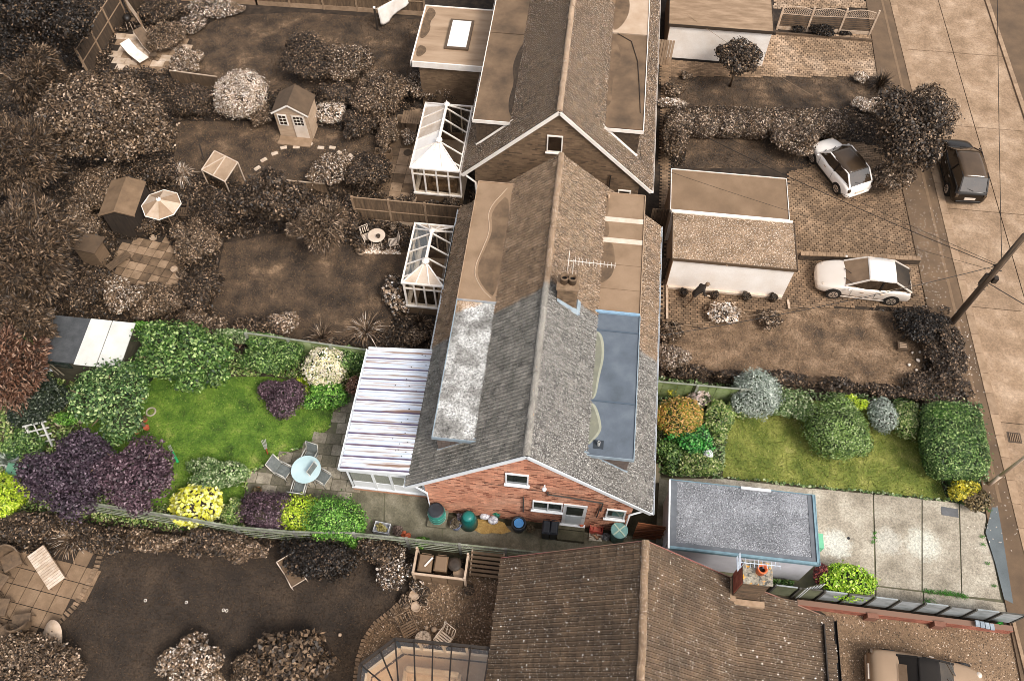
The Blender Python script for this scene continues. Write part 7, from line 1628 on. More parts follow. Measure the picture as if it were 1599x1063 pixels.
# ================================================================== CARS
def car(label, loc, rz, L, W, Hh, mb, mroof=None, kind='hatch', mglass=None, hoodm=None):
    """nose at +x, built round the origin"""
    t = T('parked_car', label, 'car', (0, 0, 0)); a = L/2; w_ = W/2; mroof = mroof or mb; mglass = mglass or m_cargl
    if kind == 'hatch':   st = [(-a, .78, .60), (-a+.08, .92, .82), (-a+.35, .97, .95), (-a*.45, 1., .93), (0, 1., .90), (a*.42, .98, .90), (a*.62, .96, .86), (a*.86, .90, .74), (a-.06, .78, .62), (a, .62, .52)]; g0, g1, r0, r1 = -a+.12, a*.44, -a*.55, a*.02
    elif kind == 'mini':  st = [(-a, .86, .62), (-a+.06, .95, .86), (-a+.3, .99, .95), (-a*.4, 1., .94), (0, 1., .92), (a*.4, .98, .92), (a*.6, .96, .88), (a*.86, .90, .78), (a-.05, .80, .66), (a, .64, .5)]; g0, g1, r0, r1 = -a+.14, a*.50, -a*.66, a*.20
    elif kind == 'mpv':   st = [(-a, .86, .62), (-a+.06, .95, .90), (-a+.3, .99, 1.0), (-a*.4, 1., 1.0), (0, 1., .98), (a*.42, .98, .98), (a*.62, .96, .92), (a*.86, .90, .80), (a-.05, .80, .66), (a, .62, .5)]; g0, g1, r0, r1 = -a+.10, a*.55, -a*.72, a*.16
    else:                 st = [(-a, .78, .60), (-a+.08, .90, .78), (-a+.35, .96, .88), (-a*.45, 1., .88), (0, 1., .86), (a*.36, .98, .86), (a*.6, .96, .82), (a*.86, .88, .70), (a-.06, .76, .58), (a, .62, .48)]; g0, g1, r0, r1 = -a*.56, a*.40, -a*.28, a*.08
    b = M(); n = 13; V = []
    for (x, f, h) in st:
        y = w_*f; sec = [(.88*y, .20), (.97*y, .30), (y, .48), (.985*y, h-.16), (.93*y, h-.05), (.70*y, h), (0, h+.025)]
        V += [(x, -p, z) for p, z in sec]+[(x, p, z) for p, z in sec[-2::-1]]
    k = len(st); F = [(i*n+j, (i+1)*n+j, (i+1)*n+j+1, i*n+j+1) for i in range(k-1) for j in range(n-1)]
    F += [tuple(range(n)), tuple((k-1)*n+j for j in range(n))[::-1]]; F += [(i*n+n-1, (i+1)*n+n-1, (i+1)*n, i*n) for i in range(k-1)]
    b.add(V, F); body = b.build('body', mb, t, smooth=True); m_ = body.modifiers.new('s', 'SUBSURF'); m_.levels = m_.render_levels = 1
    bz = .88 if kind != 'soft' else .84
    if kind == 'mpv': bz = .96
    wt = w_*.74; wb = w_*.90
    # greenhouse: glass shell, roof panel, pillars
    corners = lambda x, ww, z: [(x, -ww, z), (x, ww, z)]
    B = [(g1, -wb*.9, bz), (g1, wb*.9, bz), (g0, wb*.86, bz), (g0, -wb*.86, bz)]; Tt = [(r1, -wt, Hh-.05), (r1, wt, Hh-.05), (r0, wt*.97, Hh-.06), (r0, -wt*.97, Hh-.06)]
    mid1, mid0 = (g1+r1)/2*.6+g1*.1, 0
    side = [(g1, bz), (r1, Hh-.05), (r0, Hh-.06), (g0, bz)]
    shell = mglass if kind != 'soft' else m_softtop
    M().add([B[0], B[1], Tt[1], Tt[0]], [(0, 1, 2, 3)]).build('windscreen', mat('painted_sky_glass', [S(.36), S(.48)], .1, 1.5) if kind == 'hatch' else mglass, t)  # hatchback windscreen: sky reflection painted as a lighter glass tone
    M().add([B[2], B[3], Tt[3], Tt[2]], [(0, 1, 2, 3)]).build('rear_window', shell, t)
    for s in (-1, 1):
        q = [(g1, s*wb*.9, bz), (0, s*wb, bz), (g0, s*wb*.86, bz), (r0, s*wt*.97, Hh-.06), ((r0+r1)/2, s*wt*1.03, Hh-.03), (r1, s*wt, Hh-.05)]
        f = (0, 1, 4, 5) if s < 0 else (5, 4, 1, 0); f2 = (1, 2, 3, 4) if s < 0 else (4, 3, 2, 1)
        M().add(q, [f, f2]).build('side_window', shell, t)
        for (p, r_) in (((g1, s*wb*.9, bz), (r1, s*wt, Hh-.05)), ((g0, s*wb*.86, bz), (r0, s*wt*.97, Hh-.06))): M().bar(p, r_, .07, .05).build('pillar', mb if kind != 'soft' else m_softtop, t)
        M().bar(((g0+g1)*.5-.05, s*wb*1.0, bz), ((r0+r1)/2-.05, s*wt*1.03, Hh-.03), .07, .03, up=(0, s, .3)).build('pillar', m_trim, t)
        M().bar((g1, s*wb*.93, bz+.0), (g0, s*wb*.9, bz+.0), .03, .03).build('window_trim', m_chr, t)
        M().bar((r1, s*wt, Hh-.04), (r0, s*wt*.97, Hh-.05), .05, .04).build('roof_rail', mb if kind != 'soft' else m_softtop, t)
        M().lathe([(0, -.04), (.06, -.03), (.07, .02), (0, .06)], 8, (g1-.12, s*(w_+.08), bz+.04)).build('door_mirror', mb, t, smooth=True)
        for (dx) in (.15, -.75 if kind in ('hatch', 'mpv') else None):
            if dx is not None: M().box(dx-.08, dx+.08, s*w_*1.0-.015, s*w_*1.0+.02, bz-.19, bz-.16).build('door_handle', m_chr, t)
        M().box(.62, .63, s*w_*1.0-.006, s*w_*1.0+.004, .32, bz-.06).box(-.45, -.44, s*w_*1.0-.006, s*w_*1.0+.004, .32, bz-.06).build('door_seam', m_trim, t)
        M().box(-a*.55, a*.55, s*w_*.985-.01, s*w_*.985+.015, .22, .30).build('sill_trim', m_trim if kind != 'hatch' else mb, t)
        for wx in (-a*.60, a*.62):
            wr = .32 if L > 3.7 else .30; y = s*(w_-.02)
            M().tube([(wx, y-s*.19, wr), (wx, y+s*.015, wr)], wr*1.12, 20).build('wheel_arch', m_trim, t)
            wh = M().tube([(wx, y-s*.2, wr), (wx, y+s*.035, wr)], wr, 22).build('wheel', m_tyre, t)
            M().tube([(wx, y, wr), (wx, y+s*.045, wr)], wr*.66, 18).build('rim', m_rim, wh)
            sp = M()
            for q in range(7): an = 2*pi*q/7; sp.bar((wx+cos(an)*.05, y+s*.05, wr+sin(an)*.05), (wx+cos(an)*wr*.6, y+s*.05, wr+sin(an)*wr*.6), .03, .012, up=(0, 1, 0))
            sp.build('spokes', m_trim, wh)
    n = 10; rf = M(); xs = [r1+(r0-r1)*k/n for k in range(n+1)]; V = []
    for x in xs:
        u = (x-r0)/(r1-r0); hh = Hh-.05+.07*sin(pi*(.15+.7*u))
        for f in (-1, -.6, 0, .6, 1): V.append((x, f*wt*(1+.03*sin(pi*u)), hh-.035*f*f))
    rf.add(V, [(i*5+j, i*5+j+1, (i+1)*5+j+1, (i+1)*5+j) for i in range(n) for j in range(4)]); rp = rf.build('roof', mroof if kind != 'soft' else m_softtop, t, smooth=True)
    s_ = rp.modifiers.new('t', 'SOLIDIFY'); s_.thickness = .03
    for s in (-1, 1):
        M().lathe([(0, 0), (.12, .0), (.10, .05), (0, .07)], 12, (a*.86, s*w_*.62, .64 if kind != 'mini' else .7)).build('headlight', m_lamp, t, smooth=True)
        M().box(-a+.0, -a+.1, s*w_*.80-.07, s*w_*.80+.07, .62, .80).build('tail_light', m_tail, t, bevel=.02)
    M().box(-a-.03, -a+.02, -.26, .26, .5 if kind != 'mini' else .42, .62 if kind != 'mini' else .54).build('number_plate', m_plate, t)
    M().box(a-.03, a+.02, -.26, .26, .34, .45).build('number_plate', m_plate, t)
    M().box(-a-.03, -a+.12, -w_*.72, w_*.72, .26, .40).build('rear_bumper', mb if kind != 'mpv' else m_trim, t, bevel=.03)
    M().bar((g0+.0, -.02, bz+.03), (g0+.1, .3, bz+.1), .02, .02).build('rear_wiper', m_trim, t) if kind != 'soft' else None
    for s in (-.25, .3): M().bar((g1+.03, s, bz+.03), (g1-.22, s+.4, bz+.22), .02, .02).build('wiper', m_trim, t)
    if kind == 'soft': M().add([(g0+.04, -.35, bz+.1), (g0+.04, .35, bz+.1), (g0+.24, .3, bz+.34), (g0+.24, -.3, bz+.34)], [(3, 2, 1, 0)]).build('rear_screen', mat('pale_screen', [S(.5), S(.6)], .2), t).location = (-.04, 0, .02)
    t.location = loc; t.rotation_euler[2] = rz; return t
m_cargl = mat('car_glass', [S(.14), S(.22)], .05, 1.5, 3, spec=1.); m_trim = mat('black_trim', [S(.06)], .5); m_tyre = mat('tyre', [S(.10)], .9); m_rim = mat('alloy_rim', [S(.78)], .3, metal=.5)
m_chr = mat('chrome', [S(.8)], .2, metal=.9); m_lamp = mat('headlamp', [S(.8)], .1); m_tail = mat('tail_lamp', [S(.24)], .2); m_plate = mat('plate', [S(.8)], .5); m_softtop = mat('soft_top', [S(.06), S(.09)], .9, 4)
m_silv = mat('silver_paint', [S(.84), S(.88)], .28, 1, 2, metal=.25); m_wcar = mat('white_car_paint', [S(.95)], .2, 1); m_dcar = mat('dark_car_paint', [S(.10), S(.13)], .18, 1, metal=.2); m_tcar = mat('tan_car_paint', [S(.56), S(.6)], .3, 1, metal=.3)
p1, p2 = P(1275, 440, .5), P(1418, 442, .5)
car('silver hatchback on the block drive beside the low brown wall', ((p1.x+p2.x)/2, 24.1, .06), pi-.03, 4.25, 1.75, 1.45, m_silv, m_wcar)  # whiter roof colour paints the light falling on the car's top
fa, ra = P(1262, 240, .3), P(1302, 290, .3); an = atan2(fa.y-ra.y, fa.x-ra.x); c = P(1310, 262, .5)
car('small white car with dark roof parked askew by the roadside tree', (c.x, c.y+.05, .06), an, 3.6, 1.66, 1.42, m_wcar, mat('dark_roof_paint', [S(.2), S(.24)], .15, 1), 'mini')
c = P(1500, 268, .5); car('dark car parked in the road beside the kerb', (c.x, c.y+.1, .045), pi/2+.04, 4.0, 1.7, 1.55, m_dcar, mat('roof_reflection', [S(.24), S(.3)], .12, 1), 'mpv')  # roof colour lighter than the body paints in a reflection
c = P(1448, 1062, .6); car('tan soft top car cut off by the bottom edge', (c.x, c.y-.05, .05), -.06, 4.1, 1.72, 1.28, m_tcar, None, 'soft')
# ================================================================== PERSON
def person():
    t0 = P(1079, 476, 0.06); bm = []; J = dict(
        pel=(0, 0, .88), sp=(.10, .0, 1.05), ch=(.26, .0, 1.22), nk=(.40, 0, 1.36), hd=(.50, 0, 1.42), ht=(.56, 0, 1.50),
        hl=(0, .10, .86), kl=(.14, .12, .48), al=(.02, .12, .10), fl=(.18, .12, .04), hr=(-.02, -.10, .86), kr=(-.12, -.11, .48), ar=(-.34, -.12, .14), fr=(-.22, -.12, .04),
        sl=(.30, .19, 1.26), el=(.30, .27, 1.0), wl=(.48, .24, .82), sr=(.30, -.19, 1.26), er=(.36, -.26, .99), wr=(.56, -.20, .84), ml=(.55, .235, .77), mr=(.63, -.195, .79))
    R = dict(pel=.15, sp=.14, ch=.15, nk=.065, hd=.085, ht=.085, hl=.10, kl=.065, al=.045, fl=.04, hr=.10, kr=.065, ar=.045, fr=.04, sl=.075, el=.048, wl=.032, sr=.075, er=.048, wr=.032, ml=.034, mr=.034)
    E = [('pel', 'sp'), ('sp', 'ch'), ('ch', 'nk'), ('nk', 'hd'), ('hd', 'ht'), ('pel', 'hl'), ('hl', 'kl'), ('kl', 'al'), ('al', 'fl'), ('pel', 'hr'), ('hr', 'kr'), ('kr', 'ar'), ('ar', 'fr'), ('ch', 'sl'), ('sl', 'el'), ('el', 'wl'), ('wl', 'ml'), ('ch', 'sr'), ('sr', 'er'), ('er', 'wr'), ('wr', 'mr')]
    for s, m0 in (('l', 'ml'), ('r', 'mr')):
        b0 = Vector(J[m0])
        for k, (dy, l) in enumerate(((-.028, .06), (-.01, .07), (.01, .066), (.028, .052))):
            n1, n2 = 'f%s%d' % (s, k), 'g%s%d' % (s, k); J[n1] = tuple(b0+Vector((.03, dy, -.02))); J[n2] = tuple(b0+Vector((.03+l*.7, dy*1.2, -.03-l*.5))); R[n1] = .010; R[n2] = .008; E += [(m0, n1), (n1, n2)]
        n1 = 't'+s; J[n1] = tuple(b0+Vector((.02, -.045 if s == 'l' else .045, -.02))); R[n1] = .010; E.append((m0, n1))
    keys = list(J); me = bpy.data.meshes.new('body'); me.from_pydata([J[k] for k in keys], [(keys.index(a), keys.index(b)) for a, b in E], []); o = bpy.data.objects.new('tmp', me); COL.objects.link(o)
    sk = o.modifiers.new('skin', 'SKIN'); sv = me.skin_vertices[0].data
    for i, k in enumerate(keys): sv[i].radius = (R[k], R[k])
    sv[0].use_root = True
    ss = o.modifiers.new('sub', 'SUBSURF'); ss.levels = ss.render_levels = 2
    dg = bpy.context.evaluated_depsgraph_get(); dg.update(); ev = bpy.data.meshes.new_from_object(o.evaluated_get(dg)); bpy.data.objects.remove(o)
    for m in (mat('skin', [S(.66), S(.72)], .6), mat('dark_jacket', [S(.10), S(.17)], .85, 6), mat('grey_trousers', [S(.36), S(.44)], .85, 6), mat('dark_shoes', [S(.08)], .6)): ev.materials.append(m)
    hd = Vector(J['hd'])
    for f in ev.polygons:
        c = f.center
        if c.z < .09: f.material_index = 3
        elif c.z < .88 and not (c.x > .40 and abs(c.y) > .12): f.material_index = 2
        elif (c-hd).length < .14 and c.x > .42: f.material_index = 0
        elif c.z < .86 or (c.x > .44 and c.z < .9): f.material_index = 0
        else: f.material_index = 1
        f.use_smooth = True
    root = T('person', 'person in dark jacket stooping by the cream garage wall', 'person', t0)
    b = bpy.data.objects.new('body', ev); COL.objects.link(b); b.parent = root
    # hair and face
    h = M(); c = Vector((.53, 0, 1.47)); U, W = 12, 8; V = []
    for j in range(W+1):
        ph = -pi*.15+(pi*.65)*j/W
        for i in range(U): a = 2*pi*i/U; V.append(c+Vector((-.035+.105*cos(a)*cos(ph), .098*sin(a)*cos(ph), .02+.10*sin(ph))))
    h.add(V, [(j*U+i, j*U+(i+1) % U, (j+1)*U+(i+1) % U, (j+1)*U+i) for j in range(W) for i in range(U)])
    hb = M(); hb.v = [tuple(Vector(v)+Vector(t0)) for v in h.v]; hb.f = h.f; hb.mi = h.mi; hb.build('hair', mat('greying_hair', [S(.34), S(.46)], .8, 12), root, smooth=True)
    fc = M()
    for s in (-1, 1): fc.lathe([(0, 0), (.012, .004), (.008, .012), (0, .014)], 8, tuple(Vector(t0)+Vector((.625, s*.032, 1.445))))
    fc.build('eyes', mat('eye', [S(.1)], .3), root)
    M().bar(Vector(t0)+Vector((.61, 0, 1.44)), Vector(t0)+Vector((.645, 0, 1.41)), .022, .022).build('nose', mat('skin', []), root) if False else None
    root.rotation_euler[2] = .35
person()
# ================================================================== PLANTS
def lm(name, a, b, c, d, p=(.4, .78)): return leafmat(name, [(0, a), (p[0], b), (p[1], c), (1, d)])
L_dark = lm('dark_brown_leaves', S(.09), S(.18), S(.31), S(.60), (.45, .86))
L_mid = lm('mid_brown_leaves', S(.14), S(.27), S(.42), S(.70), (.4, .82))
L_lit = lm('light_brown_leaves', S(.16), S(.32), S(.52), S(.88), (.35, .75))
L_pale = lm('pale_leaves', S(.24), S(.50), S(.74), S(.96), (.3, .65))
L_con = lm('conifer_sprays', S(.12), S(.22), S(.33), S(.52), (.4, .8))
L_hedge = lm('hedge_leaves', S(.12), S(.25), S(.42), S(.78), (.4, .8))
L_black = lm('blackish_leaves', S(.03), S(.08), S(.14), S(.34), (.5, .85))
L_flow = lm('flower_mix', S(.12), S(.26), S(.6), S(.98), (.5, .78))
# conifers and big trees on the left
GL = 'trees along the left boundary'
tree('conifer_tree', 40, 395, 82, 3.6, 2.8, 'conifer', L_con, 'feathery brown conifer at the left edge, level with the sheds', ryx=105, ll=.22, lw=.05, cover=2.4, group=GL)
tree('conifer_tree', 20, 250, 85, 3.4, 2.6, 'conifer', L_con, 'feathery brown conifer at the left edge above the tallest one', ryx=90, ll=.22, lw=.05, cover=2.2, group=GL)
tree('conifer_tree', 45, 135, 60, 3.6, 2.6, 'conifer', L_con, 'brown conifer with upright feathery tips below the black tree corner', ryx=62, ll=.22, lw=.05, cover=2.0, group=GL)
tree('broadleaf_tree', 60, 40, 105, 3.4, 2.6, 'tree', lm('black_brown_leaves', S(.04), S(.10), S(.18), S(.40), (.5, .85)), 'very dark tree filling the top left corner', ryx=75, ll=.14, lw=.08, cover=1.6, group=GL)
tree('broadleaf_tree', 30, 505, 62, 3.2, 2.2, 'conifer', L_con, 'brown feathery tree at the left edge above the fence end', ryx=42, ll=.2, lw=.05, cover=2., group=GL)
tree('broadleaf_tree', 22, 585, 48, 2.8, 2.0, 'conifer', lm('rusty_sprays', C(44, 26, 16), C(84, 54, 38), C(124, 88, 68), C(176, 146, 124)), 'rusty brown tree left of the grey shed', ryx=70, ll=.2, lw=.05, cover=2., group=GL)
tree('broadleaf_tree', 178, 186, 100, 3.2, 2.3, 'tree', L_mid, 'big brown leafed tree below the pale far patio', ryx=78, ll=.14, lw=.085, cover=2., group=GL)
tree('broadleaf_tree', 70, 470, 10, 1.2, 1.0, 'shrub', L_dark, 'small dark tree in the gap beside the tall conifers', ryx=12)
# far garden
B = plant
B('shrub', 258, 60, 34, 1.3, 'shrub', L_mid, 'rounded brown shrub right of the trellis screen', ryx=26)
B('shrub', 250, 18, 32, 1.2, 'shrub', L_dark, 'dark shrub at the top edge behind the trellis screen', ryx=26)
B('shrub', 330, 12, 40, .8, 'clip', L_flow, 'flowering border plants with pale blooms along the top edge', ryx=18, cat='plant')
B('shrub', 300, 38, 22, .7, 'clip', L_flow, 'small pale flowered plants at the border corner', ryx=18, cat='plant')
B('shrub', 365, 14, 20, .7, 'shrub', L_lit, 'pale rounded perennials at the right end of the top border', ryx=12, cat='plant')
B('shrub', 292, 95, 24, 1.2, 'shrub', L_lit, 'light leafed shrub at the corner of the pale patio', ryx=28, ll=.12)
B('flowering_bush', 376, 146, 41, 2.3, 'clip', L_pale, 'large ball shaped white flowering bush by the far lawn', ryx=43, ll=.09)
B('shrub', 300, 158, 36, 1.5, 'shrub', L_dark, 'dark shrub left of the white flowering ball bush', ryx=30)
B('shrub', 486, 92, 46, 2.2, 'shrub', L_dark, 'broad dark bush at the edge of the far lawn', ryx=42)
B('shrub', 547, 98, 38, 2.1, 'shrub', L_hedge, 'lighter brown bush right of the broad dark one', ryx=38)
B('shrub', 595, 148, 46, 2.0, 'shrub', L_mid, 'dark mass of shrub behind the bright roofed conservatory path', ryx=48)
B('shrub', 520, 150, 30, 1.6, 'shrub', L_dark, 'dark shrub above the small pale ball bush', ryx=26)
for k, (x, l) in enumerate(((618, 'leftmost'), (660, 'middle'), (705, 'rightmost, against the brick extension'))):
    B('hedge_bush', x, 137, 30, 1.5, 'shrub', L_hedge, 'pale speckled hedge bush, %s of the three beyond the conservatory' % l, ryx=24, group='hedge beyond the bright roofed conservatory')
B('shrub', 517, 175, 24, 1.1, 'clip', L_pale, 'small pale ball bush right of the summerhouse', ryx=20)
B('shrub', 408, 178, 18, 1.1, 'shrub', L_mid, 'brown bush between white ball bush and summerhouse', ryx=26)
B('shrub', 560, 195, 30, 1.4, 'shrub', L_dark, 'dark bush right of the stepping stones', ryx=26)
B('shrub', 515, 268, 34, 1.6, 'loose', L_lit, 'light grey leafed open shrub below the stepping stones', ryx=36)
B('shrub', 572, 268, 40, 1.6, 'shrub', L_dark, 'dark dense shrub at the left edge of the slab patio', ryx=36)
B('shrub', 606, 210, 18, 1.2, 'shrub', L_mid, 'brown shrub beside the planter trough', ryx=30)
B('shrub', 640, 215, 14, .8, 'shrub', L_lit, 'small shrub under the slatted table', ryx=14)
B('spiky_plant', 282, 268, 28, .9, 'spiky', L_pale, 'spiky pale bladed clump left of the greenhouse box', cat='plant')
B('shrub', 225, 262, 60, 1.8, 'shrub', L_dark, 'dark brown shrub above the plain shed', ryx=32)
B('shrub', 152, 300, 40, 2.2, 'shrub', L_mid, 'tall brown shrub left of the plain shed', ryx=50)
B('shrub', 130, 360, 28, 1.6, 'shrub', L_mid, 'brown shrub between the tall conifer and the small store', ryx=30)
B('shrub', 305, 372, 44, 1.8, 'shrub', L_mid, 'brown shrub with pale tips right of the slab square', ryx=42)
B('shrub', 352, 330, 34, 1.7, 'shrub', L_dark, 'dark shrub below the greenhouse box', ryx=36)
tree('broadleaf_tree', 420, 312, 62, 2.3, 1.6, 'tree', L_dark, 'dark brown round tree in the middle garden', ryx=46)
tree('weeping_tree', 498, 350, 50, 2.0, 1.5, 'conifer', L_mid, 'drooping fine leaved tree at the left of the middle fence', ryx=48, ll=.2, lw=.035, cover=1.4)
B('shrub', 545, 335, 24, 1.2, 'shrub', L_dark, 'dark bush at the end of the middle fence', ryx=34)
B('shrub', 235, 350, 16, 1.2, 'loose', L_mid, 'climbing plant between the plain shed and the parasol', ryx=22)
B('shrub', 128, 450, 42, 1.9, 'shrub', L_dark, 'dark shrub at the lower left of the slab square', ryx=40)
B('shrub', 195, 462, 38, 1.6, 'shrub', L_lit, 'pale tipped brown shrub below the slab square', ryx=32, ll=.14)
B('shrub', 250, 470, 40, 1.6, 'shrub', L_mid, 'brown shrub above the green ivy hedge, second of the row', ryx=34)
B('shrub', 310, 455, 38, 1.6, 'shrub', L_dark, 'dark shrub at the left end of the middle lawn', ryx=36)
B('shrub', 320, 505, 40, 1.2, 'shrub', L_mid, 'low brown shrub along the coloured plot edge, left', ryx=22)
B('shrub', 400, 512, 42, 1.1, 'shrub', L_dark, 'low dark shrub along the coloured plot edge, middle', ryx=18)
B('shrub', 442, 505, 26, 1.0, 'shrub', L_lit, 'pale little shrub along the coloured plot edge', ryx=18)
B('spiky_plant', 500, 522, 36, .8, 'spiky', L_mid, 'brown arching grass clump left of the hydrangeas', cat='plant')
B('spiky_plant', 570, 510, 44, .9, 'spiky', L_lit, 'large arching grass clump below the middle lawn', cat='plant')
B('spiky_plant', 655, 500, 24, .9, 'spiky', L_dark, 'dark spiky clump at the corner of the white conservatory', cat='plant')
B('shrub', 650, 528, 20, .8, 'shrub', L_mid, 'small shrub at the roof edge above the striped lean-to', ryx=14)
B('shrub', 470, 536, 60, .7, 'shrub', L_dark, 'low dark planting behind the back fence', ryx=12)
B('hydrangea', 614, 452, 18, 1.0, 'clip', L_flow, 'white flowered hydrangea at the corner of the clear roofed conservatory', ryx=26, ll=.15, lw=.13)
B('hydrangea', 626, 478, 18, .8, 'shrub', L_flow, 'pale flowered hydrangea below the taller one', ryx=16, ll=.13, lw=.11)
B('spiky_plant', 560, 386, 12, .5, 'spiky', L_mid, 'small spiky plant in the pot left of the shingle', cat='plant')
B('shrub', 585, 352, 28, .8, 'shrub', L_dark, 'dark planting at the foot of the middle fence', ryx=12)
B('climber', 636, 330, 14, 1.3, 'loose', L_mid, 'climber on the middle fence panels', ryx=16, cat='plant')
# right side
B('front_tree_shrub', 1400, 132, 16, 1., 'spiky', L_dark, 'dark spiky leaved plant by the far kerb edging', cat='plant') if False else None
tree('small_tree', 1152, 92, 40, 1.9, .95, 'tree', L_dark, 'small dark leaved tree in front of the far cream garage', ryx=34, ll=.12)
tree('roadside_tree', 1418, 205, 64, 2.6, 2.1, 'tree', L_dark, 'large dark roadside tree overhanging the dark car', ryx=82, ll=.14, lw=.09, cover=1.9)
B('shrub', 1445, 175, 44, 2.8, 'shrub', L_mid, 'upright leafy shrub at the road side of the big tree', ryx=48, ll=.13)
B('shrub', 1392, 282, 36, 1.8, 'shrub', L_mid, 'low brown shrub below the roadside tree', ryx=26)
B('spiky_plant', 1378, 125, 30, 1.2, 'spiky', L_dark, 'dark spiky leaved plant by the far kerb edging', cat='plant')
B('shrub', 1345, 122, 12, .6, 'shrub', L_pale, 'little white flowered plant beside the dark spiky one', ryx=10, cat='plant')
B('shrub', 1356, 165, 28, .8, 'shrub', L_pale, 'pale feathery shrub at the right of the far lawn', ryx=14)
B('shrub', 1050, 160, 24, .8, 'shrub', L_pale, 'pale low plant at the house side of the far lawn', ryx=10)
B('shrub', 1052, 140, 16, .7, 'shrub', L_mid, 'small brown plant in the corner of the far lawn', ryx=14)
B('shrub', 1072, 118, 10, .5, 'shrub', L_lit, 'tiny pale plant beside the block path', ryx=8)
B('shrub', 1247, 43, 12, .5, 'shrub', L_black, 'dark ball shrub at the left foot of the lattice topped fence', ryx=8)
B('shrub', 1283, 46, 22, .7, 'shrub', L_black, 'dark wide shrub in the middle of the lattice topped fence', ryx=12)
B('shrub', 1320, 52, 9, .3, 'shrub', L_black, 'tiny dark shrub near the right of the lattice topped fence', ryx=5)
for k in range(7):
    B('hedge_bush', 1060+k*40, 192+k*.6, 27, 1.5, 'box', L_hedge, 'section of the long clipped brown hedge, number counting: '+['nearest the house', 'second from the house', 'third from the house', 'fourth, in the middle', 'fifth from the house', 'sixth from the house', 'last, against the roadside tree'][k], ryx=24, group='long clipped hedge between the front lawns', cat='hedge')
B('shrub', 1052, 222, 22, 1.8, 'shrub', L_mid, 'tall brown shrub against the house wall below the hedge', ryx=34)
B('shrub', 1238, 218, 42, 1.9, 'shrub', L_hedge, 'rounded brown shrub left of the small white car', ryx=32)
B('flowering_shrub', 1130, 490, 27, .8, 'clip', L_pale, 'cream large leaved rounded shrub below the person', ryx=17, ll=.14, lw=.11)
B('shrub', 1202, 500, 20, .8, 'shrub', L_mid, 'small round brown bush right of the cream shrub', ryx=17)
B('shrub', 1048, 518, 20, 1.0, 'shrub', L_mid, 'brown bush at the top corner of the dry lawn', ryx=18)
B('shrub', 1052, 556, 28, 1.3, 'clip', L_lit, 'pale twiggy dome bush at the house end of the dry lawn', ryx=22, ll=.10, lw=.035)
B('shrub', 1440, 512, 46, 1.3, 'shrub', L_black, 'black brown bush at the foot of the telegraph pole', ryx=32, ll=.1)
B('shrub', 1478, 555, 34, 1.1, 'shrub', L_dark, 'dark shrub along the pavement below the pole', ryx=50)
B('shrub', 1455, 600, 50, .6, 'shrub', L_dark, 'low dark ground planting round the pale rocks', ryx=24)
for k, (x, y) in enumerate(((1085, 582), (1150, 588), (1230, 592), (1310, 602), (1385, 612), (1450, 618))):
    B('hedge_bush', x, y, 42, .8, 'shrub', L_dark, 'low dark hedge along the lower edge of the dry lawn, '+['nearest the house', 'second from the house', 'third from the house', 'third from the road', 'second from the road', 'nearest the road'][k], ryx=13, group='low dark hedge below the dry lawn', cat='hedge')
# lower gardens
for k, (x, y, rx_, ry_, h, m_) in enumerate(((40, 822, 62, 26, 1.2, L_dark), (150, 842, 55, 24, 1.2, L_dark), (235, 846, 50, 20, 1.1, L_mid), (330, 850, 56, 24, 1.2, L_dark), (385, 858, 40, 24, 1.2, L_mid))):
    B('border_shrub', x, y, rx_, h, 'shrub', m_, 'brown border shrub under the coloured garden, '+['leftmost', 'second from the left', 'third from the left', 'fourth from the left', 'fifth, beside the big dark hedge'][k], ryx=ry_, group='brown border below the coloured garden')
B('spiky_plant', 108, 838, 46, .8, 'spiky', L_lit, 'pale arching grass above the slatted lounger', cat='plant')
B('perennial', 242, 845, 12, .8, 'clip', L_lit, 'tan flower head clump, left of two in the brown border', ryx=9, ll=.1, lw=.08, cat='plant')
B('perennial', 294, 843, 12, .8, 'clip', L_lit, 'tan flower head clump, right of two in the brown border', ryx=9, ll=.1, lw=.08, cat='plant')
B('dark_hedge', 495, 872, 68, 1.6, 'shrub', L_black, 'large very dark bush casting shade on the lower lawn', ryx=36, ll=.09)
B('shrub', 590, 862, 40, 1.3, 'shrub', L_dark, 'dark shrub between the black bush and the bin store', ryx=22)
B('flowering_shrub', 622, 890, 34, 1.1, 'loose', L_flow, 'open shrub with pale flowers left of the bin store', ryx=34)
B('shrub', 652, 915, 14, .7, 'loose', L_flow, 'pale flowered wisps in front of the bin store', ryx=12)
B('shrub', 60, 1040, 80, 1.5, 'shrub', L_mid, 'brown shrub in the bottom left corner below the patio', ryx=46, ll=.1)
B('shrub', 300, 1035, 56, 1.6, 'shrub', L_lit, 'silvery leaved shrub at the bottom of the lower lawn', ryx=44, ll=.12, lw=.07)
B('shrub', 462, 1035, 68, 1.7, 'shrub', lm('big_brown_leaves', S(.1), S(.22), S(.36), S(.5)), 'large leafed brown shrub at the bottom edge', ryx=46, ll=.19, lw=.11, cover=2.4)
B('shrub', 388, 1050, 30, 1.1, 'shrub', L_mid, 'brown shrub between the silvery and large leafed ones', ryx=26)
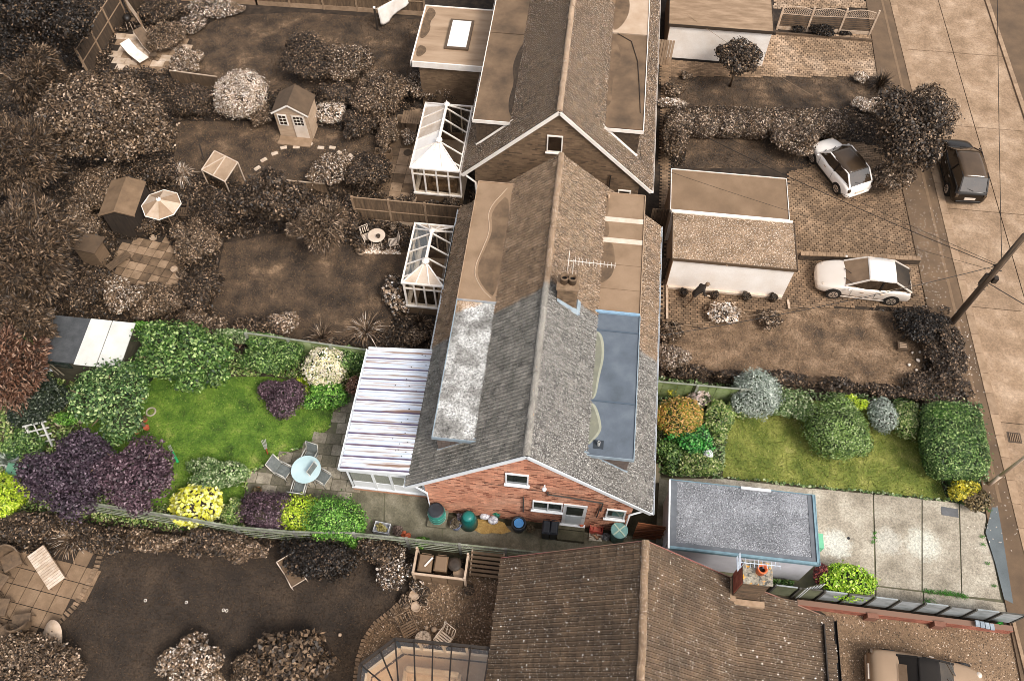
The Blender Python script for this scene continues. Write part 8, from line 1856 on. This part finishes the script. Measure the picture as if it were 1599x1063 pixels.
# ---- coloured garden
G_a = lm('apple_leaves', C(30, 52, 24), C(62, 92, 44), C(104, 132, 74), C(176, 190, 130), (.35, .75))
G_b = lm('laurel_leaves', C(24, 44, 16), C(56, 88, 32), C(98, 128, 60), C(176, 194, 126), (.35, .75))
G_c = lm('bright_green', C(30, 62, 14), C(70, 116, 30), C(104, 156, 58), C(168, 200, 104), (.35, .75))
G_bl = lm('yellow_green', C(80, 110, 14), C(140, 168, 26), C(186, 204, 50), C(222, 226, 110), (.3, .7))
G_y = lm('lemon_leaves', C(150, 150, 20), C(216, 210, 60), C(236, 232, 110), C(250, 248, 190), (.25, .6))
G_p = lm('purple_leaves', C(28, 18, 26), C(52, 38, 48), C(78, 62, 72), C(126, 108, 118), (.4, .8))
G_pr = lm('plum_leaves', C(38, 24, 30), C(66, 46, 54), C(96, 72, 80), C(146, 124, 130), (.4, .8))
G_d = lm('dark_green_leaves', C(14, 24, 14), C(30, 42, 26), C(58, 66, 48), C(140, 146, 128), (.5, .85))
G_cr = lm('cream_pink_leaves', C(96, 120, 60), C(188, 184, 130), C(220, 204, 176), C(240, 232, 214), (.2, .55))
G_or = lm('orange_green_leaves', C(70, 104, 24), C(140, 138, 44), C(194, 140, 66), C(222, 180, 120), (.3, .65))
G_g = lm('grey_green_leaves', C(80, 92, 78), C(128, 140, 124), C(160, 168, 156), C(206, 210, 200), (.3, .7))
G_mx = lm('mixed_green', C(46, 72, 26), C(92, 122, 52), C(146, 160, 88), C(200, 196, 150), (.35, .75))
G_vr = lm('variegated_green', C(40, 62, 30), C(84, 112, 56), C(126, 146, 92), C(196, 200, 164), (.35, .72))
TG_ = CROWN_SHADE_G
tree('apple_tree', 170, 625, 72, 1.9, 1.2, 'tree', G_a, 'green apple tree in front of the grey and white shed', ryx=70, ll=.13, lw=.08, cover=1.5, twig=TG_)
tree('shrub_tree', 288, 556, 88, 2.1, 1.5, 'tree', G_b, 'large green leafy shrub at the top of the back lawn', ryx=58, ll=.14, lw=.09, cover=2., twig=TG_)
B('ivy_hedge', 240, 520, 42, 1.8, 'shrub', G_c, 'bright green ivy mass right of the white roof sheets', ryx=22, twig=TG_)
B('shrub', 425, 556, 52, 1.6, 'shrub', G_b, 'green shrub left of the cream shrub on the back fence', ryx=32, twig=TG_)
B('ivy_hedge', 400, 530, 70, 1.6, 'shrub', G_vr, 'variegated green hedge along the top fence of the back garden', ryx=14, twig=TG_)
B('shrub', 552, 565, 24, 1.4, 'shrub', G_b, 'green shrub against the corner of the striped roof', ryx=22, twig=TG_)
B('flowering_shrub', 510, 573, 33, 1.6, 'clip', G_cr, 'cream and pink variegated round shrub by the back fence', ryx=34, ll=.10, lw=.07, twig=TG_)
B('shrub', 435, 622, 40, 1.3, 'shrub', G_pr, 'low plum coloured shrub at the top of the lawn', ryx=32, ll=.08, twig=TG_)
B('fern', 470, 598, 18, .7, 'spiky', G_bl, 'yellow green fern between plum shrub and cream shrub', cat='fern')
B('shrub', 508, 618, 36, .9, 'shrub', G_c, 'bright green low shrub under the cream shrub', ryx=24, twig=TG_)
B('shrub', 556, 603, 14, .9, 'shrub', lm('russet_leaves', C(60, 40, 26), C(112, 72, 52), C(150, 110, 88), C(190, 160, 140)), 'russet little shrub beside the striped roof', ryx=16, ll=.07)
B('shrub', 62, 625, 44, 1.9, 'shrub', G_d, 'very dark green bush left of the apple tree', ryx=46, ll=.09, twig=TG_)
tree('purple_tree', 112, 738, 84, 2.2, 1.3, 'tree', G_p, 'large purple leaved tree, left half of the purple pair', ryx=70, ll=.11, lw=.07, cover=2., twig=mat('purple_crown_shade_twigs', [C(26, 18, 22)], .9))
tree('purple_tree', 216, 742, 64, 2.1, 1.3, 'tree', G_pr, 'purple leaved tree, right and redder one of the pair', ryx=62, ll=.11, lw=.07, cover=2., twig=mat('purple_crown_shade_twigs', [C(26, 18, 22)], .9))
B('shrub', 336, 742, 54, 1.1, 'shrub', G_vr, 'broad green shrub below the green handled tool', ryx=28, ll=.1, twig=TG_)
B('yellow_bush', 308, 790, 42, 1.4, 'clip', G_y, 'bright lemon yellow bush at the garden foot', ryx=32, ll=.16, lw=.11)
B('shrub', 420, 802, 48, 1.3, 'clip', G_pr, 'plum dome shrub left of the yellow green one', ryx=32, ll=.08, lw=.05)
B('shrub', 474, 804, 44, 1.3, 'clip', G_bl, 'yellow green clipped shrub between plum and green domes', ryx=30, ll=.08, lw=.05, twig=TG_)
B('shrub', 520, 815, 52, 1.6, 'clip', G_c, 'bright green clipped dome beside the side yard', ryx=36, ll=.08, lw=.05, twig=TG_)
B('shrub', 368, 800, 20, .8, 'shrub', G_mx, 'mixed green plants between lemon bush and plum dome', ryx=22, twig=TG_)
B('shrub', 12, 775, 38, 1.3, 'shrub', G_bl, 'yellow green shrub at the left edge of the coloured garden', ryx=34, twig=TG_)
B('shrub', 40, 690, 34, .8, 'shrub', G_b, 'green undergrowth left of the purple tree', ryx=24, twig=TG_)
B('shrub', 8, 716, 22, .7, 'spiky', G_g, 'grey bladed plant at the left edge', cat='plant')
B('shrub', 105, 655, 20, .6, 'shrub', G_c, 'light green plants in the pot row', ryx=12, twig=TG_)
B('shrub', 660, 848, 12, .5, 'shrub', G_c, 'small green fern growing through the pale fence', ryx=10, cat='plant')
B('shrub', 560, 845, 22, .9, 'shrub', G_c, 'fresh green shoots at the left start of the pale fence', ryx=16, twig=TG_)
B('shrub', 340, 800, 60, .5, 'shrub', G_mx, 'low green ground cover along the pale fence', ryx=12, twig=TG_)
# front garden
B('shrub', 1047, 608, 14, 1.0, 'clip', lm('gold_leaves', C(90, 110, 20), C(178, 172, 40), C(212, 202, 70), C(230, 226, 140)), 'small golden bush against the green stained fence', ryx=9, ll=.08)
B('dome_shrub', 1061, 650, 38, 1.7, 'clip', G_or, 'orange tinged dome shrub beside the bungalow', ryx=32, ll=.08, lw=.05, twig=TG_)
B('hydrangea', 1090, 622, 18, 1.0, 'clip', lm('mauve_flowers', C(90, 100, 60), C(186, 164, 150), C(212, 190, 184), C(232, 220, 216)), 'pinkish white hydrangea behind the orange dome', ryx=15, ll=.13, lw=.1, twig=TG_)
B('shrub', 1078, 686, 36, 1.4, 'shrub', lm('glossy_green', C(14, 56, 16), C(34, 100, 34), C(70, 146, 60), C(140, 190, 110)), 'glossy bright green shrub below the orange dome', ryx=28, ll=.12, lw=.08, twig=TG_)
B('shrub', 1095, 722, 38, .9, 'shrub', G_mx, 'green plants with white flowers beside the garage corner', ryx=24, twig=TG_)
B('shrub', 1050, 712, 26, .8, 'shrub', G_b, 'green plants along the bungalow path', ryx=26, twig=TG_)
B('shrub', 1122, 658, 24, 1.1, 'shrub', G_mx, 'mixed green shrub between orange dome and lawn', ryx=34, twig=TG_)
B('rose', 1104, 712, 8, 1.1, 'clip', lm('white_petals', C(60, 100, 40), C(200, 200, 200), C(236, 236, 238), C(250, 250, 250), (.3, .5)), 'small spray of white flowers near the garage corner', ryx=7, cat='flowers')
B('dome_shrub', 1178, 612, 38, 1.7, 'clip', G_g, 'grey green dome shrub at the fence end of the front lawn', ryx=38, ll=.08, lw=.05, twig=TG_)
B('shrub', 1150, 642, 24, .9, 'loose', G_mx, 'wispy green plants below the grey green dome', ryx=16)
B('shrub', 1236, 634, 40, 1.2, 'shrub', G_vr, 'variegated shrub between the two front dome bushes', ryx=26, twig=TG_)
B('dome_shrub', 1310, 668, 50, 1.9, 'clip', lm('privet', C(46, 72, 28), C(86, 112, 48), C(122, 146, 72), C(176, 188, 140)), 'large green dome bush standing forward on the front lawn', ryx=50, ll=.08, lw=.05, twig=TG_)
B('shrub', 1333, 632, 20, 1.2, 'shrub', G_bl, 'yellow tipped shrub behind the large green dome', ryx=16, twig=TG_)
B('dome_shrub', 1380, 648, 24, 1.2, 'clip', G_g, 'silvery grey bush in the front hedge line', ryx=27, ll=.07, lw=.05)
B('dome_shrub', 1415, 652, 20, 1.2, 'clip', G_mx, 'yellow green bush between silvery bush and big hedge', ryx=28, ll=.07, lw=.05, twig=TG_)
B('corner_hedge', 1488, 692, 54, 2.0, 'box', G_b, 'large clipped green hedge at the road corner of the lawn', ryx=64, ll=.1, lw=.045, twig=TG_)
B('corner_hedge', 1474, 654, 36, 1.9, 'box', G_c, 'upper left shoulder of clipped hedge beside the dark gap', ryx=24, ll=.09, lw=.045, twig=TG_)
B('shrub', 1505, 765, 26, 1.0, 'shrub', lm('gold_green', C(70, 84, 20), C(160, 150, 30), C(206, 186, 50), C(226, 216, 110)), 'golden yellow shrub at the foot of the corner hedge', ryx=18, twig=TG_)
B('shrub', 1525, 780, 24, .8, 'shrub', lm('bronze_leaves', C(44, 38, 22), C(86, 72, 44), C(128, 106, 70), C(170, 150, 110)), 'bronze leaved low shrub by the lamp column', ryx=20)
B('shrub', 1325, 908, 42, 1.5, 'clip', lm('lime_leaves', C(76, 120, 16), C(134, 176, 30), C(176, 206, 56), C(214, 226, 120)), 'lime green clipped bush by the drive fence', ryx=29, ll=.11, lw=.06, twig=TG_)
B('shrub', 1284, 898, 16, 1.2, 'shrub', lm('red_plum', C(50, 24, 28), C(96, 50, 52), C(140, 76, 72), C(190, 90, 80)), 'reddish purple shrub between trellis and lime bush', ryx=20, ll=.08)
B('shrub', 1222, 912, 22, .5, 'shrub', G_b, 'green weeds in the gap behind the garage', ryx=8)
B('shrub', 1560, 975, 5, .5, 'shrub', lm('fresh', C(20, 120, 30), C(40, 150, 50), C(80, 180, 80), C(140, 210, 120)), 'tiny bright green plant at the wall end by the road', ryx=5, cat='plant')

# low growth between the shrubs, everywhere that is neither lawn, paving nor building
def undergrowth(poly, m, label, dens=240, h=.45, seed=1, ll=.12, lw=.07, extra=()):
    g = np.random.default_rng(seed); xs = [p[0] for p in poly]; ys = [p[1] for p in poly]; n = int((max(xs)-min(xs))*(max(ys)-min(ys))*dens)
    X = g.uniform(min(xs), max(xs), n); Y = g.uniform(min(ys), max(ys), n); k = inpoly(X, Y, poly)
    for e in EX+list(extra): k &= ~inpoly(X, Y, e)
    X, Y = X[k], Y[k]; n = len(X)
    H = h*np.clip(.45+.35*np.sin(X*2.3+np.cos(Y*1.9)*1.4)*np.cos(Y*2.7+X*.8)+.3*np.sin(X*5.1+Y*3.3), .08, 1)
    p = np.stack([X, Y, .02+H*g.uniform(.35, 1, n)], 1); a = g.normal(size=(n, 3)); a[:, 2] *= .5; a /= np.linalg.norm(a, axis=1)[:, None]
    nn = g.normal(size=(n, 3))*.6+np.array([0, 0, 1]); b = np.cross(nn, a); b /= np.linalg.norm(b, axis=1)[:, None]; s = g.uniform(.6, 1.4, n)[:, None]
    V = np.empty((n, 4, 3)); V[:, 0] = p-a*s*ll/2; V[:, 1] = p+b*s*lw/2; V[:, 2] = p+a*s*ll/2; V[:, 3] = p-b*s*lw/2
    o = bpy.data.objects.new('undergrowth', rawmesh('undergrowth', V.reshape(-1, 3), 4, [m])); COL.objects.link(o); tag(o, label, 'undergrowth'); o['kind'] = 'stuff'
bl = [(-9.2, 33.3), (-5, 33.3), (-5, 38), (-9.2, 38)]; c2r = [(-8.1, 26.8), (-5.4, 26.8), (-5.4, 31.4), (-8.1, 31.4)]; c1r = [(-7.3, 20.1), (-5, 20.1), (-5, 23.7), (-7.3, 23.7)]
hs_ = [(-4.7, 0), (3.3, 0), (3.3, 60), (-4.7, 60)]
undergrowth([(-34, 17.6), (-8, 17.3), (-5, 17.3), (-5, 25), (-5, 33.4), (-9.3, 38.4), (-27.2, 40), (-36, 40)], L_dark, 'low brown undergrowth filling the beds of the gardens beyond', 330, .5, 1, extra=[bl, c2r, c1r])
undergrowth(XY([(-60, 1085), (-60, 800), (150, 812), (300, 830), (560, 852), (780, 885), (735, 893), (648, 893), (636, 930), (610, 950), (640, 925), (640, 850), (160, 860), (-10, 866), (-10, 1010), (70, 1085)]), L_dark, 'low brown undergrowth below the coloured garden', 320, .4, 2)
undergrowth([(-24, 17.2), (-8, 17.1), (-8, 16), (-7.9, 11.4), (-7, 9.3), (-17.5, 8.9), (-26, 8.8)], G_mx, 'low green undergrowth in the beds of the back garden', 300, .35, 3, extra=[gl, [(-21.9, 15), (-18.2, 15), (-18.2, 17), (-21.9, 17)]])
undergrowth(XY([(1026, 742), (1026, 590), (1140, 602), (1530, 632), (1545, 800), (1478, 784), (1130, 748)]), G_vr, 'low green undergrowth in the beds of the front garden', 320, .35, 4, extra=[fl])
undergrowth(XY([(1030, 118), (1036, 220), (1036, 262), (1290, 262), (1290, 215), (1400, 235), (1450, 170), (1376, 118)]), L_dark, 'brown undergrowth round the far front lawns', 200, .25, 5)
undergrowth(XY([(1030, 515), (1050, 498), (1400, 482), (1480, 480), (1522, 625), (1490, 626), (1030, 590)]), L_dark, 'brown undergrowth round the dry front lawn', 240, .25, 6)
